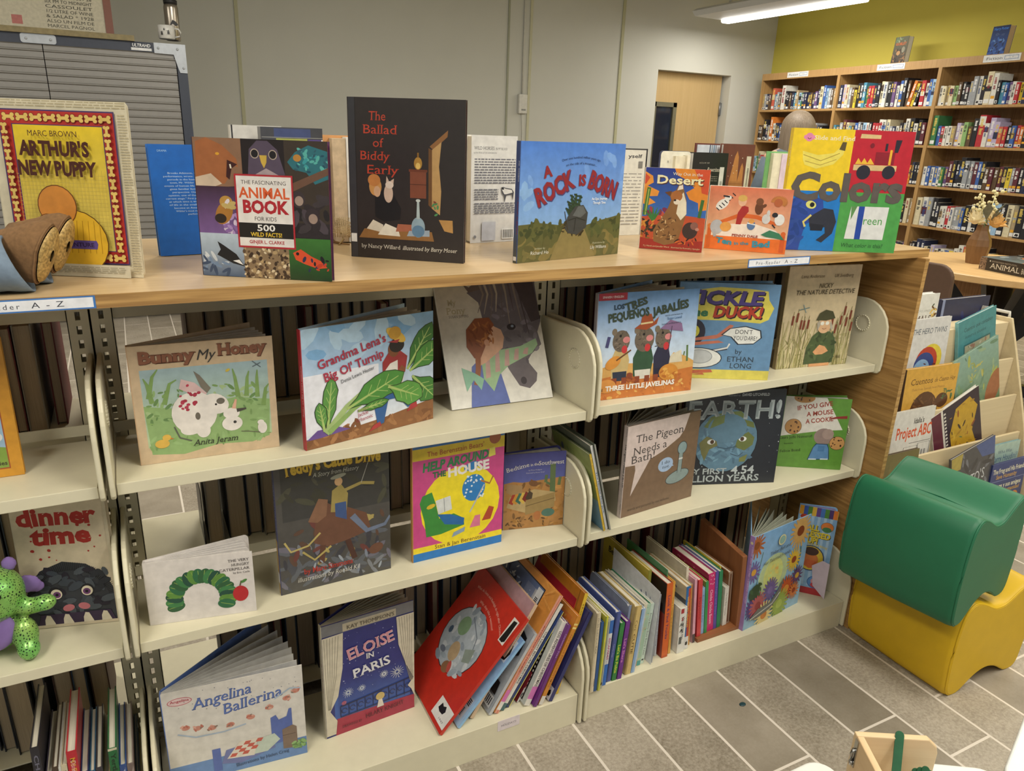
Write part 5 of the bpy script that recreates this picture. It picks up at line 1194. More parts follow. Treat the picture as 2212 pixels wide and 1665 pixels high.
R1 += [('t', "Grandma Lena's", 0.36, 0.73, 0.075, '#a8344c', {'w': 0.52, 'f': 'b', 'rot': 13}), ('t', "Big Ol' Turnip", 0.37, 0.61, 0.075, '#a8344c', {'w': 0.46, 'f': 'b', 'rot': 13}), ('t', 'Denia Lewis Hester', 0.39, 0.545, 0.032, '#3c4048', {'w': 0.26, 'rot': 13}), ('t', 'Illustrated by', 0.42, 0.24, 0.018, '#5c3038', {'w': 0.09, 'rot': 8}), ('t', 'Jackie', 0.42, 0.195, 0.034, '#a8344c', {'w': 0.08, 'rot': 8}), ('t', 'Urbanovic', 0.43, 0.15, 0.034, '#a8344c', {'w': 0.13, 'rot': 8})]
book('picture book with a woman in a straw hat carrying huge green leaves', (-0.593, 0.064, ZS[0]), 13.8, 0.277, 0.225, 0.011, 0, '#b4d0e8', R1, spine='#a82434', sops=[('t', "Grandma Lena's Big Ol' Turnip", 0.68, 0.5, 0.024, '#d8b8b8', {'rot': -90})], open_=16, fan=3, pg='#b4ac9e')
S1 = [('g', 0, 0, 1, 1, '#e2e0d8', '#c2b69c'), ('t', 'My', 0.14, 0.77, 0.045, '#b4a888', {'w': 0.08, 'f': 'bs'}), ('t', 'Pony', 0.17, 0.705, 0.05, '#b4a888', {'w': 0.18, 'f': 'bs'}), ('t', 'SUSAN JEFFERS', 0.19, 0.675, 0.02, '#6a6258', {'w': 0.19, 'f': 'rs'}),
      ('p', [(0.3, 0.86), (0.42, 0.9), (0.5, 1), (1, 1), (1, 0.6), (0.95, 0.52), (0.97, 0.42), (0.85, 0.35), (0.8, 0.3), (0.88, 0.2), (0.86, 0.14), (0.78, 0.09), (0.68, 0.12), (0.6, 0.25), (0.5, 0.45), (0.42, 0.62), (0.4, 0.78)], '#6a6266'), ('p', [(0.27, 0.93), (0.32, 0.86), (0.44, 0.88), (0.42, 0.95), (0.33, 0.9)], '#6c5c54'), ('sc', 60, 0.5, 0.3, 0.92, 0.75, 0.02, 0.05, ['#746c70', '#5c545a', '#807880'], 4, 0.5)]
S1 += [('s', [(0.42 + 0.05 * i, 0.98), (0.46 + 0.045 * i, 0.84), (0.38 + 0.06 * i, 0.7 - 0.012 * i * (i % 3))], (0.03, 0.006), c) for i, c in enumerate(['#8a7c70', '#a89a88', '#7c6e66', '#b4a690', '#6c6060', '#9a8c7c', '#5c5052', '#8a7c70', '#4c4244'])]
S1 += [('p', [(0.75, 1), (0.98, 1), (1.0, 0.62), (0.9, 0.6)], '#4a4042'), ('e', 0.69, 0.575, 0.045, 0.03, '#2a2226'), ('e', 0.7, 0.58, 0.015, 0.012, '#8a98a8'), ('e', 0.73, 0.155, 0.03, 0.035, '#3c3438'),
       ('p', [(0.18, 0.0), (0.24, 0.3), (0.34, 0.36), (0.5, 0.3), (0.56, 0.0)], '#5c6cac'), ('p', [(0.34, 0.2), (0.34, 0.36), (0.45, 0.4), (0.75, 0.42), (0.92, 0.47), (0.93, 0.42), (0.86, 0.36), (0.6, 0.28), (0.5, 0.22), (0.42, 0.1)], '#98b88c')] + [('p', [(0.36 + 0.1 * i, 0.2 + 0.04 * i), (0.39 + 0.1 * i, 0.4), (0.43 + 0.1 * i, 0.405), (0.41 + 0.1 * i, 0.21 + 0.035 * i)], '#c09a90') for i in range(5)] + [('p', [(0.32, 0.3), (0.33, 0.5), (0.45, 0.62), (0.58, 0.56), (0.6, 0.5), (0.57, 0.42), (0.46, 0.36), (0.38, 0.32)], '#d8a888'), ('p', [(0.22, 0.45), (0.24, 0.58), (0.34, 0.66), (0.48, 0.66), (0.52, 0.6), (0.44, 0.54), (0.4, 0.44), (0.34, 0.36), (0.28, 0.36)], '#8c4c28'), ('sc', 30, 0.25, 0.44, 0.5, 0.65, 0.02, 0.04, ['#a4602f', '#7c4020', '#b47038'], 6, 0.3), ('s', [(0.32, 0.4), (0.3, 0.28), (0.26, 0.16)], 0.05, '#94542c'), ('p', [(0.14, 0.3), (0.26, 0.25), (0.34, 0.2), (0.3, 0.12), (0.24, 0.2), (0.16, 0.12)], '#88b89c'), ('e', 0.42, 0.47, 0.025, 0.03, '#d09878')]
book('picture book with a grey horse and a girl with braided hair', (-0.270, 0.155, ZS[0]), -1.3, 0.240, 0.290, 0.004, 26, '#d8d4c8', S1)

# ---------------------------------------------------------------- right bay, upper shelf
T1 = [('g', 0, 0.3, 1, 1, '#d4e2f0', '#6c9cd4'), ('p', [(0, 0.3), (0.25, 0.34), (0.7, 0.3), (0.78, 0.4), (0.9, 0.36), (1, 0.3), (1, 0), (0, 0)], '#d8a860'), ('p', [(0, 0.2), (0.3, 0.24), (0.6, 0.2), (1, 0.24), (1, 0), (0, 0)], '#c87838'), ('sc', 70, 0, 0.0, 1, 0.2, 0.01, 0.03, ['#d89448', '#b86830', '#e0b060', '#c07038'], 4), ('p', [(0.72, 0.3), (0.76, 0.38), (0.86, 0.42), (0.88, 0.3)], '#d8d0b8'), ('s', [(0.93, 0.3), (0.92, 0.46)], 0.02, '#5c7848'), ('s', [(0.89, 0.36), (0.895, 0.40)], 0.014, '#5c7848')]
for x, s, hat in ((0.24, 1.0, 0), (0.47, 1.15, 1), (0.66, 0.95, 2)):
    y = 0.36
    T1 += [('p', [(x - 0.08 * s, 0.2), (x - 0.09 * s, y + 0.02), (x - 0.05 * s, y + 0.12), (x + 0.06 * s, y + 0.12), (x + 0.09 * s, y), (x + 0.07 * s, 0.2)], ['#c8b078', '#34543c', '#2c2c44'][hat]), ('p', [(x - 0.07 * s, 0.26), (x - 0.06 * s, 0.17), (x + 0.07 * s, 0.17), (x + 0.07 * s, 0.26)], ['#2c3448', '#d8d4c8', '#24243c'][hat]), ('s', [(x - 0.05, 0.2), (x - 0.05, 0.14)], 0.05, '#8c4428'), ('s', [(x + 0.05, 0.2), (x + 0.05, 0.14)], 0.05, '#8c4428'),
           ('e', x, y + 0.19, 0.085 * s, 0.095 * s, '#6e6254'), ('sc', 24, x - 0.07, y + 0.1, x + 0.07, y + 0.28, 0.01, 0.02, ['#5a5046', '#86786a', '#463e38'], 7 + hat, 0.3), ('e', x + 0.05, y + 0.2, 0.035, 0.028, '#d88888'), ('e', x + 0.035, y + 0.11, 0.028, 0.035, '#c8383c'), ('e', x - 0.01, y + 0.24, 0.012, 0.012, '#1c1818'), ('e', x - 0.07 * s, y + 0.28, 0.025, 0.03, '#7c6e5c')]
T1 += [('p', [(0.36, 0.66), (0.42, 0.7), (0.43, 0.78), (0.52, 0.79), (0.55, 0.71), (0.6, 0.76), (0.58, 0.69), (0.48, 0.64)], '#a4502c'), ('s', [(0.42, 0.7), (0.54, 0.71)], 0.015, '#e0cc98'), ('e', 0.17, 0.35, 0.08, 0.05, '#d8923c', 30), ('s', [(0.2, 0.37), (0.34, 0.46)], 0.014, '#6a4424'), ('p', [(0.62, 0.64), (0.72, 0.72), (0.84, 0.68), (0.86, 0.6), (0.74, 0.62)], '#8a6c94'), ('s', [(0.74, 0.66), (0.72, 0.4)], 0.008, '#4c3c58'), ('s', [(0.1, 0.5), (0.12, 0.6)], 0.03, '#484878'), ('e', 0.12, 0.13, 0.09, 0.06, '#d89448'), ('e', 0.74, 0.21, 0.1, 0.075, '#d08c38'), ('sc', 14, 0.66, 0.14, 0.84, 0.28, 0.015, 0.03, ['#e0a850', '#b86c28'], 9), ('sc', 10, 0.32, 0.14, 0.42, 0.26, 0.015, 0.03, ['#8c4428', '#a8582c'], 9),
       ('r', 0, 0.935, 0.27, 1, '#b02434'), ('t', 'SPANISH / ENGLISH', 0.135, 0.955, 0.02, '#ecdcdc', {'w': 0.2, 'f': 'b'}), ('t', 'LOS', 0.2, 0.85, 0.042, '#2c4458', {'w': 0.1, 'f': 'h', 'rot': 4}), ('t', 'TRES', 0.37, 0.86, 0.065, '#3c4a38', {'w': 0.22, 'f': 'h', 'rot': 14}), ('t', 'PEQUE\u00d1OS', 0.3, 0.755, 0.075, '#3c4a38', {'w': 0.4, 'f': 'h', 'rot': 6}), ('t', 'JABAL\u00cdES', 0.72, 0.80, 0.075, '#3c4a38', {'w': 0.36, 'f': 'h', 'rot': 9}), ('t', 'escrito por/written by', 0.75, 0.76, 0.016, '#34425c', {'w': 0.18, 'rot': 3}), ('t', 'Susan Lowell', 0.76, 0.725, 0.025, '#2c5c90', {'w': 0.15, 'rot': 3}), ('t', 'ilustrado por/illustrated by', 0.73, 0.68, 0.016, '#34425c', {'w': 0.2, 'rot': 3}), ('t', 'THE', 0.06, 0.085, 0.025, '#5c3c20', {'w': 0.05, 'f': 'b'}), ('t', 'THREE LITTLE JAVELINAS', 0.46, 0.085, 0.045, '#f0ece4', {'w': 0.70, 'f': 'h'})]
book('picture book with three javelinas in cowboy clothes under a blue sky', (0.033, 0.082, ZS[0] + 0.006), -4, 0.258, 0.238, 0.012, 2, '#88b0dc', T1, spine='#9c98a0', open_=30, fan=5, pg='#b8b0a0')
U1 = [('r', 0, 0, 1, 1, '#6a94bc'), ('r', 0, 0, 1, 0.1, '#dcd060'), ('p', [(0.1, 0.8), (0.14, 0.92), (0.4, 0.96), (0.7, 0.95), (0.88, 0.93), (0.9, 0.84), (0.96, 0.76), (0.92, 0.64), (0.84, 0.6), (0.5, 0.62), (0.2, 0.62), (0.06, 0.7)], '#e0d45c'), ('t', 'TICKLE', 0.44, 0.79, 0.13, '#54448c', {'w': 0.78, 'f': 'h', 'sh': 0.15, 'j': 4, 'sd': (0.012, -0.012, '#2c2430')}), ('t', 'the', 0.2, 0.66, 0.08, '#3c7c54', {'w': 0.2, 'f': 'h', 'sh': 0.15}), ('t', 'DUCK!', 0.6, 0.655, 0.11, '#b8402c', {'w': 0.5, 'f': 'h', 'sh': 0.15, 'j': 4, 'sd': (0.012, -0.012, '#2c2430')}),
      ('e', 0.17, 0.49, 0.13, 0.14, '#2c2c3c'), ('e', 0.19, 0.5, 0.05, 0.06, '#d8d048'), ('e', 0.19, 0.5, 0.018, 0.022, '#181818'), ('p', [(0.2, 0.43), (0.42, 0.47), (0.54, 0.58), (0.58, 0.57), (0.5, 0.47), (0.42, 0.43), (0.2, 0.40)], '#c87860'), ('p', [(0.15, 0.38), (0.44, 0.41), (0.5, 0.39), (0.2, 0.35)], '#c87860'), ('p', [(0.46, 0.47), (0.54, 0.54), (0.7, 0.57), (0.86, 0.53), (0.88, 0.45), (0.8, 0.38), (0.64, 0.37), (0.56, 0.45)], '#2a3440'), ('p', [(0.48, 0.472), (0.55, 0.535), (0.7, 0.56), (0.85, 0.52), (0.865, 0.45), (0.8, 0.39), (0.65, 0.38), (0.57, 0.455)], '#e8eae6'), ('t', "DON'T", 0.69, 0.485, 0.045, '#2a2c30', {'w': 0.18, 'j': 5}), ('t', 'YOU DARE!', 0.71, 0.42, 0.045, '#2a2c30', {'w': 0.24, 'j': 5}), ('s', [(0.1, 0.3), (0.4, 0.3), (0.54, 0.33)], 0.03, '#2c2c3c'), ('s', [(0.1, 0.3), (0.4, 0.3), (0.54, 0.335), (0.56, 0.38)], 0.018, '#e4e6e4'), ('e', 0.25, 0.22, 0.25, 0.11, '#2a3440'), ('e', 0.25, 0.22, 0.24, 0.102, '#e8eae6'), ('e', 0.27, 0.235, 0.13, 0.075, '#9aa0a4'), ('e', 0.27, 0.235, 0.122, 0.068, '#c8ccce'), ('p', [(0.1, 0.08), (0.4, 0.1), (0.42, 0.07), (0.2, 0.05)], '#c86848'), ('p', [(0.2, 0.04), (0.32, 0.06), (0.34, 0.04)], '#c86848'),
       ('t', 'by', 0.66, 0.275, 0.05, '#34404c', {'w': 0.07, 'j': 4}), ('t', 'ETHAN', 0.69, 0.19, 0.055, '#34404c', {'w': 0.28, 'j': 4}), ('t', 'LONG', 0.70, 0.12, 0.055, '#34404c', {'w': 0.23, 'j': 4})]
book('blue picture book with a yellow title cloud and a speech bubble', (0.308, 0.159, ZS[0] + 0.006), -26.7, 0.238, 0.236, 0.012, 0, '#6a94bc', U1, spine='#5c7c9c', open_=10, fan=3, pg='#7c94ac')
V1 = [('g', 0, 0, 1, 1, '#cdbf98', '#d9c4a2'), ('sc', 60, 0, 0, 1, 0.35, 0.03, 0.08, ['#b4a878', '#9c9464', '#c8bc8c', '#8a8654'], 3, 0.12)]
rnd = random.Random(3)
for i in range(70):
    x = rnd.uniform(0, 1); y = rnd.uniform(0.25, 0.55)
    V1.append(('s', [(x, 0.0), (x + rnd.uniform(-0.04, 0.04), y * 0.6), (x + rnd.uniform(-0.1, 0.1), y)], (0.014, 0.004), rnd.choice(['#a8a068', '#8a8650', '#bcb484', '#7c7848', '#c8c090'])))
for i in range(13):
    x = [0.14, 0.2, 0.26, 0.3, 0.36, 0.66, 0.7, 0.76, 0.82, 0.86, 0.9, 0.95, 0.98][i]; y = rnd.uniform(0.38, 0.58)
    V1 += [('s', [(x - 0.03, y - 0.25), (x, y + 0.06)], 0.006, '#7c7448'), ('s', [(x - 0.008, y - 0.07), (x, y + 0.02)], 0.026, '#7c3c28')]
V1 += [('p', [(0.37, 0.03), (0.38, 0.2), (0.44, 0.31), (0.5, 0.35), (0.68, 0.35), (0.77, 0.28), (0.8, 0.14), (0.78, 0.03)], '#4c5c38'), ('sc', 30, 0.4, 0.04, 0.78, 0.33, 0.02, 0.05, ['#5a6a42', '#3c4a2c', '#48583a'], 5, 0.4), ('p', [(0.48, 0.15), (0.56, 0.22), (0.64, 0.2), (0.7, 0.15), (0.62, 0.12), (0.52, 0.12)], '#d8a070'), ('e', 0.59, 0.42, 0.1, 0.1, '#d8b088'), ('p', [(0.48, 0.44), (0.5, 0.36), (0.53, 0.42), (0.52, 0.47)], '#b0a898'), ('p', [(0.67, 0.46), (0.72, 0.38), (0.69, 0.36), (0.66, 0.42)], '#b0a898'), ('p', [(0.46, 0.47), (0.5, 0.54), (0.58, 0.57), (0.68, 0.55), (0.73, 0.48), (0.6, 0.46)], '#4a4a30'), ('e', 0.555, 0.435, 0.026, 0.022, '#e8e8dc'), ('e', 0.625, 0.435, 0.026, 0.022, '#e8e8dc'), ('s', [(0.56, 0.385), (0.59, 0.375), (0.62, 0.385)], 0.006, '#8a4c38'), ('r', 0.45, 0.0, 0.74, 0.03, '#d8a070'), ('s', [(0.2, 0.58), (0.34, 0.6)], 0.008, '#5c8088'), ('s', [(0.25, 0.63), (0.3, 0.55)], 0.008, '#6c94a0'),
       ('t', 'Lena Anderson', 0.32, 0.885, 0.032, '#6a5a48', {'w': 0.32, 'sh': 0.2}), ('t', 'Ulf Svedberg', 0.75, 0.885, 0.032, '#6a5a48', {'w': 0.27, 'sh': 0.2}), ('t', 'NICKY', 0.52, 0.785, 0.045, '#3c3428', {'w': 0.19, 'f': 'r', 'sh': 0.15}), ('t', 'THE NATURE DETECTIVE', 0.53, 0.725, 0.045, '#3c3428', {'w': 0.82, 'f': 'r', 'sh': 0.15}), ('t', 'R&S', 0.86, 0.07, 0.03, '#4c4428', {'w': 0.07})]
book('tan picture book with a child in green among cattails', (0.610, 0.113, ZS[0] + 0.006), -7.1, 0.227, 0.265, 0.012, 0.5, '#cdb68e', V1, spine='#a8946c', sops=[('t', 'NICKY THE NATURE DETECTIVE', 0.68, 0.45, 0.022, '#4c4030', {'rot': -90})], fin=MATTE)

# ---------------------------------------------------------------- middle bay, middle shelf
X1 = [('r', 0, 0, 1, 1, '#dcd6d2')]
rnd = random.Random(9)
for i in range(20):
    a = R(195 - i * 11.5); cx, cy = 0.47 + 0.25 * math.cos(a) + 0.02, 0.34 + 0.36 * math.sin(a)
    X1.append(('e', cx, cy, 0.085, 0.055, ['#2c5c38', '#3c7c48', '#1c4c3c', '#5c8c3c', '#2a6844'][i % 5], math.degrees(a) + rnd.uniform(-15, 15)))
    X1.append(('s', [(cx - 0.06 * math.cos(a), cy - 0.06 * math.sin(a)), (cx + 0.07 * math.cos(a), cy + 0.09 * math.sin(a))], 0.006, '#8aa850'))
X1 += [('e', 0.86, 0.33, 0.075, 0.09, '#b8262c'), ('s', [(0.86, 0.46), (0.875, 0.54)], 0.012, '#5c4428'), ('e', 0.9, 0.53, 0.035, 0.015, '#4c8440', 30), ('t', 'THE VERY', 0.965, 0.86, 0.042, '#4a4446', {'a': 'r', 'w': 0.2, 'f': 'rs'}), ('t', 'HUNGRY', 0.965, 0.79, 0.042, '#4a4446', {'a': 'r', 'w': 0.17, 'f': 'rs'}), ('t', 'CATERPILLAR', 0.965, 0.72, 0.042, '#4a4446', {'a': 'r', 'w': 0.29, 'f': 'rs'}), ('t', 'by Eric Carle', 0.965, 0.665, 0.03, '#4a4446', {'a': 'r', 'w': 0.16, 'f': 'rs'})]
book('small white board book with a green leafy arch and a red dot', (-0.881, 0.094, ZS[1]), -9.7, 0.181, 0.127, 0.013, 0.5, '#dcd6d2', X1, spine='#cfc9c4', open_=17, fan=5, pg='#d0cbc8', r=0.008)
Z1 = [('r', 0, 0, 1, 1, '#4c4a48'), ('g', 0.05, 0.55, 1, 1, '#3c3c3c', '#34342e'), ('sc', 70, 0, 0.02, 1, 0.35, 0.04, 0.1, ['#5c6068', '#4a4c54', '#787c84', '#3c3c44', '#6c6a78'], 4, 0.3), ('sc', 30, 0.05, 0.6, 1, 0.95, 0.05, 0.1, ['#3a3a30', '#4a4a3c', '#2c2c2a'], 5, 0.3), ('sc', 26, 0.1, 0.12, 0.95, 0.5, 0.03, 0.07, ['#8a7c48', '#a8985c', '#5c4438', '#6a3c38'], 6, 0.4),
      ('p', [(0.3, 0.35), (0.33, 0.55), (0.4, 0.66), (0.46, 0.62), (0.6, 0.58), (0.78, 0.5), (0.82, 0.36), (0.6, 0.32), (0.42, 0.3)], '#6a4838'), ('p', [(0.26, 0.52), (0.36, 0.68), (0.44, 0.66), (0.42, 0.54), (0.34, 0.5)], '#84604a'), ('s', [(0.38, 0.32), (0.36, 0.18)], 0.05, '#5c3c30'), ('s', [(0.6, 0.32), (0.66, 0.16)], 0.05, '#4c3028'), ('p', [(0.46, 0.56), (0.48, 0.72), (0.56, 0.76), (0.62, 0.68), (0.6, 0.54)], '#9c8c50'), ('p', [(0.5, 0.52), (0.5, 0.62), (0.6, 0.62), (0.6, 0.48)], '#3c5484'), ('e', 0.54, 0.78, 0.035, 0.04, '#c09a70'), ('e', 0.54, 0.82, 0.07, 0.02, '#8a8c7c', 10), ('s', [(0.56, 0.7), (0.74, 0.74), (0.86, 0.72)], 0.03, '#9c8c50'), ('s', [(0.74, 0.74), (0.86, 1.0)], 0.006, '#a8a8a0'), ('s', [(0.65, 0.5), (0.78, 0.36), (0.95, 0.38), (1, 0.44)], (0.06, 0.02), '#6c7890'), ('s', [(0.05, 0.4), (0.1, 0.32), (0.25, 0.34), (0.36, 0.42)], 0.018, '#b8a868'), ('s', [(0.2, 0.3), (0.3, 0.22), (0.45, 0.3)], 0.02, '#b0a060'), ('e', 0.86, 0.2, 0.07, 0.05, '#6a4838', 20), ('sc', 14, 0.2, 0.05, 0.9, 0.2, 0.02, 0.05, ['#98a0ac', '#7c8494'], 8, 0.3),
      ('t', "Teddy's Cattle Drive", 0.5, 0.885, 0.085, '#dcb838', {'w': 0.84, 'f': 'hs', 'bend': 0.015, 'sd': (0.005, -0.005, '#4c2c18')}), ('t', 'A Story from History', 0.52, 0.845, 0.032, '#b8b8ac', {'w': 0.40, 'f': 'r', 'sh': 0.2}), ('t', 'by Marc Simmons', 0.42, 0.125, 0.04, '#a83830', {'w': 0.44, 'f': 'bs'}), ('t', 'illustrations by Ronald Kil', 0.42, 0.07, 0.036, '#c8c4bc', {'w': 0.56, 'f': 'r', 'sh': 0.15})]
book('dark picture book in a clear jacket with a rider on a horse among cattle', (-0.651, 0.092, ZS[1]), 1.9, 0.222, 0.282, 0.012, 0, '#4c4a48', Z1, spine='#2f3358', sops=[('r', 0, 0, 1, 0.42, '#a8873c'), ('t', "TEDDY'S CATTLE DRIVE", 0.68, 0.68, 0.024, '#9aa0b8', {'rot': -90}), ('r', 0, 0.09, 1, 0.17, '#d8d8d8')])
AA = [('r', 0, 0, 1, 1, '#c84888'), ('r', 0, 0.86, 1, 0.955, '#dcc02c'), ('r', 0, 0.955, 1, 1, '#2c6cb0'), ('e', 0.52, 0.42, 0.44, 0.44, '#ecd828'), ('r', 0, 0.07, 1, 0.12, '#ecd428'), ('r', 0, 0, 1, 0.07, '#1f74c0'),
      ('p', [(0.07, 0.5), (0.1, 0.56), (0.2, 0.58), (0.24, 0.48), (0.28, 0.34), (0.44, 0.36), (0.55, 0.3), (0.56, 0.24), (0.3, 0.2), (0.14, 0.2), (0.12, 0.34)], '#3c8a3c'), ('p', [(0.26, 0.38), (0.4, 0.36), (0.56, 0.3), (0.55, 0.24), (0.34, 0.28)], '#2868a8'), ('p', [(0.24, 0.5), (0.4, 0.52), (0.42, 0.4), (0.27, 0.38)], '#d8dcdc'), ('s', [(0.33, 0.51), (0.34, 0.39)], 0.006, '#7c8288'), ('sc', 1, 0.19, 0.46, 0.19, 0.46, 0.05, 0.05, ['#d8b830'], 2), ('e', 0.66, 0.55, 0.13, 0.15, '#2c7cc0'), ('sc', 24, 0.56, 0.44, 0.77, 0.66, 0.011, 0.013, ['#dce8f0'], 5, 1.0), ('e', 0.63, 0.74, 0.085, 0.045, '#2c7cc0', 15), ('s', [(0.74, 0.6), (0.84, 0.56), (0.88, 0.62)], 0.02, '#a8703c'), ('s', [(0.62, 0.34), (0.78, 0.56)], 0.016, '#b8bcc0'), ('p', [(0.62, 0.2), (0.68, 0.3), (0.74, 0.3), (0.74, 0.2)], '#d87898'), ('p', [(0.76, 0.24), (0.84, 0.36), (0.9, 0.34), (0.86, 0.24)], '#b04830'), ('p', [(0.42, 0.15), (0.56, 0.18), (0.57, 0.22), (0.44, 0.19)], '#8aa0b8'),
      ('t', "The Berenstain Bears'", 0.46, 0.885, 0.042, '#b03c28', {'w': 0.62, 'rot': 1}), ('t', 'HELP AROUND', 0.46, 0.775, 0.07, '#2c7c4c', {'w': 0.72, 'f': 'h', 'sh': 0.15, 'rot': 3}), ('t', 'THE', 0.28, 0.70, 0.045, '#2c6c44', {'w': 0.14, 'f': 'h'}), ('t', 'HOUSE', 0.6, 0.69, 0.075, '#ece8e4', {'w': 0.46, 'f': 'h', 'rot': 2}), ('p', [(0.82, 0.79), (0.9, 0.8), (0.89, 0.87), (0.83, 0.865)], '#dcd458'), ('e', 0.89, 0.95, 0.065, 0.07, '#a85c34'), ('t', 'Stan & Jan Berenstain', 0.52, 0.082, 0.034, '#6c4c24', {'w': 0.58})]
book('pink picture book with a yellow circle and a green armchair', (-0.380, 0.099, ZS[1]), 1.0, 0.208, 0.270, 0.010, 0, '#c84888', AA, spine='#b88848')
BB = [('g', 0, 0.62, 1, 1, '#5c64a8', '#3c3c80'), ('p', [(0, 0.62), (0.15, 0.64), (0.3, 0.62), (1, 0.66), (1, 0), (0, 0)], '#b08048'), ('sc', 50, 0, 0, 1, 0.6, 0.03, 0.07, ['#c09050', '#987040', '#a87838', '#7c5830'], 3, 0.4), ('s', [(0.8, 0.4), (0.79, 0.84)], 0.09, '#5c7048'), ('s', [(0.68, 0.6), (0.69, 0.7)], 0.05, '#5c7048'), ('s', [(0.69, 0.6), (0.78, 0.56)], 0.04, '#5c7048'), ('s', [(0.9, 0.55), (0.92, 0.66)], 0.05, '#5c7048'), ('p', [(0.04, 0.5), (0.04, 0.62), (0.3, 0.58), (0.3, 0.4)], '#a8885c'), ('p', [(0.05, 0.3), (0.1, 0.44), (0.5, 0.52), (0.84, 0.46), (0.86, 0.34), (0.4, 0.2)], '#b8a070')]
for i, c in enumerate(['#a83c2c', '#c89038', '#3c6c5c', '#d0b050', '#7c2c28', '#4c4030']):
    BB.append(('p', [(0.08 + 0.055 * i, 0.36 + 0.01 * i), (0.14 + 0.055 * i, 0.47 + 0.008 * i), (0.2 + 0.055 * i, 0.47), (0.15 + 0.06 * i, 0.33)], c))
BB += [('p', [(0.36, 0.18), (0.36, 0.38), (0.84, 0.46), (0.84, 0.26)], '#9c8454'), ('s', [(0.36, 0.3), (0.84, 0.38)], 0.012, '#6c5838'), ('e', 0.48, 0.6, 0.08, 0.05, '#7c5434', -20), ('p', [(0.4, 0.6), (0.44, 0.66), (0.5, 0.62)], '#7c5434'), ('e', 0.74, 0.19, 0.11, 0.07, '#4c7468'), ('e', 0.56, 0.16, 0.06, 0.08, '#b07040'), ('sc', 20, 0.05, 0.02, 0.7, 0.16, 0.02, 0.04, ['#6c4c28', '#5c4024', '#8a6434'], 5, 0.4), ('t', 'Bedtime', 0.22, 0.80, 0.055, '#e8e4d8', {'w': 0.38, 'f': 'rs', 'rot': 12}), ('t', 'in the', 0.49, 0.835, 0.035, '#e8e4d8', {'w': 0.14, 'f': 'rs', 'rot': 4}), ('t', 'Southwest', 0.76, 0.835, 0.055, '#e8e4d8', {'w': 0.42, 'f': 'rs'}), ('t', 'by Mona Hodgson', 0.5, 0.77, 0.018, '#b8b8cc', {'w': 0.22}), ('t', 'illustrated by Renee Graef', 0.5, 0.735, 0.018, '#b8b8cc', {'w': 0.3})]
book('small board book with a cactus and a bed in the desert', (-0.147, 0.146, ZS[1]), -12, 0.145, 0.187, 0.014, 1, '#3c3c80', BB, r=0.01, open_=9, fan=4, pg='#a8a49c', bt=0.002)

# ---------------------------------------------------------------- right bay, middle shelf
CC = [('r', 0, 0, 1, 1, '#7a624e'), ('p', [(0, 0.57), (0, 1), (0.84, 1), (0.78, 0.82), (0.72, 0.75), (0.5, 0.64), (0.33, 0.585), (0.1, 0.22), (0.14, 0.5), (0.13, 0.56)], '#d2c2be'), ('t', 'The Pigeon', 0.11, 0.80, 0.085, '#4a4444', {'a': 'l', 'w': 0.66, 'f': 'rs'}), ('t', 'Needs a', 0.09, 0.67, 0.085, '#4a4444', {'a': 'l', 'w': 0.46, 'f': 'rs', 'rot': 1}), ('t', 'Bath!', 0.07, 0.54 + 0.04, 0.085, '#4a4444', {'a': 'l', 'w': 0.33, 'f': 'rs', 'rot': 2}),
      ('e', 0.56, 0.475, 0.105, 0.08, '#a4bcdc'), ('p', [(0.6, 0.43), (0.68, 0.44), (0.64, 0.47)], '#a4bcdc'), ('t', 'I do', 0.56, 0.485, 0.035, '#3c4454', {'w': 0.12, 'f': 'rs'}), ('t', 'not.', 0.57, 0.435, 0.035, '#3c4454', {'w': 0.11, 'f': 'rs'}), ('e', 0.75, 0.3, 0.17, 0.075, '#3c4448', 8), ('e', 0.75, 0.3, 0.162, 0.068, '#8a9c9c', 8), ('e', 0.78, 0.62, 0.07, 0.075, '#3c4448'), ('e', 0.78, 0.62, 0.062, 0.067, '#8aa0a4'), ('s', [(0.77, 0.34), (0.77, 0.56)], 0.062, '#3c4448'), ('s', [(0.77, 0.34), (0.77, 0.56)], 0.05, '#8a9c9c'), ('s', [(0.745, 0.5), (0.80, 0.5)], 0.02, '#d0d4d4'), ('t', 'words and pictures by mo willems', 0.08, 0.055, 0.032, '#4a3a30', {'a': 'l', 'w': 0.58, 'f': 'r'})]
book('brown square picture book with pink and blue speech bubbles', (0.134, 0.079, ZS[1] + 0.0037), 5.9, 0.235, 0.235, 0.013, 0, '#7a624e', CC, spine='#c9bab6', sops=[('t', 'The Pigeon Needs a BATH', 0.68, 0.58, 0.03, '#4a4444', {'rot': -90, 'f': 'b'}), ('t', 'willems', 0.66, 0.93, 0.02, '#6a5c5c', {'rot': -90}), ('t', 'Hyperion', 0.66, 0.1, 0.022, '#5c4c4c', {'rot': -90})], open_=48, fan=7, pg='#9c948c')
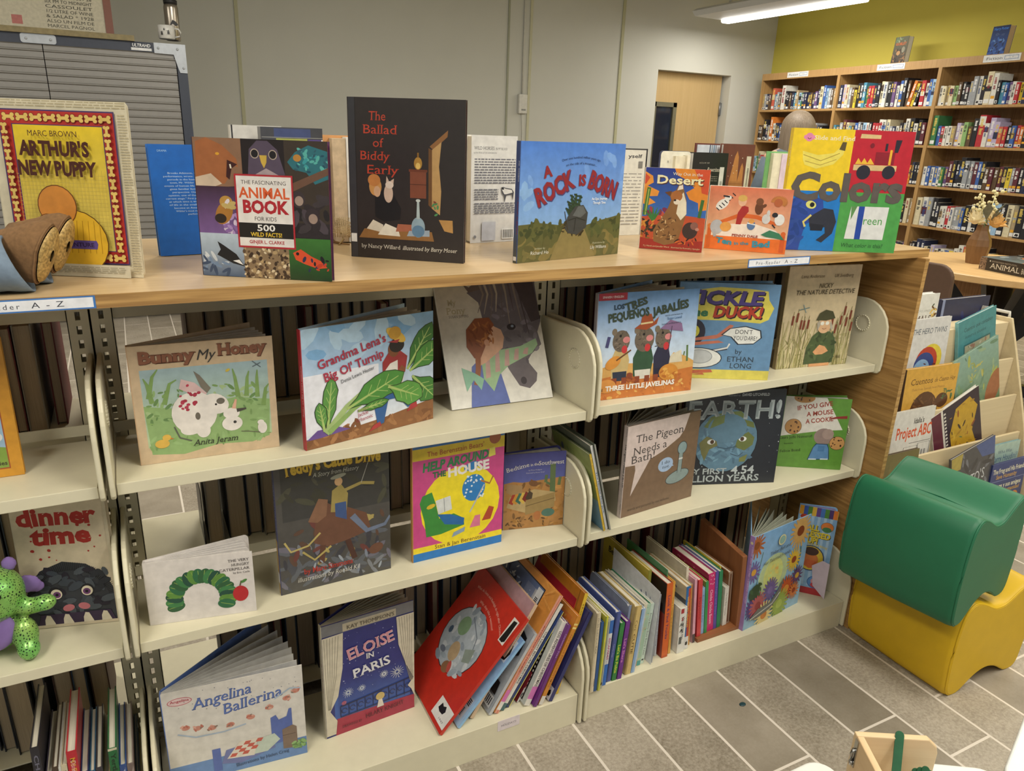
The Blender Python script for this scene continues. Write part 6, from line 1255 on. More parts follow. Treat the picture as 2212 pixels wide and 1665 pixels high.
DD = [('r', 0, 0, 1, 1, '#1f2530'), ('sc', 60, 0, 0.1, 1, 0.9, 0.002, 0.006, ['#c8ccd0', '#8a94a0', '#e0e4e8'], 3, 1.0), ('e', 0.44, 0.47, 0.33, 0.335, '#141a24'), ('e', 0.44, 0.47, 0.32, 0.325, '#5c8098'), ('sc', 90, 0.2, 0.26, 0.68, 0.7, 0.03, 0.08, ['#648aa4', '#54748c', '#7098b0', '#4c6c84'], 4, 0.3), ('p', [(0.2, 0.62), (0.26, 0.72), (0.36, 0.76), (0.4, 0.72), (0.3, 0.68), (0.26, 0.6)], '#6c7c48'), ('p', [(0.42, 0.77), (0.56, 0.78), (0.62, 0.72), (0.56, 0.7), (0.5, 0.73)], '#6c7c48'), ('p', [(0.17, 0.45), (0.24, 0.52), (0.34, 0.48), (0.36, 0.42), (0.28, 0.38), (0.24, 0.26), (0.2, 0.34)], '#747448'), ('p', [(0.54, 0.4), (0.56, 0.5), (0.66, 0.56), (0.73, 0.5), (0.72, 0.42), (0.64, 0.36)], '#687440'), ('p', [(0.58, 0.7), (0.7, 0.66), (0.72, 0.6), (0.64, 0.62)], '#687440'), ('p', [(0.6, 0.28), (0.68, 0.32), (0.66, 0.24), (0.6, 0.24)], '#788048'),
      ('e', 0.29, 0.46, 0.04, 0.026, '#e0e4e4'), ('e', 0.3, 0.46, 0.02, 0.022, '#4c3420'), ('e', 0.61, 0.485, 0.04, 0.026, '#e0e4e4'), ('e', 0.605, 0.485, 0.02, 0.022, '#4c3420'), ('s', [(0.36, 0.4), (0.46, 0.385), (0.56, 0.41)], 0.008, '#3c5468'), ('s', [(0.5, 0.33), (0.58, 0.3), (0.63, 0.34)], 0.008, '#3c5468'), ('t', 'EARTH!', 0.5, 0.70, 0.19, '#aab4b8', {'w': 0.97, 'f': 'b'}), ('t', 'EARTH!', 0.5, 0.715, 0.155, '#889498', {'w': 0.93, 'f': 'r'}), ('e', 0.44, 0.6, 0.2, 0.15, '#5f839b'), ('p', [(0.26, 0.6), (0.3, 0.72), (0.4, 0.745), (0.4, 0.66)], '#6c7c48'), ('t', 'STACY McANULTY', 0.2, 0.935, 0.028, '#b8bec2', {'w': 0.28, 'f': 'b'}), ('t', 'illustrated by', 0.47, 0.935, 0.018, '#989ea4', {'w': 0.12}), ('t', 'DAVID LITCHFIELD', 0.69, 0.935, 0.028, '#c8ced2', {'w': 0.28, 'f': 'b'}), ('t', 'MY FIRST', 0.27, 0.115, 0.06, '#a8b2b6', {'w': 0.42, 'f': 'b'}), ('t', '4.54', 0.65, 0.11, 0.085, '#b8c2c6', {'w': 0.24, 'f': 'b'}), ('t', 'BILLION YEARS', 0.43, 0.03, 0.07, '#a8b2b6', {'w': 0.8, 'f': 'b'})]
book('black picture book with a large blue globe on the middle shelf', (0.377, 0.166, ZS[1] + 0.0037), -18.9, 0.268, 0.262, 0.011, 1.5, '#1f2530', DD)
EE = [('r', 0, 0, 1, 1, '#5f9038'), ('p', [(0, 0.44), (0, 1), (0.62, 1), (0.93, 0.57), (0.6, 0.54), (0.35, 0.5)], '#dcd8d0'), ('e', 0.17, 0.58, 0.13, 0.13, '#5c4028'), ('e', 0.17, 0.58, 0.124, 0.124, '#b88850'), ('sc', 8, 0.1, 0.5, 0.25, 0.66, 0.012, 0.022, ['#4c2c1c'], 3, 0.7), ('e', 0.28, 0.985, 0.16, 0.08, '#b08048'), ('sc', 5, 0.18, 0.95, 0.4, 0.99, 0.012, 0.022, ['#4c2c1c'], 4, 0.7), ('t', 'IF YOU GIVE', 0.46, 0.855, 0.062, '#9c3c2c', {'w': 0.54, 'j': 6, 'rot': 12, 'f': 'b'}), ('t', 'A MOUSE', 0.55, 0.76, 0.062, '#9c3c2c', {'w': 0.40, 'j': 6, 'rot': 10, 'f': 'b'}), ('t', 'A COOKIE', 0.56, 0.66, 0.062, '#9c3c2c', {'w': 0.42, 'j': 6, 'rot': 10, 'f': 'b'}), ('s', [(0.72, 0.715), (0.8, 0.735), (0.97, 0.75)], (0.02, 0.05), '#8c2c28'),
      ('e', 0.66, 0.46, 0.15, 0.14, '#94807a'), ('e', 0.72, 0.5, 0.09, 0.085, '#a48e86'), ('p', [(0.52, 0.3), (0.56, 0.36), (0.74, 0.36), (0.77, 0.3), (0.8, 0.14), (0.46, 0.12)], '#24405c'), ('p', [(0.53, 0.3), (0.57, 0.35), (0.73, 0.35), (0.76, 0.3), (0.785, 0.15), (0.475, 0.13)], '#5c88b8'), ('r', 0.6, 0.25, 0.7, 0.33, '#4c78a8'), ('s', [(0.48, 0.13), (0.6, 0.135)], 0.02, '#c8d4e0'), ('s', [(0.66, 0.14), (0.78, 0.145)], 0.02, '#c8d4e0'), ('e', 0.88, 0.38, 0.12, 0.115, '#5c4028'), ('e', 0.88, 0.38, 0.114, 0.109, '#c09058'), ('sc', 9, 0.8, 0.3, 0.96, 0.46, 0.012, 0.022, ['#4c2c1c'], 5, 0.7), ('t', 'Laura Joffe Numeroff', 0.24, 0.42, 0.038, '#2c3c1c', {'w': 0.5, 'rot': 7, 'f': 'rs'}), ('t', 'illustrated by', 0.14, 0.33, 0.02, '#2c3c1c', {'w': 0.14, 'rot': 7}), ('t', 'Felicia Bond', 0.18, 0.22, 0.038, '#2c3c1c', {'w': 0.32, 'rot': 8, 'f': 'rs'})]
book('green and white picture book with cookies and blue overalls', (0.717, 0.155, ZS[1] + 0.0037), -31.3, 0.176, 0.208, 0.009, 1.5, '#5f9038', EE, open_=9, fan=4, pg='#c8c8c4')

# ---------------------------------------------------------------- middle bay, base shelf
FF = [('r', 0, 0, 1, 1, '#d4d0ca'), ('r', 0, 0, 1, 0.2, '#6688bc'), ('e', 0.12, 0.89, 0.085, 0.035, '#b84858'), ('e', 0.12, 0.89, 0.08, 0.03, '#dcc4c4'), ('t', 'Angelina', 0.12, 0.885, 0.025, '#a83848', {'w': 0.13, 'f': 'b'}), ('t', 'Angelina', 0.41, 0.80, 0.11, '#5c74b4', {'w': 0.42, 'f': 'rs', 'rot': 6, 'sh': 0.2, 'sd': (0.004, -0.004, '#38487c')}), ('t', 'Ballerina', 0.62, 0.69, 0.11, '#5c74b4', {'w': 0.44, 'f': 'rs', 'rot': 8, 'sh': 0.2, 'sd': (0.004, -0.004, '#38487c')})]
for x, y in ((0.14, 0.60), (0.22, 0.57), (0.32, 0.54), (0.45, 0.53), (0.6, 0.56), (0.74, 0.62), (0.87, 0.68), (0.94, 0.74)):
    FF += [('e', x, y, 0.03, 0.022, '#c48878'), ('sc', 5, x - 0.03, y - 0.02, x + 0.03, y + 0.03, 0.01, 0.018, ['#b86c5c', '#d8a898', '#8a7468'], int(x * 99), 0.5)]
FF += [('s', [(0.08, 0.55), (0.2, 0.48), (0.4, 0.47), (0.56, 0.5)], 0.012, '#a8b8cc'), ('s', [(0.78, 0.7), (0.9, 0.78), (0.98, 0.76)], 0.012, '#a8b8cc'), ('sc', 26, 0.1, 0.72, 0.95, 0.97, 0.003, 0.005, ['#8a8a90'], 3, 1.0), ('p', [(0.74, 0.2), (0.74, 0.5), (0.78, 0.52), (0.8, 0.46), (0.86, 0.48), (0.88, 0.56), (0.9, 0.56), (0.9, 0.2)], '#5468ac'), ('r', 0.30, 0.05, 0.36, 0.3, '#5468ac'), ('p', [(0.36, 0.12), (0.4, 0.26), (0.74, 0.3), (0.76, 0.16), (0.5, 0.08)], '#6c74a8'), ('p', [(0.4, 0.16), (0.5, 0.32), (0.64, 0.32), (0.6, 0.13)], '#d8d0c4'), ('p', [(0.6, 0.14), (0.64, 0.3), (0.76, 0.32), (0.8, 0.24), (0.7, 0.14)], '#bcc8bc')]
FF += [('p', [(0.42 + 0.045 * i + 0.02 * j, 0.17 + 0.035 * j), (0.463 + 0.045 * i + 0.02 * j, 0.165 + 0.035 * j), (0.482 + 0.045 * i + 0.02 * j, 0.2 + 0.035 * j), (0.44 + 0.045 * i + 0.02 * j, 0.205 + 0.035 * j)], '#c0584c') for i in range(4) for j in range(4) if (i + j) % 2 == 0]
FF += [('p', [(0.82, 0.12), (0.82, 0.34), (0.9, 0.37), (0.93, 0.34), (0.93, 0.1)], '#7c685c'), ('s', [(0.82, 0.27), (0.92, 0.27)], 0.005, '#4c3c34'), ('sc', 30, 0.9, 0.09, 0.99, 0.17, 0.012, 0.03, ['#6c9458', '#88b070', '#5c8048'], 7), ('t', 'Illustrations by Helen Craig', 0.66, 0.06, 0.035, '#2c3c5c', {'w': 0.4, 'rot': 3, 'f': 'rs'})]
book('white picture book with blue lettering and a bed scene on the base shelf', (-0.884, 0.118, ZB), -5.5, 0.262, 0.225, 0.014, 0, '#d4d0ca', FF, spine='#5c78b8', open_=42, fan=7, pg='#c8c6c2', inside='#6c84bc', back='#5c78b8')
GG = [('r', 0, 0, 1, 1, '#2c2f74'), ('g', 0.1, 0.14, 0.95, 0.5, '#3c5ca4', '#2c2f74'), ('r', 0.0, 0.905, 1, 1, '#78787c'), ('r', 0.22, 0.91, 0.8, 0.975, '#bcb29c'), ('r', 0.1, 0.36, 0.14, 0.14, '#3c5ca4'), ('p', [(0.1, 0.0), (1, 0.0), (1, 0.13), (0.6, 0.145), (0.12, 0.15)], '#a02c44'), ('sc', 40, 0.2, 0.3, 0.85, 0.9, 0.003, 0.006, ['#c8ccdc', '#98a0c0'], 4, 1.0)]
for x, y, s, c in ((0.25, 0.36, 0.06, '#c8d0dc'), (0.4, 0.36, 0.045, '#c8d0dc'), (0.65, 0.42, 0.05, '#d8dce0'), (0.8, 0.4, 0.08, '#d8dce0'), (0.2, 0.28, 0.03, '#c06878')):
    GG += rays(x, y, s * 0.2, s, 14, 0.007, c, 0, 360, 0.7)
GG += [('s', [(0.16, 0.255), (0.5, 0.275), (0.97, 0.31)], 0.014, '#1c2048'), ('s', [(0.16, 0.16), (0.5, 0.165), (0.97, 0.175)], 0.012, '#1c2048')] + [('s', [(0.16 + 0.09 * i, 0.255 + 0.006 * i), (0.16 + 0.09 * i, 0.16)], 0.008, '#1c2048') for i in range(10)] + [('s', [(0.2 + 0.09 * i + 0.03 * math.cos(q * 0.9), 0.21 + 0.004 * i + 0.022 * math.sin(q * 0.9)) for q in range(7)], 0.008, '#1c2048') for i in range(9)]
GG += [('e', 0.6, 0.23, 0.05, 0.05, '#c8b070'), ('p', [(0.56, 0.13), (0.58, 0.2), (0.62, 0.2), (0.64, 0.13)], '#d8d0c4')]
GG += [('p', [(0.0, 0.9), (0.22, 0.905), (0.2, 0.6), (0.14, 0.36), (0.05, 0.24), (0.12, 0.14), (0.1, 0.02), (0.0, 0.02)], '#ccc4b0'), ('p', [(0.80, 0.9), (1, 0.9), (1, 0.12), (0.96, 0.2), (0.92, 0.24), (0.99, 0.3), (0.9, 0.45), (0.82, 0.65)], '#ccc4b0')] + [('s', [(0.02 + 0.03 * i, 0.89), (0.02 + 0.022 * i, 0.55), (0.03 + 0.005 * i, 0.26)], 0.005, '#8a8474') for i in range(6)] + [('s', [(0.83 + 0.03 * i, 0.89), (0.87 + 0.02 * i, 0.55), (0.95 + 0.006 * i, 0.28)], 0.005, '#8a8474') for i in range(6)]
GG += [('t', "KAY THOMPSON'S", 0.52, 0.925, 0.032, '#4a443c', {'w': 0.52, 'f': 'rs'}), ('t', 'ELOISE', 0.52, 0.68, 0.095, '#c88c98', {'w': 0.52, 'f': 'bs', 'rot': 9, 'j': 5, 'sd': (0.004, -0.003, '#ded4d4')}), ('t', 'IN', 0.5, 0.615, 0.045, '#d8d8d8', {'w': 0.09, 'f': 'bs'}), ('t', 'PARIS', 0.52, 0.49, 0.08, '#d8d8dc', {'w': 0.42, 'f': 'bs', 'rot': 6, 'j': 5}), ('t', 'DRAWINGS BY', 0.28, 0.055, 0.022, '#4c1828', {'w': 0.22, 'f': 'rs'}), ('t', 'HILARY KNIGHT', 0.65, 0.075, 0.038, '#4c1828', {'w': 0.44, 'f': 'rs', 'rot': 2})]
book('blue picture book framed by grey stage curtains on the base shelf', (-0.577, 0.112, ZB), 3.3, 0.205, 0.288, 0.014, 0, '#2c2f74', GG, spine='#c4bca8', sops=[('t', 'ELOISE IN PARIS', 0.68, 0.55, 0.026, '#7c3c54', {'rot': -90, 'f': 'b'})], open_=30, fan=8, pg='#a8a294', inside='#a8305c')

# ---------------------------------------------------------------- right bay, base shelf, far end
HH = [('g', 0, 0, 1, 1, '#94bcd8', '#78a4d0'), ('e', 0.42, 0.5, 0.26, 0.26, '#b8cca0'), ('e', 0.42, 0.5, 0.17, 0.2, '#d0d888'), ('sc', 14, 0.34, 0.4, 0.56, 0.6, 0.02, 0.05, ['#e0d478', '#c8dc90', '#e0b868'], 5), ('s', [(0.12, 0.35), (0.16, 0.7), (0.18, 0.8)], 0.012, '#4c6c54'), ('s', [(0.84, 0.3), (0.9, 0.6), (0.85, 0.85)], 0.018, '#3c5c4c')]
HH += flower(0.05, 0.9, 0.14, '#a05c38', '#7c4428') + flower(0.83, 0.86, 0.19, '#c8a060', '#7c3c20', 20) + flower(0.78, 0.56, 0.13, '#d8b440', '#8a3c24', 18) + flower(0.05, 0.62, 0.12, '#6c5c98', '#c89840') + flower(0.4, 0.33, 0.14, '#6c5c98', '#7c6ca8', 18) + flower(0.1, 0.22, 0.13, '#583c80', '#6c4c98', 16) + flower(0.2, 0.22, 0.15, '#b85c60', '#983c40', 18) + flower(0.7, 0.26, 0.15, '#b8502c', '#d8903c', 18) + flower(0.88, 0.36, 0.11, '#583c70', '#c8a040', 14) + flower(0.6, 0.12, 0.17, '#90a848', '#a8bc58', 20) + flower(0.33, 0.08, 0.16, '#dcc888', '#c87828', 18) + flower(0.85, 0.2, 0.1, '#c8743c', '#8c3420', 16)
HH += [('e', 0.1, 0.4, 0.1, 0.08, '#2c4830', 50), ('sc', 10, 0.02, 0.32, 0.22, 0.48, 0.03, 0.05, ['#2c4a30', '#3c5c3c'], 6, 0.4), ('p', [(0.06, 0.1), (0.2, 0.18), (0.44, 0.2), (0.54, 0.3), (0.62, 0.42), (0.6, 0.3), (0.56, 0.2), (0.42, 0.12), (0.2, 0.08)], '#6c6e6c'), ('s', [(0.08, 0.1), (0.3, 0.14), (0.46, 0.17), (0.58, 0.26)], 0.015, '#c8ccc8'), ('e', 0.48, 0.86, 0.065, 0.065, '#dcd4a4'), ('e', 0.48, 0.86, 0.05, 0.05, '#8ab0a8'), ('t', 'Tinker Bell and', 0.47, 0.745, 0.036, '#3c4454', {'w': 0.36, 'f': 'r', 'sh': 0.2, 'rot': 4}), ('t', 'Her Talented Friends', 0.43, 0.665, 0.036, '#3c4454', {'w': 0.48, 'f': 'r', 'sh': 0.2, 'rot': 4})]
book('picture book with daisies on blue and a lilac spine on the base shelf', (0.533, 0.018, ZB), 7.8, 0.245, 0.287, 0.014, 1, '#88b0d4', HH, spine='#9a7cb8', sops=[('t', 'Tinker Bell and Her Talented Friends', 0.7, 0.6, 0.028, '#c8b0dc', {'rot': -90, 'f': 'b'}), ('e', 0.5, 0.93, 0.3, 0.3, '#d8d0a8')], open_=38, fan=7, pg='#a4a898', sheet_w=0.2)
II = [('g', 0, 0, 1, 1, '#88b4dc', '#7ca8d8')] + [('r', 0.02 + 0.16 * i, 0.1, 0.09 + 0.16 * i, 0.9, '#a4c4e4') for i in range(6)] + [('r', 0.11 * i, 0.9, 0.11 * i + 0.11, 1, c) for i, c in enumerate(['#d89a30', '#3c5cac', '#4c7c34', '#d8b040', '#5c3c84', '#3c6cb8', '#4c8438', '#4c3470', '#d87c30', '#d8c050'])] + [('r', 0, 0, 1, 0.075, '#b02c34'), ('e', 0.14, 0.88, 0.1, 0.07, '#b8402c'), ('e', 0.78, 0.8, 0.17, 0.15, '#3c4c58'), ('e', 0.78, 0.8, 0.16, 0.14, '#d87c38'), ('e', 0.78, 0.77, 0.12, 0.08, '#3c7c4c'), ('t', 'ALL', 0.42, 0.74, 0.062, '#e0cc38', {'w': 0.32, 'f': 'h', 'sd': (0.02, -0.006, '#4c4428')}), ('t', 'DRESSED', 0.5, 0.665, 0.062, '#e0cc38', {'w': 0.8, 'f': 'h', 'sd': (0.02, -0.006, '#4c4428')}), ('t', 'UP!', 0.46, 0.595, 0.062, '#e0cc38', {'w': 0.28, 'f': 'h', 'sd': (0.02, -0.006, '#4c4428')}), ('t', 'A LIFT-THE-FLAP BOOK', 0.5, 0.545, 0.025, '#d8c848', {'w': 0.74, 'f': 'b', 'bend': 0.02}), ('e', 0.48, 0.42, 0.37, 0.4, '#24406c'), ('e', 0.48, 0.42, 0.34, 0.37, '#d8bc38'), ('e', 0.48, 0.4, 0.22, 0.24, '#c87438'), ('e', 0.48, 0.5, 0.2, 0.13, '#3c2420'), ('p', [(0.28, 0.34), (0.4, 0.4), (0.62, 0.4), (0.74, 0.33), (0.48, 0.3)], '#c86030'), ('e', 0.72, 0.15, 0.22, 0.2, '#2c5c9c'), ('e', 0.72, 0.15, 0.2, 0.18, '#4c84c4'), ('e', 0.72, 0.16, 0.12, 0.11, '#c88c94'), ('e', 0.72, 0.115, 0.12, 0.08, '#b83444')]
book('narrow board book with a striped top edge beside the end plate', (0.800, 0.117, ZB), -48, 0.103, 0.277, 0.012, 2, '#88b4dc', II, r=0.01, open_=9, fan=4, pg='#8a80b0', bt=0.002)
t = empty('paper_flap', 'lilac paper card standing at the foot of the narrow board book', 'card', (0.866, 0.022, ZB + 0.0004), (R(-3), R(5), R(112)))
b = MB(); b.prism([(0.01, 0), (0.045, 0.035), (0.05, 0.1), (0.02, 0.125), (0.0, 0.12)], 0, 0.0006, 'y'); b.build('card', mat('#cdbfd0', 0.6), t)
# ================================================================ books standing spine out
def row_book(label, x, y, z, t_, H, D, roll, col, ops=(), left=None, lops=(), right=None, yaw=0.0, pg=None, soft=False, fin=None, group=None, r=0.0, name='picture_book'):
    """x is the middle of the spine's foot; roll leans it to the right (positive) or left."""
    a = R(roll)
    t = empty(name, label, 'picture book', (x - t_ / 2 * math.cos(a), y, z + max(0.0, t_ * math.sin(a)) + 0.0005), (0, a, R(yaw)), group)
    bt = 0.0007 if soft else 0.0021
    b = MB()
    P = [(0, 0), (D, 0), (D, H), (0, H)] if not r else rrect(0, 0, D, H, r)
    b.prism(P, 0, bt, 'x', left or col)
    b.prism(P, t_ - bt, t_, 'x', right or left or col)
    b.box(0, -0.001, 0, t_, 0.001, H, col)
    art(b, list(ops), t_, H, (0, -0.001, 0))
    if lops:
        art(b, list(lops), D, H, (0, D, 0), (0, -1, 0), (0, 0, 1), (-1, 0, 0))
    b.build('cover', fin or GLOSS, t)
    b = MB(); b.box(bt, 0.001, 0.003, t_ - bt, D - 0.003, H - 0.003)
    b.build('pages', pg or ROW_PG, t)
    return t
ROW_PG = page_mat('page_edges_row', '#dcd6c6')
for n in ROW_PG.node_tree.nodes:
    if n.type == 'MAPPING':
        n.inputs['Scale'].default_value = (2200, 14, 20)
def st(s, y, L, H, t_, col, f='r', sz=0.5, sh=0):
    """title down the spine: centre at height fraction y, length L (fraction of H)"""
    return ('t', s, 0.5 - sz / 2 * 0.9, y, sz * t_ / H, col, {'rot': -90, 'f': f, 'w': L * H / t_, 'sh': sh})
BLOT = [(0.2, 0.3), (0.3, 0.7), (0.5, 0.6), (0.7, 0.75), (0.85, 0.5), (0.75, 0.25), (0.45, 0.2)]
def blot(x0, y0, x1, y1, c='#141416'):
    return ('p', [(x0 + (x1 - x0) * u, y0 + (y1 - y0) * v) for u, v in BLOT], c)
def bars(x0, y0, x1, y1, n=10, c='#2a2c34'):
    return [('r', x0, y0 + (y1 - y0) * i / n, x1, y0 + (y1 - y0) * (i + 0.55) / n, c) for i in range(n)]
GH = 'holiday books leaning on the base shelf'
z = ZB
# the leaning holiday books of the middle bay, from left to right
RL = [('r', 0, 0, 1, 1, '#c02c1e'), ('e', 0.46, 0.52, 0.345, 0.345, '#2c2428'), ('e', 0.46, 0.52, 0.335, 0.335, '#a8b2bc'), ('sc', 40, 0.2, 0.3, 0.74, 0.76, 0.03, 0.07, ['#b4bcc4', '#98a4b0', '#c4cad0', '#8c98a6'], 3, 0.5), ('e', 0.36, 0.6, 0.09, 0.1, '#7c9a78'), ('e', 0.46, 0.42, 0.08, 0.1, '#b09878', 20), ('e', 0.5, 0.3, 0.07, 0.06, '#8a6448', 30), ('e', 0.54, 0.32, 0.03, 0.06, '#b85048', 30), ('s', [(0.4, 0.7), (0.62, 0.62)], 0.012, '#6c7684'), ('s', [(0.62, 0.62), (0.7, 0.5)], 0.012, '#6c7684'), ('p', [(0.58, 0.5), (0.7, 0.56), (0.74, 0.46), (0.64, 0.42)], '#88948c'), ('e', 0.3, 0.36, 0.05, 0.03, '#6c7484'), ('e', 0.22, 0.5, 0.03, 0.04, '#4c6078'),
      ('t', 'What do Santa and Rudolph do right after Christmas?', 0.52, 0.80, 0.02, '#e8b8a8', {'w': 0.75, 'bend': 0.07, 'rot': -12, 'f': 'rs'}), ('t', 'Why, they take a vacation!', 0.52, 0.77, 0.02, '#e8b8a8', {'w': 0.4, 'bend': 0.03, 'rot': -12, 'f': 'rs'}), ('r', 0.86, 0.74, 0.96, 0.94, '#e4e0dc'), ('p', [(0.87, 0.75), (0.885, 0.92), (0.94, 0.93), (0.95, 0.77), (0.92, 0.75)], '#141416'), ('r', 0.72, 0.03, 1.0, 0.17, '#e2e2e0'), blot(0.73, 0.06, 0.92, 0.18), ('t', '1947', 0.9, 0.05, 0.015, '#5a5a5c', {'w': 0.1})]
row_book('large red picture book with a snowy oval, leaning at the left of the holiday books', -0.350, 0.017, z, 0.008, 0.316, 0.235, 41, '#c02c1e', left='#c02c1e', lops=RL, group=GH)
row_book('light blue picture book leaning behind the large red one', -0.306, 0.019, z, 0.007, 0.240, 0.215, 41, '#8cb8e0', left='#8cb4e0', lops=[('g', 0, 0, 1, 1, '#a8ccec', '#7ca8dc'), ('r', 0.8, 0.72, 0.97, 0.95, '#c8dcf0'), blot(0.8, 0.66, 1.0, 0.98), ('r', 0.82, 0.06, 0.96, 0.28, '#c8d4e0')] + bars(0.84, 0.08, 0.92, 0.17, 6) + bars(0.88, 0.2, 0.95, 0.27, 4), group=GH)
row_book('pink and tan picture book standing tall behind the large red one', -0.268, 0.034, z, 0.009, 0.300, 0.25, 31, '#d0b498', [st('A Christmas Story', 0.7, 0.4, 0.3, 0.009, '#7c5c50')], left='#c8a890', lops=[('g', 0, 0, 1, 1, '#d4b894', '#b08a94')], group=GH)
row_book('grey newsprint picture book with a black label and barcode', -0.226, 0.026, z, 0.008, 0.217, 0.21, 31, '#b8bcc2', left='#a8aeb6', lops=lines(0.3, 0.9, 0.2, 0.9, 26, '#8c949e', 7, 3, 0.4) + [('p', [(0.72, 0.72), (0.76, 0.96), (0.95, 0.9), (0.97, 0.7), (0.85, 0.62)], '#16161a'), ('p', [(0.7, 0.2), (0.72, 0.36), (0.93, 0.34), (0.95, 0.2)], '#16161a'), ('r', 0.7, 0.05, 0.97, 0.18, '#c4c8cc')] + [('r', 0.72 + 0.03 * i, 0.07, 0.735 + 0.03 * i, 0.16, '#2a2c34') for i in range(8)], group=GH, r=0.006)
TL = [('r', 0, 0, 1, 1, '#d08c40'), ('sc', 40, 0.7, 0.0, 1, 1, 0.02, 0.12, ['#c07c34', '#dc9c50', '#c88840'], 3, 0.12), ('r', 0.0, 0.1, 0.8, 0.95, '#2c2c34'), ('g', 0.0, 0.11, 0.785, 0.94, '#8c98b0', '#5c6c94'), ('sc', 40, 0.0, 0.6, 0.4, 0.93, 0.02, 0.06, ['#c8d8ec', '#a0b8dc', '#3c4c74', '#e0e8f0'], 5, 0.3)] + [('s', [(0.55, 0.15), (0.5 - 0.06 * i, 0.5), (0.3 + 0.12 * i, 0.85)], (0.03, 0.012), '#3c3438') for i in range(4)] + [('sc', 40, 0.2, 0.2, 0.7, 0.85, 0.015, 0.04, ['#4c3c3c', '#6a5048', '#3c3438'], 6, 0.3), ('e', 0.6, 0.26, 0.07, 0.08, '#a8643c'), ('p', [(0.4, 0.12), (0.6, 0.12), (0.56, 0.22), (0.46, 0.22)], '#b88858'), ('r', 0.6, 0.12, 0.785, 0.9, '#a8acb4'), ('g', 0.5, 0.12, 0.66, 0.9, '#98a4b8', '#7884a4'), ('sc', 24, 0.5, 0.3, 0.7, 0.9, 0.004, 0.006, ['#e8eef4'], 7, 1.0), ('r', 0.69, 0.66, 0.785, 0.93, '#d0d4d8')] + bars(0.71, 0.72, 0.76, 0.86, 11)
row_book('tall picture book with a winter tree picture, salmon spine and pink sticker', -0.2105, 0.024, z, 0.011, 0.312, 0.235, 30, '#d89884', [('r', 0.5, 0, 0.64, 1, '#c05a48'), st('AN ORANGE FOR FRANKIE', 0.55, 0.4, 0.31, 0.011, '#8c3c34'), ('r', 0, 0.10, 1, 0.2, '#d070b0'), ('r', 0, 0.03, 1, 0.1, '#e0ddd8')], left='#d08c40', lops=TL, group=GH)
row_book('white spined picture book lettered with a night before Christmas title', -0.195, 0.027, z, 0.010, 0.285, 0.2, 30.5, '#dcd8d0', [st('THE NIGHT BEFORE CHRISTMAS', 0.5, 0.5, 0.28, 0.010, '#3c3c44', 'b'), ('r', 0, 0.0, 1, 0.07, '#3c6468')], left='#26262a', group=GH)
row_book('dark blue picture book with a yellow edge among the leaning holiday books', -0.178, 0.031, z, 0.010, 0.258, 0.2, 31, '#1f3870', [('r', 0.8, 0, 1, 1, '#d8d068'), ('r', 0.0, 0.02, 0.8, 0.1, '#343844')], left='#1f3870', lops=[('r', 0.8, 0.7, 0.97, 0.94, '#2c4c8c'), ('r', 0.86, 0.72, 0.9, 0.92, '#0c1424')], group=GH)
row_book('thin maroon paperback with a white label at its foot', -0.150, 0.036, z, 0.005, 0.2, 0.17, 29, '#7c2430', [('r', 0, 0, 1, 0.2, '#c8c4c4'), blot(0, 0.04, 1, 0.18)], left='#8a2c34', soft=True, group=GH)
CL = [('r', 0, 0, 1, 1, '#c4c8c4'), ('r', 0.86, 0.02, 0.93, 1, '#1c1818')] + [('r', 0.885, 0.04 + 0.05 * i, 0.905, 0.065 + 0.05 * i, '#e8e0d0') for i in range(19)] + [('e', 0.72, 0.14 + 0.27 * i, 0.075, 0.15, '#b8643c', 8) for i in range(3)] + [('sc', 6, 0.66, 0.3 + 0.27 * i, 0.78, 0.36 + 0.27 * i, 0.02, 0.04, ['#5c7c4c'], i, 0.4) for i in range(3)] + [('r', 0.7, 0.82, 0.95, 0.98, '#a8a8b8')] + bars(0.78, 0.85, 0.85, 0.95, 8)
row_book('white spined board book with carrots on its side and a pink sticker', -0.136, 0.016, z, 0.015, 0.222, 0.19, 24, '#dfdcd4', [st('LOS ADVENTURES OF CHRISTMAS', 0.56, 0.66, 0.222, 0.015, '#5c5450', 'b'), ('r', 0, 0.08, 1, 0.23, '#d078b8')], left='#c4c8c4', lops=CL, group=GH, r=0.008)
row_book('purple picture book leaning between the carrot book and the orange one', -0.119, 0.006, z, 0.008, 0.215, 0.19, 22, '#6a2c7c', [st('Christmas Tree', 0.75, 0.3, 0.215, 0.008, '#c8a8cc')], left='#6a2c7c', soft=True, group=GH)
row_book('orange picture book with a small picture on its side, next to the navy one', -0.105, 0.006, z, 0.011, 0.234, 0.19, 23, '#c8842c', [st('NO NOSE FOR CHRISTMAS', 0.5, 0.6, 0.234, 0.011, '#a05c20', 'b'), ('r', 0, 0.0, 1, 0.1, '#d8d4cc'), ('r', 0, 0.86, 1, 0.88, '#e8d080'), ('r', 0, 0.9, 1, 0.92, '#e8d080')], left='#d08434', lops=[('r', 0.05, 0.05, 0.92, 0.95, '#c8702c'), ('sc', 18, 0.5, 0.55, 0.9, 0.92, 0.03, 0.07, ['#d8984c', '#c0a8a0', '#a84c24'], 4)], group=GH)
row_book('red picture book standing between the orange and the navy holiday books', -0.092, 0.045, z, 0.006, 0.265, 0.19, 22.5, '#a82030', left='#a01c2c', group=GH)
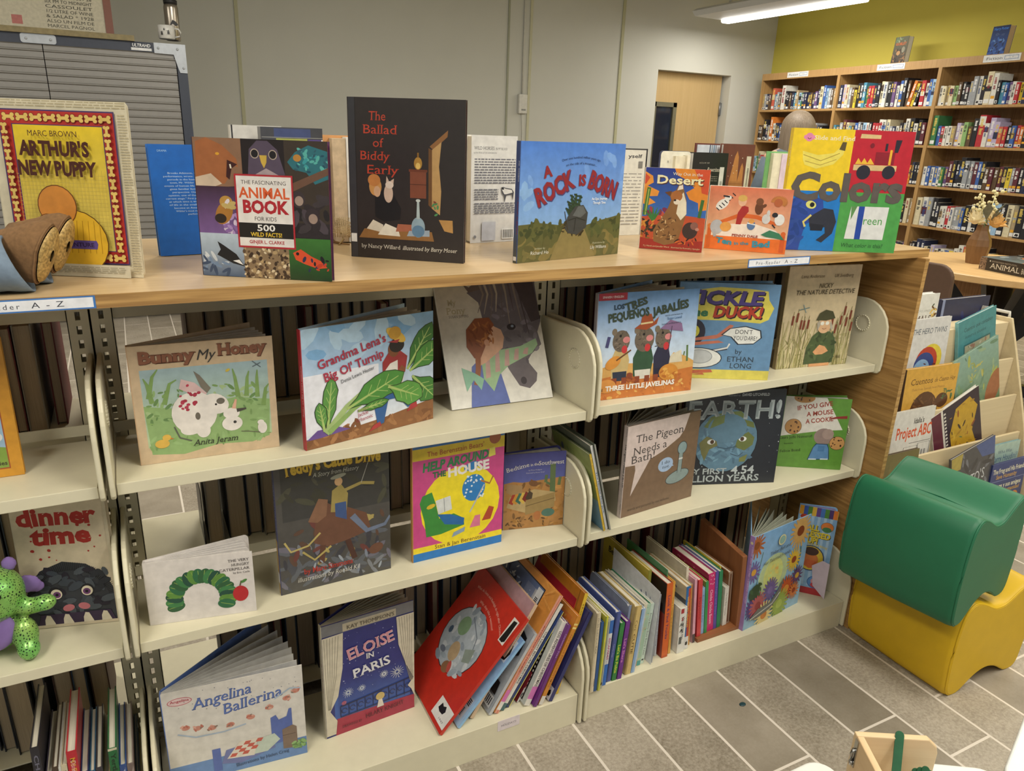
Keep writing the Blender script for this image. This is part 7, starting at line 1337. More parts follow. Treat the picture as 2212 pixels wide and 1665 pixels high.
row_book('navy blue picture book with a scribbled black mark leaning on the end plate', -0.078, 0.006, z, 0.010, 0.237, 0.215, 24, '#2b3068', left='#2b3068', lops=[('p', [(0.74, 0.62), (0.78, 0.96), (0.86, 0.9), (0.9, 0.96), (0.93, 0.7), (0.82, 0.58)], '#0c0c14'), ('r', 0.88, 0.0, 1, 0.14, '#c8ccd8'), blot(0.88, 0, 1.0, 0.14)], group=GH)
row_book('orange-brown picture book with a yellow spine, rightmost of the leaning holiday books', -0.052, 0.022, z, 0.009, 0.268, 0.20, 14, '#dcb838', [st('Humphreys', 0.75, 0.3, 0.268, 0.009, '#5c4414')], left='#b8741f', lops=[('r', 0.9, 0, 0.92, 1, '#98601c')], group=GH)

# ---------------------------------------------------------------- right bay: the long row on the base shelf
GR = 'spine-out books on the right base shelf'
def rb(desc, x, y, t_, H, roll, col, ops=(), **k):
    row_book(desc, x, y, z, t_, H, k.pop('D', 0.17), roll, col, ops, group=GR, **k)
rb('cream board book at the left end of the right base shelf', 0.0275, -0.008, 0.010, 0.223, 1.0, '#d4c8ae', [('r', 0, 0, 0.4, 1, '#bfb294'), st('ZIN ZIN GUESS HOW MUCH', 0.72, 0.45, 0.22, 0.01, '#5c5448'), ('t', 'Dominic', 0.7, 0.12, 0.02, '#5c4438', {'rot': -90})], r=0.008, left='#c2b79c')
rb('dark blue book beside the cream board book in the right row', 0.0375, -0.008, 0.008, 0.194, 1.5, '#23508c')
rb('thin yellow book with a green edge in the right row', 0.0462, -0.010, 0.007, 0.208, 2, '#c6c23e', [('r', 0, 0, 0.3, 1, '#5c8440')], soft=True)
rb('grey patterned thin book with a black blot at its foot', 0.0540, -0.007, 0.0065, 0.199, 2.3, '#a6aa9c', [('r', 0.3, 0.1, 0.5, 0.95, '#4c5048'), blot(0, 0.03, 1, 0.13)], soft=True)
rb('white book with pink lettering on a blue block in the right row', 0.0675, 0.0, 0.0105, 0.190, 2.6, '#d4d6d8', [('r', 0, 0.78, 1, 0.97, '#2c68b8'), ('r', 0, 0, 1, 0.32, '#2c6cc0'), st('ESCAPADES', 0.55, 0.32, 0.19, 0.0105, '#c04878', 'b'), st('Baby Faces', 0.4, 0.2, 0.19, 0.0105, '#3c4454', sz=0.25)], r=0.006)
rb('blue-purple board book beside the green one in the right row', 0.0850, 0.006, 0.013, 0.197, 4, '#47579a', [('r', 0, 0, 0.3, 1, '#34447c'), st('Carolyn Page', 0.45, 0.2, 0.195, 0.013, '#a8b0d4', sz=0.25)], r=0.01)
rb('green book with yellow lettering in the right row', 0.1000, 0.004, 0.0125, 0.163, 4, '#2e7c3e', [st("Let's Be Polite", 0.38, 0.5, 0.163, 0.0125, '#c8d83c', 'b', 0.55)], D=0.15)
rb('purple book with pink lettering in the right row', 0.1150, 0.003, 0.0125, 0.164, 4, '#682a88', [st("Let's Share", 0.5, 0.42, 0.163, 0.0125, '#d080c0', 'b', 0.5)], D=0.15)
rb('grey-blue board book with a small red emblem on its side', 0.1290, 0.022, 0.007, 0.192, 4.4, '#8a98b8', left='#868ea4', lops=[('p', [(0.45, 0.62), (0.5, 0.72), (0.65, 0.74), (0.78, 0.66), (0.7, 0.6), (0.6, 0.56)], '#a8343c'), ('p', [(0.52, 0.65), (0.6, 0.7), (0.7, 0.66), (0.6, 0.62)], '#c8a0a0')], r=0.015)
rb('tan board book with brown spine lettering in the right row', 0.1435, 0.008, 0.017, 0.195, 4.4, '#cdb475', [('r', 0, 0, 0.25, 1, '#a08a54'), st('CUTIE', 0.45, 0.3, 0.195, 0.017, '#6c5424', 'b', 0.4), st('Cars', 0.72, 0.15, 0.195, 0.017, '#5c4824', 'r', 0.4)], r=0.01)
rb('light blue board book beside the tan one in the right row', 0.1590, 0.008, 0.011, 0.182, 5, '#86a6d0', [('r', 0.6, 0, 1, 1, '#a8c0dc')], r=0.01, left='#a4b4c8')
rb('cream book with an orange foot in the right row', 0.1745, 0.022, 0.010, 0.182, 5, '#d2cdb8', [('r', 0, 0, 1, 0.12, '#d8a060'), st('Baby Animals', 0.6, 0.4, 0.18, 0.01, '#b87848')], left='#d0ccc0')
rb('teal patterned book with a green back board in the right row', 0.1870, 0.024, 0.0125, 0.178, 5, '#a9c6b0', [('r', 0, 0, 1, 0.08, '#4c9c98'), ('sc', 12, 0.1, 0.1, 0.9, 0.95, 0.1, 0.25, ['#d8d4b0', '#7ca88c', '#d8b890'], 3)], left='#1f7a58')
rb('white and mint book beside the folded drawing', 0.2000, 0.026, 0.011, 0.174, 5, '#c9dcd0', [st('Berry Berry Busy Bunny Tales', 0.5, 0.7, 0.174, 0.011, '#5c6c60'), blot(0, 0.04, 1, 0.1)], left='#dfe4dc')
t = empty('folded_drawing', 'folded sheet of paper with a blue pen drawing, sticking out of the right row', 'paper', (0.2185, 0.012, z + 0.0005), (0, R(1.5), R(3)), None)
b = MB(); b.prism([(0, 0), (0.18, 0), (0.19, 0.235), (0.0, 0.212)], 0.0, 0.0006, 'x', '#d4d6dc'); b.prism([(0, 0.004), (0.18, 0.0), (0.17, 0.2), (0.0, 0.205)], 0.004, 0.0046, 'x', '#c8ccd4')
art(b, [('s', [(0.62, 0.9), (0.72, 0.62)], 0.02, '#34406c'), ('s', [(0.72, 0.92), (0.8, 0.66)], 0.016, '#34406c'), ('s', [(0.64, 0.76), (0.78, 0.78)], 0.018, '#34406c'), ('s', [(0.82, 0.9), (0.84, 0.62), (0.72, 0.6)], 0.01, '#4c5884'), ('s', [(0.2, 0.9), (0.22, 0.75)], 0.008, '#a8b0c0'), ('s', [(0.3, 0.88), (0.3, 0.72)], 0.008, '#a8b0c0')], 0.18, 0.2, (0, 0.18, 0), (0, -1, 0), (0, 0, 1), (-1, 0, 0))
b.build('sheet', MATTE, t)
rb('yellow picture book with black lettering on its side behind the folded drawing', 0.2360, 0.07, 0.009, 0.238, -0.5, '#8c8a3c', left='#c0aa3c', lops=[('r', 0, 0, 1, 1, '#bcaa40'), ('t', 'Beep! Beep!', 0.42, 0.82, 0.075, '#1c1c1a', {'w': 0.6, 'f': 'bs', 'rot': -3}), ('s', [(0.1, 0.55), (0.25, 0.52), (0.3, 0.56)], 0.03, '#1c1c1a'), ('r', 0.62, 0, 1, 0.7, '#3c2c20'), ('sc', 12, 0.6, 0.5, 0.9, 0.75, 0.03, 0.06, ['#4c3420', '#8a7830'], 4)], D=0.2)
rb('thin white and blue book between the drawing and the orange book', 0.2500, 0.036, 0.006, 0.155, -2, '#c4ccd8', [st('Thirty Days of Counting', 0.5, 0.6, 0.153, 0.006, '#5c6484')], soft=True)
rb('thick orange book with purple lettering in the right row', 0.2680, 0.021, 0.0185, 0.223, -2.2, '#cf5f20', [st('Look & Find Trucks', 0.55, 0.6, 0.22, 0.0185, '#5c2c5c', 'b', 0.4), ('r', 0, 0.0, 1, 0.03, '#b84c18')], left='#8c2c18', lops=[('r', 0, 0.6, 1, 1, '#2c1c14')])
rb('thin green picture book standing tall behind the orange one', 0.2820, 0.05, 0.0035, 0.240, -2.5, '#3c7c50', soft=True)
rb('thin yellow-orange book beside the thick orange one', 0.2885, 0.028, 0.0075, 0.218, -2.7, '#d8a040', [st('The Letter and the Cow', 0.5, 0.6, 0.218, 0.0075, '#8c5c20')])
rb('pale blue thin book with paper slips in the right row', 0.2975, 0.04, 0.006, 0.205, -2.8, '#c8d4dc', left='#b8c0c8', soft=True)
rb('white boxed book with a red spot and black lettering in the right row', 0.3170, 0.019, 0.022, 0.138, -2, '#e0dfda', [('r', 0.15, 0.88, 0.6, 0.98, '#a82c34'), ('t', 'S', 0.45, 0.72, 0.07, '#b03438', {'f': 'h'}), ('t', 'A', 0.3, 0.6, 0.07, '#5c645c', {'f': 'h'}), ('t', 'A', 0.4, 0.47, 0.07, '#2c2c2c', {'f': 'h'}), ('r', 0.15, 0.2, 0.55, 0.36, '#5c605c'), st('VOLUMES FOR YOU', 0.55, 0.7, 0.138, 0.03, '#3c3c40', 'b', 0.25)], D=0.13)
rb('blue and red book with a white foot in the right row', 0.3400, 0.025, 0.0145, 0.193, -4.2, '#2468a8', [('r', 0.5, 0.2, 1, 0.97, '#b8402c'), ('r', 0, 0, 1, 0.2, '#d8d8d8'), blot(0.1, 0.03, 1, 0.16), st('WHEELED VEHICLES', 0.6, 0.5, 0.19, 0.0145, '#e0b040', 'b', 0.4)], left='#c8a878', lops=[('r', 0, 0.6, 1, 1, '#c8b898'), ('r', 0.5, 0.2, 1, 0.8, '#2c2c34'), ('sc', 14, 0.2, 0.6, 0.9, 0.95, 0.03, 0.06, ['#3c6c40', '#c8a830', '#5c3c6c'], 3)])
rb('multicoloured thin book beside the blue and red one', 0.3560, 0.034, 0.009, 0.190, -4.6, '#b8b088', [('r', 0.5, 0, 1, 1, '#c88c40'), ('sc', 12, 0.1, 0.1, 0.9, 0.9, 0.1, 0.2, ['#5c7c4c', '#c04838', '#d8c878'], 4)], soft=True)
rb('cream picture book standing taller behind the multicoloured one', 0.3660, 0.06, 0.008, 0.225, -5, '#d8d0bc', left='#cdc4ae')
rb('pink thin book with a black foot beside the wooden book rack', 0.3760, 0.036, 0.008, 0.2, -5.4, '#d8a0b4', [('r', 0, 0, 1, 0.14, '#3c2c34')])
zr = z + 0.011
def rk(desc, x, y, t_, H, roll, col, ops=(), **k):
    row_book(desc, x, y, zr, t_, H, k.pop('D', 0.15), roll, col, ops, group='books on the wooden book rack', **k)
rk('red book, first on the small wooden book rack', 0.3955, 0.040, 0.0135, 0.180, -5.8, '#c43a40', [st('Playtime', 0.5, 0.4, 0.18, 0.0135, '#8c2428')], r=0.006)
rk('light blue book, second on the small wooden book rack', 0.4110, 0.045, 0.010, 0.147, -6, '#8cacd4', [st('Everywhere Baby', 0.55, 0.6, 0.147, 0.01, '#4c6c98')], r=0.006)
rk('green book, third on the small wooden book rack', 0.4220, 0.044, 0.0095, 0.164, -6, '#2f8c50', left='#8a9c3c')
rk('magenta dotted book on the small wooden book rack', 0.4400, 0.047, 0.0215, 0.183, -6, '#c2246c', [st('Chicka Chicka Boom', 0.42, 0.6, 0.183, 0.0215, '#e8b0c8', 'b', 0.4), ('sc', 10, 0.2, 0.8, 0.9, 0.98, 0.05, 0.09, ['#e8c0d0'], 3, 1)], left='#9c1c50', lops=[('sc', 20, 0.05, 0.5, 0.95, 0.95, 0.015, 0.02, ['#d87ca0'], 5, 1.0), ('p', [(0.5, 0.5), (0.55, 0.62), (0.7, 0.6), (0.7, 0.45)], '#d8b8c4')], r=0.006)
rk('purple book beside the magenta one on the wooden book rack', 0.4575, 0.048, 0.0105, 0.183, -5.8, '#57489a', [st('Night and Stars', 0.5, 0.5, 0.18, 0.0105, '#8478bc')])
rk('dark green book beside the purple one on the wooden book rack', 0.4710, 0.049, 0.0125, 0.180, -5.4, '#1f7d55')
rk('yellow thin book between the dark green book and the white one', 0.4815, 0.065, 0.0045, 0.182, -5, '#c8b43c', soft=True)
rk('small white book on the small wooden book rack', 0.4925, 0.049, 0.0135, 0.123, -4, '#d8d4cc', [st('The Very Busy Caterpillar', 0.55, 0.6, 0.123, 0.0135, '#5c5850', sz=0.35)], D=0.11)
rk('brown edged board book, last on the wooden book rack', 0.5060, 0.052, 0.012, 0.165, -4.5, '#a08a78', [('r', 0.3, 0.03, 0.75, 0.97, '#6c4a38')], r=0.008, left='#8c5c3c')
t = empty('book_rack', 'small brown wooden book rack holding books on the right base shelf', 'book rack', (0.385, 0.03, z + 0.0005))
b = MB(); b.box(0.0, 0, 0, 0.150, 0.16, 0.0105); b.build('base_board', wood_mat('brown_rack', '#7a4a2c', '#96603a', 'x', 1, 0.5, contrast=0.8), t)
b = MB(); b.prism([(0.0, 0.0), (0.17, 0.0), (0.17, 0.25), (0.0, 0.222)], 0.135, 0.150, 'x', M=Matrix.Rotation(R(-3.5), 4, 'Y')); b.build('end_board', wood_mat('brown_rack_end', '#7a4a2c', '#96603a', 'z', 1, 0.5, contrast=0.8), t, bevel=0.001)

# ---------------------------------------------------------------- right bay, middle shelf: thin books leaning on the end plate
zm = ZS[1] + 0.0037
row_book('thin picture book with a gold foil spine leaning on the end plate', 0.0645, 0.045, zm, 0.005, 0.208, 0.165, -15.2, '#c0a030', [('sc', 20, 0, 0, 1, 1, 0.1, 0.4, ['#8a6c1c', '#dcc460', '#a8882c'], 3)], left='#7c8c5c', lops=[('g', 0, 0, 1, 0.4, '#5c88a8', '#7c9cb4'), ('r', 0, 0.4, 1, 1, '#8a9858'), ('sc', 14, 0.2, 0.5, 0.95, 0.9, 0.04, 0.09, ['#a83c40', '#3c4c6c', '#6c8448', '#2c2c34'], 4)], soft=True)
row_book('thin white spined book leaning between the gold foil book and the grey one', 0.0735, 0.049, zm, 0.006, 0.227, 0.18, -15.2, '#dcdcda', [st('The House That Jack', 0.45, 0.5, 0.227, 0.006, '#3c6ca0', 'b')], left='#6c7468', soft=True)
row_book('thin grey spined book, rightmost of the three leaning on the end plate', 0.0795, 0.043, zm, 0.0035, 0.232, 0.18, -15.2, '#8a8c86', left='#50584c', soft=True)

# ---------------------------------------------------------------- left bay: row on the base shelf
GL_ = 'spine-out books on the left base shelf'
for d_, x, w, h, c, txt, tc_, ex in (
    ('black book, first of the left base row', -1.0855, 0.013, 0.222, '#23222c', 'CHARD VALLEY', '#6a6a7c', []),
    ('dark purple book, second of the left base row', -1.0710, 0.0115, 0.156, '#3a3446', 'Mother Bear', '#b8b060', []),
    ('dark brown book, third of the left base row', -1.0605, 0.0095, 0.168, '#46382c', 'PAT THE LAST TIME', '#7c6444', []),
    ('thin white book, fourth of the left base row', -1.0540, 0.004, 0.166, '#d0d0cc', '', '#000000', []),
    ('cream book, fifth of the left base row', -1.0470, 0.0095, 0.168, '#c8bda2', 'STELLALUNA', '#5c5444', []),
    ('bright red book of the left base row', -1.0330, 0.0165, 0.192, '#b82432', 'MY FIRST 1000 WORDS', '#d8a030', [('t', 'Disney', 0.32, 0.82, 0.04, '#e0b8b8', {'rot': -90, 'f': 'r', 'sh': 0.3})]),
    ('navy book with red corners right of the bright red one', -1.0175, 0.013, 0.139, '#28345c', 'VOLAVOLTARS', '#98a0bc', [('r', 0, 0.93, 1, 1, '#8a2c3c')]),
    ('teal book right of the navy one in the left base row', -1.0055, 0.0095, 0.136, '#2c5c7c', 'Don Daily', '#6c98b8', [('r', 0.2, 0.05, 0.7, 0.2, '#8c4458')]),
    ('dark grey book with white lettering in the left base row', -0.9945, 0.0105, 0.139, '#36343c', 'TEN IN THE BED', '#c8c4bc', []),
    ('tan book left of the green one in the left base row', -0.9840, 0.0095, 0.114, '#bfae84', 'DAVE PETE & MERLE', '#5c5034', []),
    ('thick green book of the left base row', -0.9700, 0.0145, 0.173, '#1f6438', 'Yertle the Turtle', '#142c1c', [('r', 0, 0.97, 1, 1, '#c8c4a8')]),
    ('blue book right of the green one in the left base row', -0.9565, 0.0115, 0.129, '#34508c', 'WEISS', '#a8b4d0', []),
    ('grey and maroon book in clear plastic in the left base row', -0.9445, 0.0115, 0.127, '#7c6c68', '', '#000000', [('r', 0.45, 0, 1, 0.75, '#5c3444'), ('p', [(0.2, 0.6), (0.6, 0.85), (0.9, 0.95), (0.8, 0.7)], '#a89c98')]),
    ('thin dark teal book in the left base row', -0.9350, 0.006, 0.093, '#2f4658', 'ANIMAL STORIES', '#90a4b4', [])):
    row_book(d_, x - 0.005, 0.075, z, w, h, 0.175, 1.2, c, ([st(txt, 0.55, 0.75, h, w, tc_, 'bs', 0.5)] if txt else []) + ex, group=GL_)
for d_, x, y, w, h, c, ex in (
    ('thin tan pamphlet near the right end of the left base row', -0.9365, 0.05, 0.004, 0.075, '#b09468', []),
    ('thin yellow pamphlet near the right end of the left base row', -0.9325, 0.05, 0.004, 0.078, '#b8ac40', [])):
    row_book(d_, x, y, z, w, h, 0.16, 1, c, ex, group=GL_, soft=True)
# ================================================================ soft toys
t = empty('doll', 'cloth doll legs in blue jeans and brown felt boots on the wooden top', 'doll', (-1.0, 0.05, ZT + 0.0005))
JEAN = mat('#76889c', 0.85, noise=0.08, scale=120, bump=0.2, name='blue_denim')
FELT = mat('#80603f', 0.95, noise=0.15, scale=160, bump=0.3, name='brown_felt')
SOLE = mat('#b0935a', 0.45, 0.25, noise=0.45, scale=260, bump=0.4, name='gold_flecked_sole')
for ox, oy, oz in ((0.0, 0.0, 0.0), (0.018, 0.062, 0.004)):
    # trouser leg: a tube with a flared open cuff
    b = MB()
    prof = [(-0.30, 0.036, 0.040, 0.040), (-0.16, 0.037, 0.042, 0.042), (-0.06, 0.038, 0.042, 0.040), (-0.015, 0.039, 0.040, 0.038), (0.0, 0.0395, 0.043, 0.041), (0.016, 0.039, 0.043, 0.040), (0.016, 0.039, 0.040, 0.037), (-0.01, 0.039, 0.034, 0.032)]
    n = 22; vs, fs = [], []
    for k, (x, zc, ry, rz) in enumerate(prof):
        for i in range(n):
            a = 2 * math.pi * i / n
            w = 1 + 0.03 * math.sin(3 * a + k)
            sl = -0.32 * rz * math.sin(a) if k >= 3 else -0.1 * rz * math.sin(a)
            zz = max(0.0, zc + oz * (0 if k > 9 else 1) * 0 + rz * w * math.sin(a))
            vs.append((ox + x + sl * 1.2 + 0.004, oy + ry * w * math.cos(a), zz))
    for k in range(len(prof) - 1):
        for i in range(n):
            a, c = k * n + i, k * n + (i + 1) % n
            fs.append((a, a + n, c + n, c))
    b.mesh(vs, fs, smooth=True); b.build('jeans_leg', JEAN, t)
    # boot
    S = Vector((0.061 + ox - 0.005, oy, 0.051 + oz)); nrm = Vector((0.83, -0.40, -0.28)).normalized(); ax = Vector((0.42, 0.05, 0.9)); ax = (ax - nrm * ax.dot(nrm)).normalized(); bx = nrm.cross(ax)
    def ring(sc_, back, sh, n=24, w=0.56):
        P = []
        for i in range(n):
            a = 2 * math.pi * i / n
            u = math.cos(a); v = math.sin(a)
            k = 0.9 + 0.12 * u if u < 0 else 1 - 0.22 * u * u
            P.append(S + ax * (0.043 * sc_ * u + sh) + bx * (0.043 * w * sc_ * v * k) - nrm * back)
        return P
    b = MB(); L = [ring(0.97, 0.001, 0), ring(1.05, 0.008, 0), ring(1.06, 0.018, -0.001), ring(0.98, 0.032, -0.004), ring(0.85, 0.046, -0.009), ring(0.72, 0.062, -0.013), ring(0.6, 0.08, -0.018)]
    vs = [p for q in L for p in q]; n = 24
    fs = [(k * n + i, k * n + (i + 1) % n, (k + 1) * n + (i + 1) % n, (k + 1) * n + i) for k in range(len(L) - 1) for i in range(n)] + [tuple(range(6 * n, 7 * n))]
    b.mesh([(p.x, p.y, max(0.0015, p.z)) for p in vs], fs, smooth=True); bo = b.build('boot', FELT, t)
    b = MB(); L = [ring(0.96, -0.0005, 0), ring(0.9, -0.0035, 0), ring(0.6, -0.006, 0), ring(0.2, -0.007, 0)]
    vs = [p for q in L for p in q]
    fs = [(k * n + i, (k + 1) * n + i, (k + 1) * n + (i + 1) % n, k * n + (i + 1) % n) for k in range(3) for i in range(n)] + [tuple(range(3 * n, 4 * n))]
    b.mesh([(p.x, p.y, max(0.0015, p.z)) for p in vs], fs, smooth=True); b.build('sole', SOLE, bo)
    b = MB(); rr = ring(1.03, 0.0035, 0); b.tube(rr + rr[:1], 0.0016, 6); b.build('seam', FELT, bo)
# dragon
dm, nt, pb = node_mat('green_scaly_plush')
tc = nt.nodes.new('ShaderNodeTexCoord'); vo = nt.nodes.new('ShaderNodeTexVoronoi'); vo.feature = 'DISTANCE_TO_EDGE'; vo.inputs['Scale'].default_value = 230
nt.links.new(tc.outputs['Object'], vo.inputs['Vector'])
rp = nt.nodes.new('ShaderNodeValToRGB'); rp.color_ramp.elements[0].position = 0.2; rp.color_ramp.elements[1].position = 0.3
rp.color_ramp.elements[0].color = lin('#8cc064'); rp.color_ramp.elements[1].color = lin('#1f3420')
nt.links.new(vo.outputs['Distance'], rp.inputs[0])
n2 = nt.nodes.new('ShaderNodeTexNoise'); n2.inputs['Scale'].default_value = 22; nt.links.new(tc.outputs['Object'], n2.inputs['Vector'])
hs = nt.nodes.new('ShaderNodeHueSaturation'); mr = nt.nodes.new('ShaderNodeMapRange'); mr.inputs['To Min'].default_value = 0.42; mr.inputs['To Max'].default_value = 0.58
nt.links.new(n2.outputs['Fac'], mr.inputs['Value']); nt.links.new(mr.outputs[0], hs.inputs['Hue']); nt.links.new(rp.outputs[0], hs.inputs['Color']); nt.links.new(hs.outputs[0], pb.inputs['Base Color'])
pb.inputs['Roughness'].default_value = 0.3; pb.inputs['Metallic'].default_value = 0.3
PURP = mat('#8f74b8', 0.9, noise=0.06, scale=60, name='purple_plush')
t = empty('plush_dragon', 'green scaly plush dragon with a purple belly at the left edge', 'soft toy', (-1.113, 0.115, ZS[1] + 0.0005))
def soft(name, balls, m, par=None, vox=0.004):
    b = MB()
    for c, r in balls:
        b.ball(c, r, n=20, m=12)
    o = b.build(name, m, par or t)
    md = o.modifiers.new('join', 'REMESH'); md.mode = 'VOXEL'; md.voxel_size = vox; md.use_smooth_shade = True
    sm = o.modifiers.new('smooth', 'SMOOTH'); sm.iterations = 4
    return o
body = soft('body', [((0, 0.01, 0.055), (0.046, 0.04, 0.05)), ((0, -0.005, 0.118), (0.056, 0.05, 0.05)), ((-0.01, -0.045, 0.103), (0.034, 0.026, 0.026)), ((0.062, -0.015, 0.088), (0.03, 0.014, 0.014)), ((0.08, -0.02, 0.092), (0.018, 0.015, 0.014)), ((-0.06, -0.015, 0.088), (0.03, 0.014, 0.014)),
                     ((0.045, -0.02, 0.040), (0.02, 0.022, 0.032)), ((0.048, -0.034, 0.020), (0.017, 0.020, 0.0195)), ((-0.045, -0.02, 0.040), (0.02, 0.022, 0.032)), ((-0.048, -0.034, 0.020), (0.017, 0.020, 0.0195))], dm)
soft('belly', [((0.0, -0.022, 0.058), (0.036, 0.018, 0.038))], PURP)
for x in (-0.034, 0.034):
    soft('ear', [((x * 1.1, 0.005, 0.163), (0.012, 0.007, 0.014))], PURP)
    b = MB(); b.ball((x * 0.8 - 0.004, -0.0495, 0.135), 0.0055, n=12, m=8); b.build('eye', mat('#0c0c10', 0.1), t)
    soft('wing', [((x * 1.5, 0.03, 0.105), (0.022, 0.005, 0.018)), ((x * 1.9, 0.034, 0.095), (0.014, 0.004, 0.012))], PURP, vox=0.003)

# ================================================================ the two saddle-shaped stools
def saddle(label, loc, rz, col, tagged, L=0.30, w=0.158, hgt=0.272):
    t = empty('saddle_stool', label, 'stool', loc, (0, 0, R(rz)), 'saddle stools stacked on the floor')
    K = [(-0.80, 0.0), (-0.95, 0.06), (-1.0, 0.22), (-1.03, 0.45), (-1.0, 0.74), (-0.93, 0.92), (-0.76, 1.0), (-0.5, 0.96), (-0.2, 0.87), (0, 0.85), (0.2, 0.87), (0.5, 0.96), (0.76, 1.0), (0.93, 0.92), (1.0, 0.74), (1.03, 0.45), (1.0, 0.22), (0.95, 0.06), (0.80, 0.0), (0.62, 0.02), (0.3, 0.13), (0, 0.17), (-0.3, 0.13), (-0.62, 0.02)]
    P = []
    n = len(K)
    for i in range(n):
        p0, p1, p2, p3 = K[i - 1], K[i], K[(i + 1) % n], K[(i + 2) % n]
        for s in (0, 0.34, 0.67):
            q = []
            for a in (0, 1):
                q.append(0.5 * (2 * p1[a] + (p2[a] - p0[a]) * s + (2 * p0[a] - 5 * p1[a] + 4 * p2[a] - p3[a]) * s * s + (3 * p1[a] - p0[a] - 3 * p2[a] + p3[a]) * s ** 3))
            P.append((q[0] * w, max(0.0, q[1]) * hgt))
    m = mat(col, 0.5, noise=0.03, scale=25, bump=0.05, name='vinyl_' + col.strip('#'))
    cx, cz = 0.0, hgt * 0.5
    b = MB()
    Y = [(-L / 2, 0.0), (-L / 2 + 0.004, 0.004), (-L / 2 + 0.012, 0.006), (0, 0.008), (L / 2 - 0.012, 0.006), (L / 2 - 0.004, 0.004), (L / 2, 0.0)]
    vs, fs = [], []
    N = len(P)
    for y, g in Y:
        for x, zz in P:
            l = math.hypot(x - cx, zz - cz)
            vs.append((x + (x - cx) / l * g, y, max(0.0006, zz + (zz - cz) / l * g)))
    for k in range(len(Y) - 1):
        for i in range(N):
            a, c = k * N + i, k * N + (i + 1) % N
            fs.append((a, c, c + N, a + N))
    b.mesh(vs, fs, smooth=True)
    b.build('cover', m, t)
    for sgn in (-1, 1):
        b = MB()
        rings = [(1.0, 0.0), (0.985, 0.003)]
        vs, fs = [], []
        for s, g in rings:
            for x, zz in P:
                vs.append((cx + (x - cx) * s, sgn * (L / 2 + g), max(0.0006, cz + (zz - cz) * s)))
        for k in range(1):
            for i in range(N):
                a, c = k * N + i, k * N + (i + 1) % N
                fs.append((a, c, c + N, a + N) if sgn > 0 else (a, a + N, c + N, c))
        b.mesh(vs, fs, smooth=True)
        q = vs[N:] if sgn < 0 else vs[:N - 1:-1]
        b.face(q)
        b.build('end_face', m, t)
        b = MB(); q = [(x, sgn * L / 2, max(0.003, zz)) for x, zz in P]; b.tube(q + q[:1], 0.0028, 6); b.build('piping', m, t)
    b = MB(); b.tube([(0.01, -L / 2 + 0.01, hgt * 0.862), (0.01, 0, hgt * 0.885), (0.01, L / 2 - 0.01, hgt * 0.862)], 0.0012, 6); b.build('top_seam', m, t)
    if tagged:
        b = MB(); b.prism([(-0.052, 0.055), (-0.008, 0.07), (-0.004, 0.115), (-0.046, 0.105)], -0.0008, 0.0008, 'y', M=Matrix.Translation((-w - 0.001, -L / 2 + 0.012, 0.0)) @ Matrix.Rotation(R(78), 4, 'Z') @ Matrix.Translation((0.052, 0, 0)))
        b.build('care_tag', mat('#dcdcd8', 0.6), t)
    return t
saddle('yellow vinyl saddle stool on the tiles under the green one', (1.066, -0.178, 0.0), 0, '#d3ac14', True)
saddle('green vinyl saddle stool stacked on the yellow one', (0.925, -0.190, 0.263), 9, '#1d6b4a', False, L=0.29, w=0.150, hgt=0.278)

# ================================================================ birch display rack with its picture books
t = empty('display_rack', 'birch plywood display rack with stepped pockets right of the steel shelving', 'display rack', (0, 0, 0))
RX0, RX1 = 1.06, 1.935
BOARDS = [('front_lip', 0.085, 0.0, 0.135), ('pocket_board', 0.158, 0.12, 0.405), ('pocket_board', 0.200, 0.25, 0.532), ('pocket_board', 0.242, 0.40, 0.655), ('top_board', 0.288, 0.52, 0.775)]
for nm, y, z0, z1 in BOARDS:
    b = MB(); b.box(RX0 + 0.0125, y, z0, RX1 - 0.0125, y + 0.010, z1); b.build(nm, BIRCH, t, bevel=0.0015)
for y0, y1, zz in ((0.095, 0.158, 0.12), (0.168, 0.2, 0.25), (0.21, 0.242, 0.40), (0.252, 0.288, 0.52)):
    b = MB(); b.box(RX0 + 0.0125, y0, zz - 0.01, RX1 - 0.0125, y1, zz); b.build('pocket_floor', BIRCH, t)
b = MB(); b.box(RX0 + 0.0125, 0.298, 0.755, RX1 - 0.0125, 0.372, 0.775); b.build('top_ledge', BIRCH, t, bevel=0.002)
b = MB(); b.box(RX0 + 0.0125, 0.362, 0.0, RX1 - 0.0125, 0.372, 0.754); b.box(RX0 + 0.0125, 0.43, 0.0, RX1 - 0.0125, 0.44, 0.66); b.box(RX0 + 0.0125, 0.373, 0.45, RX1 - 0.0125, 0.43, 0.46); b.build('rear_pocket', BIRCH, t)
for x in (RX0, RX1 - 0.012):
    b = MB(); b.prism([(0.08, 0.0), (0.08, 0.15), (0.15, 0.42), (0.195, 0.55), (0.238, 0.67), (0.282, 0.79), (0.38, 0.79), (0.46, 0.66), (0.55, 0.4), (0.55, 0.0)], x, x + 0.012, 'x'); b.build('side_panel', BIRCH, t, bevel=0.0015)
b = MB(); b.tube([(RX1 + 0.004, 0.30, 0.785), (RX1 + 0.005, 0.302, 0.805), (RX1 + 0.005, 0.40, 0.805), (RX1 + 0.004, 0.402, 0.785)], 0.006, 8); b.build('carry_handle', mat('#d0cdc4', 0.4), t)
GK = 'picture books in the birch display rack'
def rackbook(label, x, y, zb, W, H, col, ops, lean=3, roll=0, T=0.009, yaw=0, **k):
    return book(label, (x, y, zb), yaw, W, H, T, lean, col, ops, roll=roll, group=GK, **k)
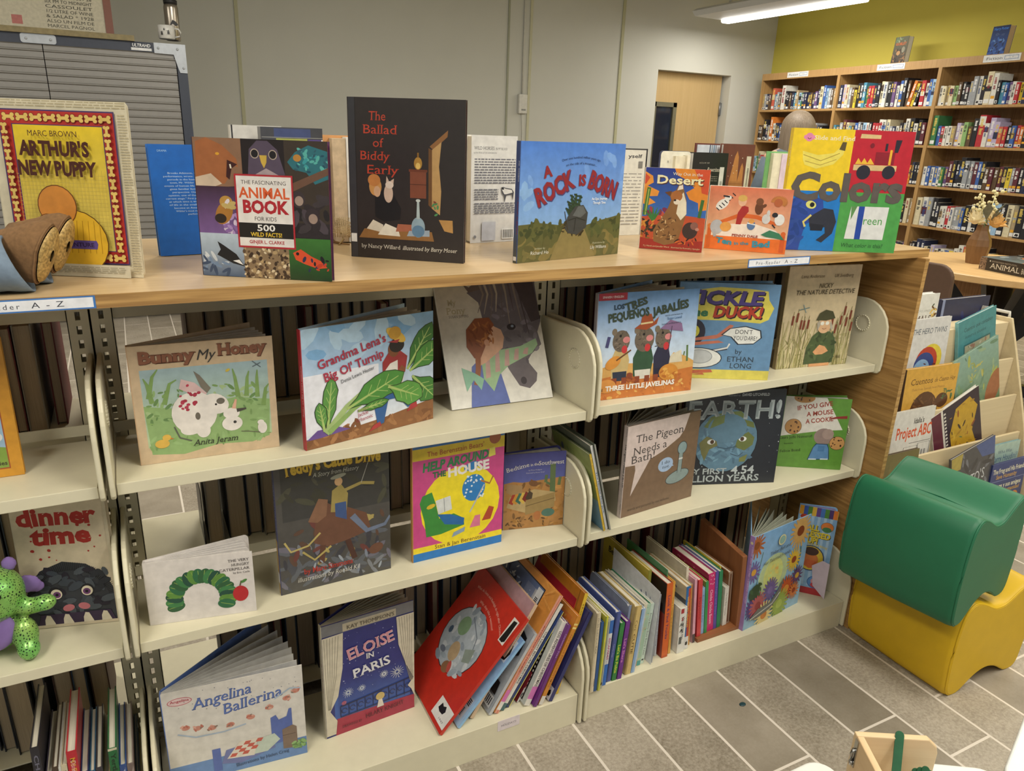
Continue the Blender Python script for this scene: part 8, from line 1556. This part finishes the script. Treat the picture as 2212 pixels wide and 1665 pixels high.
rackbook('white encyclopedia with a bee standing behind the top ledge of the rack', 1.50, 0.395, 0.462, 0.185, 0.408, '#dcdcd8', [('t', 'ENCYCLOPEDIA', 0.6, 0.845, 0.018, '#7c7c78', {'w': 0.55, 'sp': 0.15}), ('t', 'ANIMALS', 0.45, 0.745, 0.07, '#4a2c24', {'w': 0.8, 'f': 'rs'}), ('sc', 12, 0.82, 0.72, 0.98, 0.88, 0.03, 0.07, ['#c89838', '#6c4420', '#e0c070'], 3, 0.4), ('e', 0.86, 0.9, 0.04, 0.015, '#3c4a38', 40)], lean=2, T=0.03)
rackbook('dark blue book standing behind the top ledge of the rack', 1.705, 0.392, 0.462, 0.275, 0.382, '#2b3052', [('sc', 8, 0.3, 0.6, 0.9, 0.85, 0.06, 0.14, ['#2c3c78', '#28346c', '#34427c'], 4), ('r', 0, 0, 0.05, 1, '#8a94b8')], lean=2, T=0.02)
TW = [('r', 0, 0, 1, 1, '#d4d4d4'), ('t', 'THE HERO TWINS', 0.5, 0.835, 0.062, '#3c4c60', {'w': 0.84, 'f': 'r', 'sh': 0.15}), ('e', 0.58, 0.52, 0.3, 0.26, '#3c3c58'), ('e', 0.62, 0.54, 0.28, 0.26, '#dcc848'), ('e', 0.52, 0.52, 0.27, 0.25, '#b84030'), ('e', 0.47, 0.48, 0.25, 0.22, '#2c4488'), ('e', 0.42, 0.44, 0.2, 0.17, '#88b0d8'), ('sc', 30, 0.1, 0.1, 0.8, 0.5, 0.02, 0.06, ['#5c2c34', '#3c2c3c', '#c8a060', '#a85c88', '#d8d0d0'], 4, 0.3), ('e', 0.5, 0.4, 0.05, 0.05, '#e0c030'), ('s', [(0.62, 0.15), (0.9, 0.42)], 0.04, '#a88c50')]
rackbook('white picture book with a rainbow shield, upper left of the rack', 1.368, 0.2645, 0.5205, 0.205, 0.305, '#d4d4d4', TW)
CQ = [('r', 0, 0, 1, 1, '#4c8c92'), ('t', 'Cuentos que contaban', 0.52, 0.845, 0.05, '#26404c', {'w': 0.76, 'sh': 0.2}), ('t', 'nuestros abuelos', 0.45, 0.755, 0.042, '#2c5860', {'w': 0.56, 'sh': 0.2}), ('r', 0.14, 0.22, 0.86, 0.68, '#3a6c70'), ('r', 0.17, 0.24, 0.84, 0.66, '#a8a890'), ('sc', 40, 0.2, 0.26, 0.82, 0.64, 0.03, 0.07, ['#8a8c78', '#6c8468', '#a07c6c', '#c8c4b4', '#5c6c58'], 5, 0.5)]
rackbook('teal picture book with a framed scene, upper right of the rack', 1.685, 0.2645, 0.5205, 0.20, 0.285, '#4c8c92', CQ, roll=14, T=0.012, spine='#78b8c0')
CU = [('r', 0, 0, 1, 1, '#d3a448'), ('t', 'Cuentos', 0.10, 0.80, 0.075, '#5a3c24', {'a': 'l', 'w': 0.42, 'f': 'rs', 'sh': 0.1}), ('t', 'de Cuanto Hay', 0.55, 0.805, 0.05, '#5a3c24', {'a': 'l', 'w': 0.40, 'f': 'rs', 'sh': 0.25}), ('t', 'Tales from Spanish New Mexico', 0.46, 0.725, 0.028, '#9c7440', {'w': 0.62, 'f': 'rs'}), ('e', 0.42, 0.42, 0.27, 0.3, '#5c3c28'), ('sc', 60, 0.2, 0.12, 0.64, 0.62, 0.03, 0.06, ['#6c4830', '#4a2e1e', '#7c5838'], 4, 0.3), ('e', 0.75, 0.56, 0.12, 0.1, '#5c3c28'), ('sc', 14, 0.75, 0.55, 0.95, 0.7, 0.02, 0.05, ['#4c6c44', '#5c7c50'], 5, 0.3)]
rackbook('ochre book with a brown carved figure in the middle of the rack', 1.335, 0.2235, 0.4005, 0.255, 0.275, '#d3a448', CU, spine='#3c241c', T=0.014, yaw=-2, inside='#e0e0e0')
DG = [('g', 0, 0, 1, 1, '#6c8450', '#8aaaa0'), ('sc', 50, 0, 0, 1, 1, 0.04, 0.12, ['#6c8c74', '#88a478', '#5c7c6c', '#94ac8c', '#a8b060'], 4, 0.3), ('sc', 14, 0.35, 0.55, 0.65, 0.85, 0.03, 0.07, ['#b8b468', '#98a058'], 5, 0.3), ('e', 0.85, 0.35, 0.16, 0.3, '#a06848', -30)]
rackbook('green swirling picture book with a tan animal, right of the ochre book', 1.665, 0.2235, 0.4005, 0.235, 0.29, '#7c9c88', DG, roll=19)
AB = [('r', 0, 0, 1, 1, '#d6d5d0'), ('t', "Idalia's", 0.62, 0.84, 0.06, '#3c3c3c', {'w': 0.26, 'f': 'b'}), ('t', 'Project ABC', 0.53, 0.69, 0.13, '#d0542c', {'w': 0.88, 'f': 'b'}), ('s', [(0.45, 0.62), (0.98, 0.62)], 0.008, '#3c3c3c')]
for i, (x0, x1, y1) in enumerate(((0.06, 0.30, 0.52), (0.33, 0.66, 0.58), (0.68, 0.98, 0.6))):
    AB += [('s', [(x0, 0), (x0, y1), (x1, y1), (x1, 0)], 0.01, '#3c3c3c')] + [('s', [(x0 + 0.05 + q * (x1 - x0 - 0.08) / 3, y1 - 0.08 - 0.17 * j), (x0 + 0.05 + q * (x1 - x0 - 0.08) / 3, y1 - 0.18 - 0.17 * j)], 0.035, '#8c8c8c') for q in range(3) for j in range(3)]
AB += [('e', 0.68, 0.28, 0.05, 0.06, '#5c3424'), ('p', [(0.62, 0.06), (0.64, 0.24), (0.74, 0.24), (0.74, 0.06)], '#d08878'), ('r', 0.07, 0.02, 0.15, 0.16, '#c85c2c')]
rackbook('white picture book with orange lettering and outlined buildings', 1.262, 0.1815, 0.2505, 0.20, 0.302, '#d6d5d0', AB)
MO = [('r', 0, 0, 1, 1, '#d4d0c8'), ('r', 0.0, 0.0, 0.2, 1, '#5c2438'), ('r', 0.24, 0, 1, 1, '#332838')] + [('r', 0.25, 0.02 + 0.05 * i, 0.29, 0.045 + 0.05 * i, '#d8d4cc') for i in range(19)] + [('p', [(0.36, 0.1), (0.34, 0.6), (0.5, 0.9), (0.8, 0.94), (0.95, 0.75), (0.8, 0.45), (0.9, 0.1)], '#c09a30'), ('sc', 40, 0.36, 0.1, 0.9, 0.9, 0.02, 0.07, ['#a8822c', '#d0ac40', '#6c7c40', '#3c2c28', '#8c4c28'], 4, 0.3)]
rackbook('yellow and black picture book with a maroon spine band and loose pages', 1.545, 0.1815, 0.2505, 0.245, 0.295, '#d4d0c8', MO, roll=21, T=0.012, open_=14, fan=5, pg='#dcdcdc', soft=None) if False else rackbook('yellow and black picture book with a maroon spine band and loose pages', 1.545, 0.1815, 0.2505, 0.245, 0.275, '#d4d0c8', MO, roll=21, T=0.012, spine='#d4d0c8')
SA = [('g', 0, 0, 1, 1, '#5c5034', '#6c6438'), ('r', 0, 0.0, 1, 0.5, '#5a4a34'), ('g', 0.3, 0.55, 0.8, 1, '#7c7840', '#6a6038'), ('s', [(0.85, 0.4), (0.86, 0.75), (0.7, 0.88), (0.55, 0.85)], 0.1, '#34281e'), ('e', 0.88, 0.86, 0.09, 0.07, '#c8c4bc'), ('t', 'TALES AND', 0.42, 0.53, 0.09, '#b8b43c', {'w': 0.82, 'f': 'r', 'sp': 0.05}), ('e', 0.6, 0.28, 0.1, 0.1, '#a08440')]
rackbook('brown picture book with a yellow title beside the oak panel', 1.110, 0.102, 0.1205, 0.19, 0.338, '#4a3c28', SA)
CH = [('r', 0, 0, 1, 1, '#4c4c50'), ('sc', 40, 0, 0.3, 1, 1, 0.06, 0.14, ['#5c5c62', '#44464c', '#70747c', '#3c3c40'], 4, 0.3), ('p', [(0.0, 0.82), (0.0, 1), (0.26, 1), (0.2, 0.8)], '#a8984c'), ('p', [(0.55, 1), (1, 1), (1, 0.75), (0.7, 0.8)], '#4c5c8c'), ('t', "CHATO'S", 0.42, 0.5, 0.14, '#c8ccd0', {'w': 0.68, 'f': 'r', 'j': 6}), ('t', 'KITCHEN', 0.5, 0.34, 0.1, '#b8bcc0', {'w': 0.6, 'j': 6})]
rackbook('grey picture book with white scratchy lettering in the lowest pocket', 1.545, 0.102, 0.1205, 0.225, 0.275, '#4c4c50', CH, roll=14)
HO = [('g', 0, 0, 1, 1, '#5c8ca4', '#a8c0b4'), ('t', 'Who Was', 0.5, 0.86, 0.05, '#3c5470', {'w': 0.5}), ('t', 'Harry Houdini?', 0.52, 0.75, 0.09, '#3c5c84', {'w': 0.9}), ('e', 0.5, 0.52, 0.26, 0.2, '#14141a'), ('r', 0.3, 0.1, 0.7, 0.45, '#1c2028')]
rackbook('pale green book half hidden behind the grey one in the lowest pocket', 1.742, 0.128, 0.1205, 0.165, 0.262, '#7ca4ac', HO)
FG = [('g', 0, 0, 1, 1, '#28345c', '#34427c'), ('t', 'The Frog and His Friends', 0.5, 0.82, 0.085, '#d8d4b8', {'w': 0.92, 'f': 'b', 'j': 4}), ('t', 'Save Humanity', 0.45, 0.72, 0.075, '#b89048', {'w': 0.6, 'f': 'b', 'j': 4}), ('s', [(0, 0.68), (1, 0.68)], 0.008, '#8a94b8'), ('t', 'La rana y sus amigos', 0.5, 0.55, 0.08, '#d8d4b8', {'w': 0.85, 'f': 'b', 'j': 4}), ('t', 'salvan a la humanidad', 0.48, 0.46, 0.07, '#b89048', {'w': 0.85, 'f': 'b', 'j': 4}), ('e', 0.8, 0.3, 0.12, 0.13, '#c87c34'), ('e', 0.8, 0.3, 0.06, 0.07, '#2c386c'), ('e', 0.55, 0.3, 0.13, 0.08, '#b8783c')]
rackbook('dark blue bilingual picture book in the lowest pocket of the rack', 1.712, 0.0965, 0.1205, 0.20, 0.21, '#2c386c', FG)

# ================================================================ round table with vase and book, chairs, person
TX_, TY_ = 3.56, 1.24
t = empty('round_table', 'round light wood table with a black cross base beyond the rack', 'table', (TX_, TY_, 0))
b = MB(); b.lathe([(0.54, 0.70), (0.55, 0.705), (0.55, 0.735), (0.545, 0.74)], 64, smooth=False); b.build('tabletop', wood_mat('maple_top', '#c39c66', '#d6b480', 'y', 0.6, 0.4, contrast=1), t)
b = MB()
for a in range(4):
    M = Matrix.Rotation(R(45 + 90 * a), 4, 'Z')
    b.prism([(0.02, 0.22), (0.45, 0.699), (0.32, 0.699), (0.02, 0.34)], -0.03, 0.03, 'y', M=M); b.prism([(0.02, 0.0), (0.42, 0.0), (0.42, 0.03), (0.02, 0.1)], -0.03, 0.03, 'y', M=M)
b.lathe([(0.045, 0.0), (0.045, 0.69)], 16); b.build('cross_base', BLACK, t)
t = empty('wooden_vase', 'faceted brown wooden vase on the round table', 'vase', (3.47, 1.385, 0.7405), (0, 0, R(20)))
b = MB(); b.lathe([(0.05, 0), (0.066, 0.1), (0.06, 0.135), (0.034, 0.185), (0.03, 0.215), (0.024, 0.215)], 6, smooth=False); b.build('vase_body', wood_mat('walnut_vase', '#6a4828', '#83603a', 'z', 0.8, 0.5, contrast=1), t)
t = empty('bouquet', 'cream and peach roses with grey-green leaves in the wooden vase', 'flowers', (3.47, 1.385, 0.952))
def rose(c, r, col, seed):
    b = MB(); rn = random.Random(seed)
    for k in range(16):
        a = k * 2.4; rr = r * (0.25 + 0.75 * k / 16); h = r * (0.75 - 0.9 * (k / 16) ** 1.5)
        vs, fs = [], []
        for i in range(5):
            for j in range(4):
                u = (i / 4 - 0.5) * 1.25; v = j / 3
                q = rr * (0.55 + 0.5 * v)
                vs.append((c[0] + q * math.cos(a + u) * (1 - 0.1 * v), c[1] + q * math.sin(a + u), c[2] + h * v * 0.9 - r * 0.35 * (1 - v) + 0.12 * r * math.sin(3 * u + k) * v - 0.25 * r * v * v * (k / 16)))
        for i in range(4):
            for j in range(3):
                p = i * 4 + j; fs.append((p, p + 4, p + 5, p + 1))
        b.mesh(vs, fs, smooth=True)
    b.ball((c[0], c[1], c[2] - r * 0.1), (r * 0.4, r * 0.4, r * 0.4), n=12, m=8)
    b.build('rose', mat(col, 0.8, noise=0.1, scale=30), t)
rose((-0.085, 0.0, 0.04), 0.062, '#e6d9b4', 1); rose((0.03, -0.05, 0.025), 0.066, '#dfb878', 2); rose((0.11, 0.02, 0.045), 0.062, '#e4d6ae', 3); rose((-0.02, 0.05, 0.055), 0.05, '#e4d2a4', 4)
b = MB()
rn = random.Random(4)
for i in range(9):
    a = rn.uniform(0, 6.28); l = rn.uniform(0.08, 0.14)
    p = Vector((0.03 * math.cos(a), 0.03 * math.sin(a), 0.03)); q = p + Vector((l * 0.8 * math.cos(a) - 0.03, l * 0.6 * math.sin(a), rn.uniform(0.03, 0.12)))
    s = (q - p).cross(Vector((0, 0.3, 1))).normalized() * 0.026
    m_ = (p + q) / 2 + Vector((0, 0, 0.01))
    b.face([p, m_ - s, q, m_ + s])
b.build('leaves', mat('#77796a', 0.8, noise=0.15), t)
b = MB()
for i in range(40):
    x = rn.choice((-0.06, 0.05)) + rn.uniform(-0.03, 0.03); b.ball((x, rn.uniform(-0.02, 0.03), rn.uniform(0.08, 0.19)), rn.uniform(0.005, 0.011), n=7, m=5)
for x in (-0.06, 0.05):
    b.tube([(x * 0.3, 0, -0.02), (x, 0, 0.17)], 0.003, 6)
b.build('small_blossoms', mat('#d9cfa0', 0.8), t)
b = MB()
for x in (-0.01, 0.0, 0.01):
    b.tube([(x, 0, -0.15), (x * 2, -0.01 + x, 0.03)], 0.004, 6)
b.build('stems', mat('#5c6c44', 0.8), t)
# the big animal book lying on the table
t = empty('reference_book', 'thick black animal book lying flat on the round table', 'book', (3.294, 1.251, 0.7405), (0, 0, R(-100)))
b = MB(); b.box(0, 0.0, 0, 0.31, 0.25, 0.004, '#26221e'); b.box(0, 0.0, 0.062, 0.31, 0.25, 0.066, '#3c4648'); b.box(0, -0.002, 0, 0.31, 0.002, 0.066, '#2b2520')
art(b, [('r', 0, 0, 0.13, 1, '#7c6450'), ('sc', 30, 0, 0.05, 0.13, 0.95, 0.01, 0.02, ['#3c2c24', '#b09880', '#5c4838'], 4), ('t', 'ANIMAL', 0.5, 0.22, 0.42, '#c8c0b0', {'w': 0.56, 'f': 'rs'}), ('e', 0.2, 0.78, 0.012, 0.012, '#d8d4c8'), ('t', 'SMITHSONIAN INSTITUTION', 0.47, 0.72, 0.12, '#a89c8c', {'w': 0.48}), ('t', 'BOOK', 0.9, 0.22, 0.42, '#c8c0b0', {'w': 0.18, 'f': 'rs'})], 0.31, 0.066, (0, -0.002, 0), step=1e-4)
art(b, [('g', 0, 0, 1, 1, '#5c6c70', '#2c3438'), ('sc', 26, 0.1, 0.1, 0.9, 0.9, 0.05, 0.14, ['#3c4c50', '#8a9498', '#c8743c', '#24282c', '#5c7078'], 5)], 0.31, 0.25, (0, 0, 0.066), (1, 0, 0), (0, 1, 0), (0, 0, 1), step=1e-4)
b.build('cover', GLOSS, t)
b = MB(); b.box(0.003, 0.002, 0.004, 0.307, 0.246, 0.062); b.build('pages', PAGES_W, t)
CHM = mat('#5d4638', 0.6, noise=0.05, name='brown_chair_shell')
def chair(label, loc, rz):
    t = empty('shell_chair', label, 'chair', loc, (0, 0, R(rz)), 'brown chairs around the round table')
    b = MB(); b.prism(rrect(-0.23, 0.46, 0.23, 0.84, 0.07, 5), -0.012, 0.012, 'x', M=Matrix.Translation((-0.21, 0, 0)) @ Matrix.Rotation(R(-4), 4, 'Y') @ Matrix.Translation((0.03, 0, 0))); b.build('backrest', CHM, t, bevel=0.006)
    b = MB(); b.prism(rrect(-0.2, -0.22, 0.22, 0.22, 0.07, 5), 0.44, 0.462, 'z'); b.build('seat', CHM, t, bevel=0.006)
    for x, y in ((-0.16, -0.17), (-0.16, 0.17), (0.17, -0.17), (0.17, 0.17)):
        b = MB(); b.tube([(x, y, 0.439), (x * 1.2, y * 1.2, 0.0)], [0.016, 0.012], 10); b.build('leg', BLACK, t)
    return t
chair('brown chair with its rounded back to the shelving, at the round table', (2.78, 1.17, 0), 5)
chair('brown chair at the near right side of the round table', (3.15, 0.42, 0), 62)
# person standing beyond the shelves, seen from behind
t = empty('person', 'person with straight grey-brown hair standing beyond the big board book, facing away', 'person', (3.03, 2.42, 0), (0, 0, R(-35)))
def skin_mesh(name, verts, edges, radii, root, m, par, lv=2):
    me = bpy.data.meshes.new(name); me.from_pydata(verts, edges, []); me.materials.append(m)
    o = bpy.data.objects.new(name, me); COL.objects.link(o); o.parent = par
    md = o.modifiers.new('skin', 'SKIN')
    for i, r_ in enumerate(radii):
        me.skin_vertices[0].data[i].radius = r_ if isinstance(r_, tuple) else (r_, r_)
        me.skin_vertices[0].data[i].use_root = (i == root)
    o.modifiers.new('sub', 'SUBSURF').levels = lv; o.modifiers['sub'].render_levels = lv
    for p in me.polygons:
        p.use_smooth = True
    md.use_smooth_shade = True
    return o
V = [(0, 0, 0.82), (0, -0.01, 1.0), (0, -0.01, 1.18), (0, -0.015, 1.28), (0, 0.0, 1.345), (0, 0.015, 1.41), (0, 0.02, 1.47), (0, 0.01, 1.51),
     (0.15, -0.01, 1.25), (0.19, 0.0, 1.02), (0.2, 0.06, 0.82), (0.2, 0.08, 0.75), (-0.15, -0.01, 1.25), (-0.19, 0.0, 1.02), (-0.2, 0.06, 0.82), (-0.2, 0.08, 0.75),
     (0.085, 0, 0.76), (0.09, 0.01, 0.44), (0.09, -0.01, 0.09), (0.095, 0.12, 0.04), (-0.085, 0, 0.76), (-0.09, 0.01, 0.44), (-0.09, -0.01, 0.09), (-0.095, 0.12, 0.04)]
E_ = [(0, 1), (1, 2), (2, 3), (3, 4), (4, 5), (5, 6), (6, 7), (3, 8), (8, 9), (9, 10), (10, 11), (3, 12), (12, 13), (13, 14), (14, 15), (0, 16), (16, 17), (17, 18), (18, 19), (0, 20), (20, 21), (21, 22), (22, 23)]
RD = [(0.13, 0.1), (0.12, 0.09), (0.14, 0.1), (0.12, 0.09), 0.05, (0.07, 0.085), (0.075, 0.09), (0.05, 0.06), 0.055, 0.042, 0.032, 0.035, 0.055, 0.042, 0.032, 0.035, 0.085, 0.058, 0.04, 0.035, 0.085, 0.058, 0.04, 0.035]
skin_mesh('body', V, E_, RD, 0, mat('#b89078', 0.6, name='skin'), t)
b = MB(); b.lathe([(0.175, 0.70), (0.17, 0.9), (0.175, 1.1), (0.185, 1.24), (0.13, 1.31), (0.06, 1.345)], 24, M=Matrix.Scale(0.72, 4, (0, 1, 0)))
for s in (-1, 1):
    b.tube([(0.14 * s, -0.01, 1.255), (0.2 * s, 0.0, 1.02), (0.205 * s, 0.055, 0.83)], [0.066, 0.056, 0.046], 14)
b.build('jumper', mat('#54606c', 0.9, name='grey_jumper'), t)
b = MB()
for s in (-1, 1):
    b.tube([(0.08 * s, 0, 0.8), (0.09 * s, 0.01, 0.44), (0.09 * s, -0.01, 0.07)], [0.105, 0.075, 0.06], 16)
b.build('trousers', mat('#2b2e38', 0.9), t)
b = MB()
for s in (-1, 1):
    b.ball((0.095 * s, 0.05, 0.035), (0.045, 0.12, 0.034))
b.build('shoes', BLACK, t)
hm = wood_mat('grey_brown_hair', '#564a3e', '#8c7d6c', 'z', 2.0, 0.55, contrast=1.0)
b = MB()
n, m_ = 28, 12; vs, fs = [], []
for i in range(m_ + 1):
    f = i / m_
    for k in range(n):
        a = 2 * math.pi * k / n
        if f < 0.55:
            th = f / 0.55 * math.pi / 2; rx, ry, zz = 0.102 * math.sin(th), 0.115 * math.sin(th), 1.45 + 0.105 * math.cos(th)
        else:
            g = (f - 0.55) / 0.45; rx, ry, zz = 0.102 + 0.006 * math.sin(g * 3), 0.115 - 0.01 * g, 1.45 - 0.17 * g
        wv = 1 + 0.015 * math.sin(k * 3.1 + i)
        y = ry * math.sin(a)
        if f > 0.6 and y > 0.05:      # face side left open
            y = 0.05
        vs.append((rx * math.cos(a) * wv, y * wv, zz))
for i in range(m_):
    for k in range(n):
        a, c = i * n + k, i * n + (k + 1) % n; fs.append((a, a + n, c + n, c))
b.mesh(vs, fs, smooth=True); b.build('hair', hm, t)

# ================================================================ near the camera: the pine tray of sticks on a low table, white stools
WHT = mat('#e9ebe8', 0.35, noise=0.01, name='white_lacquer')
t = empty('low_table', 'low white table under the pine tray, mostly outside the picture', 'table', (0.02, -0.98, 0), (0, 0, R(-29.5)))
b = MB(); b.prism(rrect(-0.14, -0.25, 0.2, 0.165, 0.04, 5), 0.478, 0.5, 'z'); b.build('tabletop', WHT, t, bevel=0.003)
for x, y in ((-0.1, -0.2), (0.15, -0.2), (-0.1, 0.12), (0.15, 0.12)):
    b = MB(); b.tube([(x, y, 0.477), (x, y, 0)], 0.016, 10); b.build('leg', PINE, t)
t = empty('pine_tray', 'pale pine tray with a metal latch holding green craft sticks', 'tray', (-0.063, -0.719, 0.5006), (0, 0, R(-29.5)))
PX = wood_mat('pine_tray_wood', '#cfb088', '#dfc8a0', 'x', 0.8, 0.55, contrast=0.9)
b = MB(); b.prism([(0, 0), (0.108, 0), (0.108, 0.098), (0.105, 0.108), (0.093, 0.119), (0, 0.119)], -0.009, 0.0, 'y'); b.build('back_board', PX, t, bevel=0.0015)
PY = wood_mat('pine_tray_side', '#c9a87e', '#dcc29a', 'y', 0.8, 0.55, contrast=0.9)
b = MB(); b.box(0, -0.2, 0, 0.009, -0.009, 0.119); b.build('side_board', PY, t, bevel=0.0012)
b = MB(); b.box(0.099, -0.2, 0, 0.108, -0.009, 0.04); b.build('side_board', PY, t, bevel=0.0012)
b = MB(); b.box(0.009, -0.2, 0, 0.099, -0.009, 0.006); b.build('tray_floor', PX, t)
b = MB(); b.box(0, -0.209, 0, 0.108, -0.2, 0.04); b.build('front_board', PX, t)
b = MB(); b.box(-0.0016, -0.018, 0.075, 0, -0.010, 0.116); b.tube([(-0.003, -0.0135, 0.082), (-0.0045, -0.0135, 0.094), (-0.003, -0.0135, 0.102)], 0.0022, 8); b.lathe([(0.0035, 0), (0.0035, 0.003)], 10, M=Matrix.Translation((-0.0016, -0.0135, 0.08)) @ Matrix.Rotation(R(-90), 4, 'Y')); b.build('latch', CHROME, t)
GS = mat('#1f5a3c', 0.6, noise=0.15, scale=60, name='green_craft_stick')
def stick(label, p, q, w=0.0095):
    P, Q = Vector(p), Vector(q)
    d = Q - P; L = d.length
    t = empty('craft_stick', label, 'craft stick', P, (0, 0, 0), 'green craft sticks in the tray')
    t.rotation_euler = d.to_track_quat('Z', 'Y').to_euler()
    b = MB(); b.prism(rrect(-w / 2, 0, w / 2, L, w * 0.49, 5), -0.001, 0.001, 'y'); b.build('stick', GS, t)
    return t, L
TM = Matrix.Translation((-0.063, -0.719, 0.5006)) @ Matrix.Rotation(R(-29.5), 4, 'Z')
s_, L = stick('green craft stick leaning over the back board of the tray, pen marks on it', TM @ Vector((0.034, -0.075, 0.0075)), TM @ Vector((0.056, -0.004, 0.1265)), 0.0105)
b = MB()
art(b, [('s', [(0.3, 0.55), (0.7, 0.56)], 0.12, '#16181a'), ('s', [(0.5, 0.55), (0.5, 0.6)], 0.12, '#16181a'), ('s', [(0.3, 0.65), (0.7, 0.66), (0.7, 0.69)], 0.12, '#16181a'), ('s', [(0.35, 0.47), (0.65, 0.5)], 0.12, '#16181a')], 0.0105, L, (-0.00525, 0, 0), (1, 0, 0), (0, 0, 1), (0, -1, 0)) if False else art(b, [('s', [(0.3, 0.55), (0.7, 0.56)], 0.12, '#16181a'), ('s', [(0.5, 0.55), (0.5, 0.6)], 0.12, '#16181a'), ('s', [(0.3, 0.65), (0.7, 0.66), (0.7, 0.69)], 0.12, '#16181a'), ('s', [(0.35, 0.47), (0.65, 0.5)], 0.12, '#16181a')], 0.0105, L, (-0.00525, -0.001, 0))
b.build('pen_marks', MATTE, s_)
for i in range(6):
    stick('green craft stick, %s of the upright bundle in the tray' % ordinal(i + 1), TM @ Vector((0.066 + 0.004 * i, -0.055 - 0.003 * (i % 3), 0.0072)), TM @ Vector((0.073 + 0.0045 * i, -0.028 - 0.002 * i, 0.0985 - 0.004 * abs(i - 2))), 0.009)
def stool(label, loc, rz, s=0.26, h=0.32):
    t = empty('white_stool', label, 'stool', loc, (0, 0, R(rz)), 'white children\'s stools')
    b = MB(); b.prism(rrect(-s / 2, -s / 2, s / 2, s / 2, 0.035, 6), h - 0.022, h, 'z'); b.build('seat', WHT, t, bevel=0.005, seg=3)
    for x in (-1, 1):
        for y in (-1, 1):
            b = MB(); b.tube([(x * s * 0.34, y * s * 0.34, h - 0.0225), (x * s * 0.42, y * s * 0.42, 0)], [0.018, 0.014], 10); b.build('leg', PINE, t)
stool('white stool at the bottom edge left of the pine tray', (0.02, -0.665, 0), 0, 0.26, 0.32)
stool('white stool partly hidden behind the pine tray', (0.275, -0.72, 0), -32, 0.2, 0.32)
stool('white stool with pine legs at the lower right corner', (0.575, -0.785, 0), 20, 0.27, 0.32)
t = empty('paint_spot', 'small dark teal spot on the tiles before the base shelf', 'spot', (0.413, -0.125, 0.0004))
b = MB(); b.lathe([(0.0095, 0), (0.009, 0.0012), (0.006, 0.0018)], 16, M=Matrix.Scale(0.7, 4, (0, 1, 0))); b.build('spot', mat('#173a42', 0.3), t)
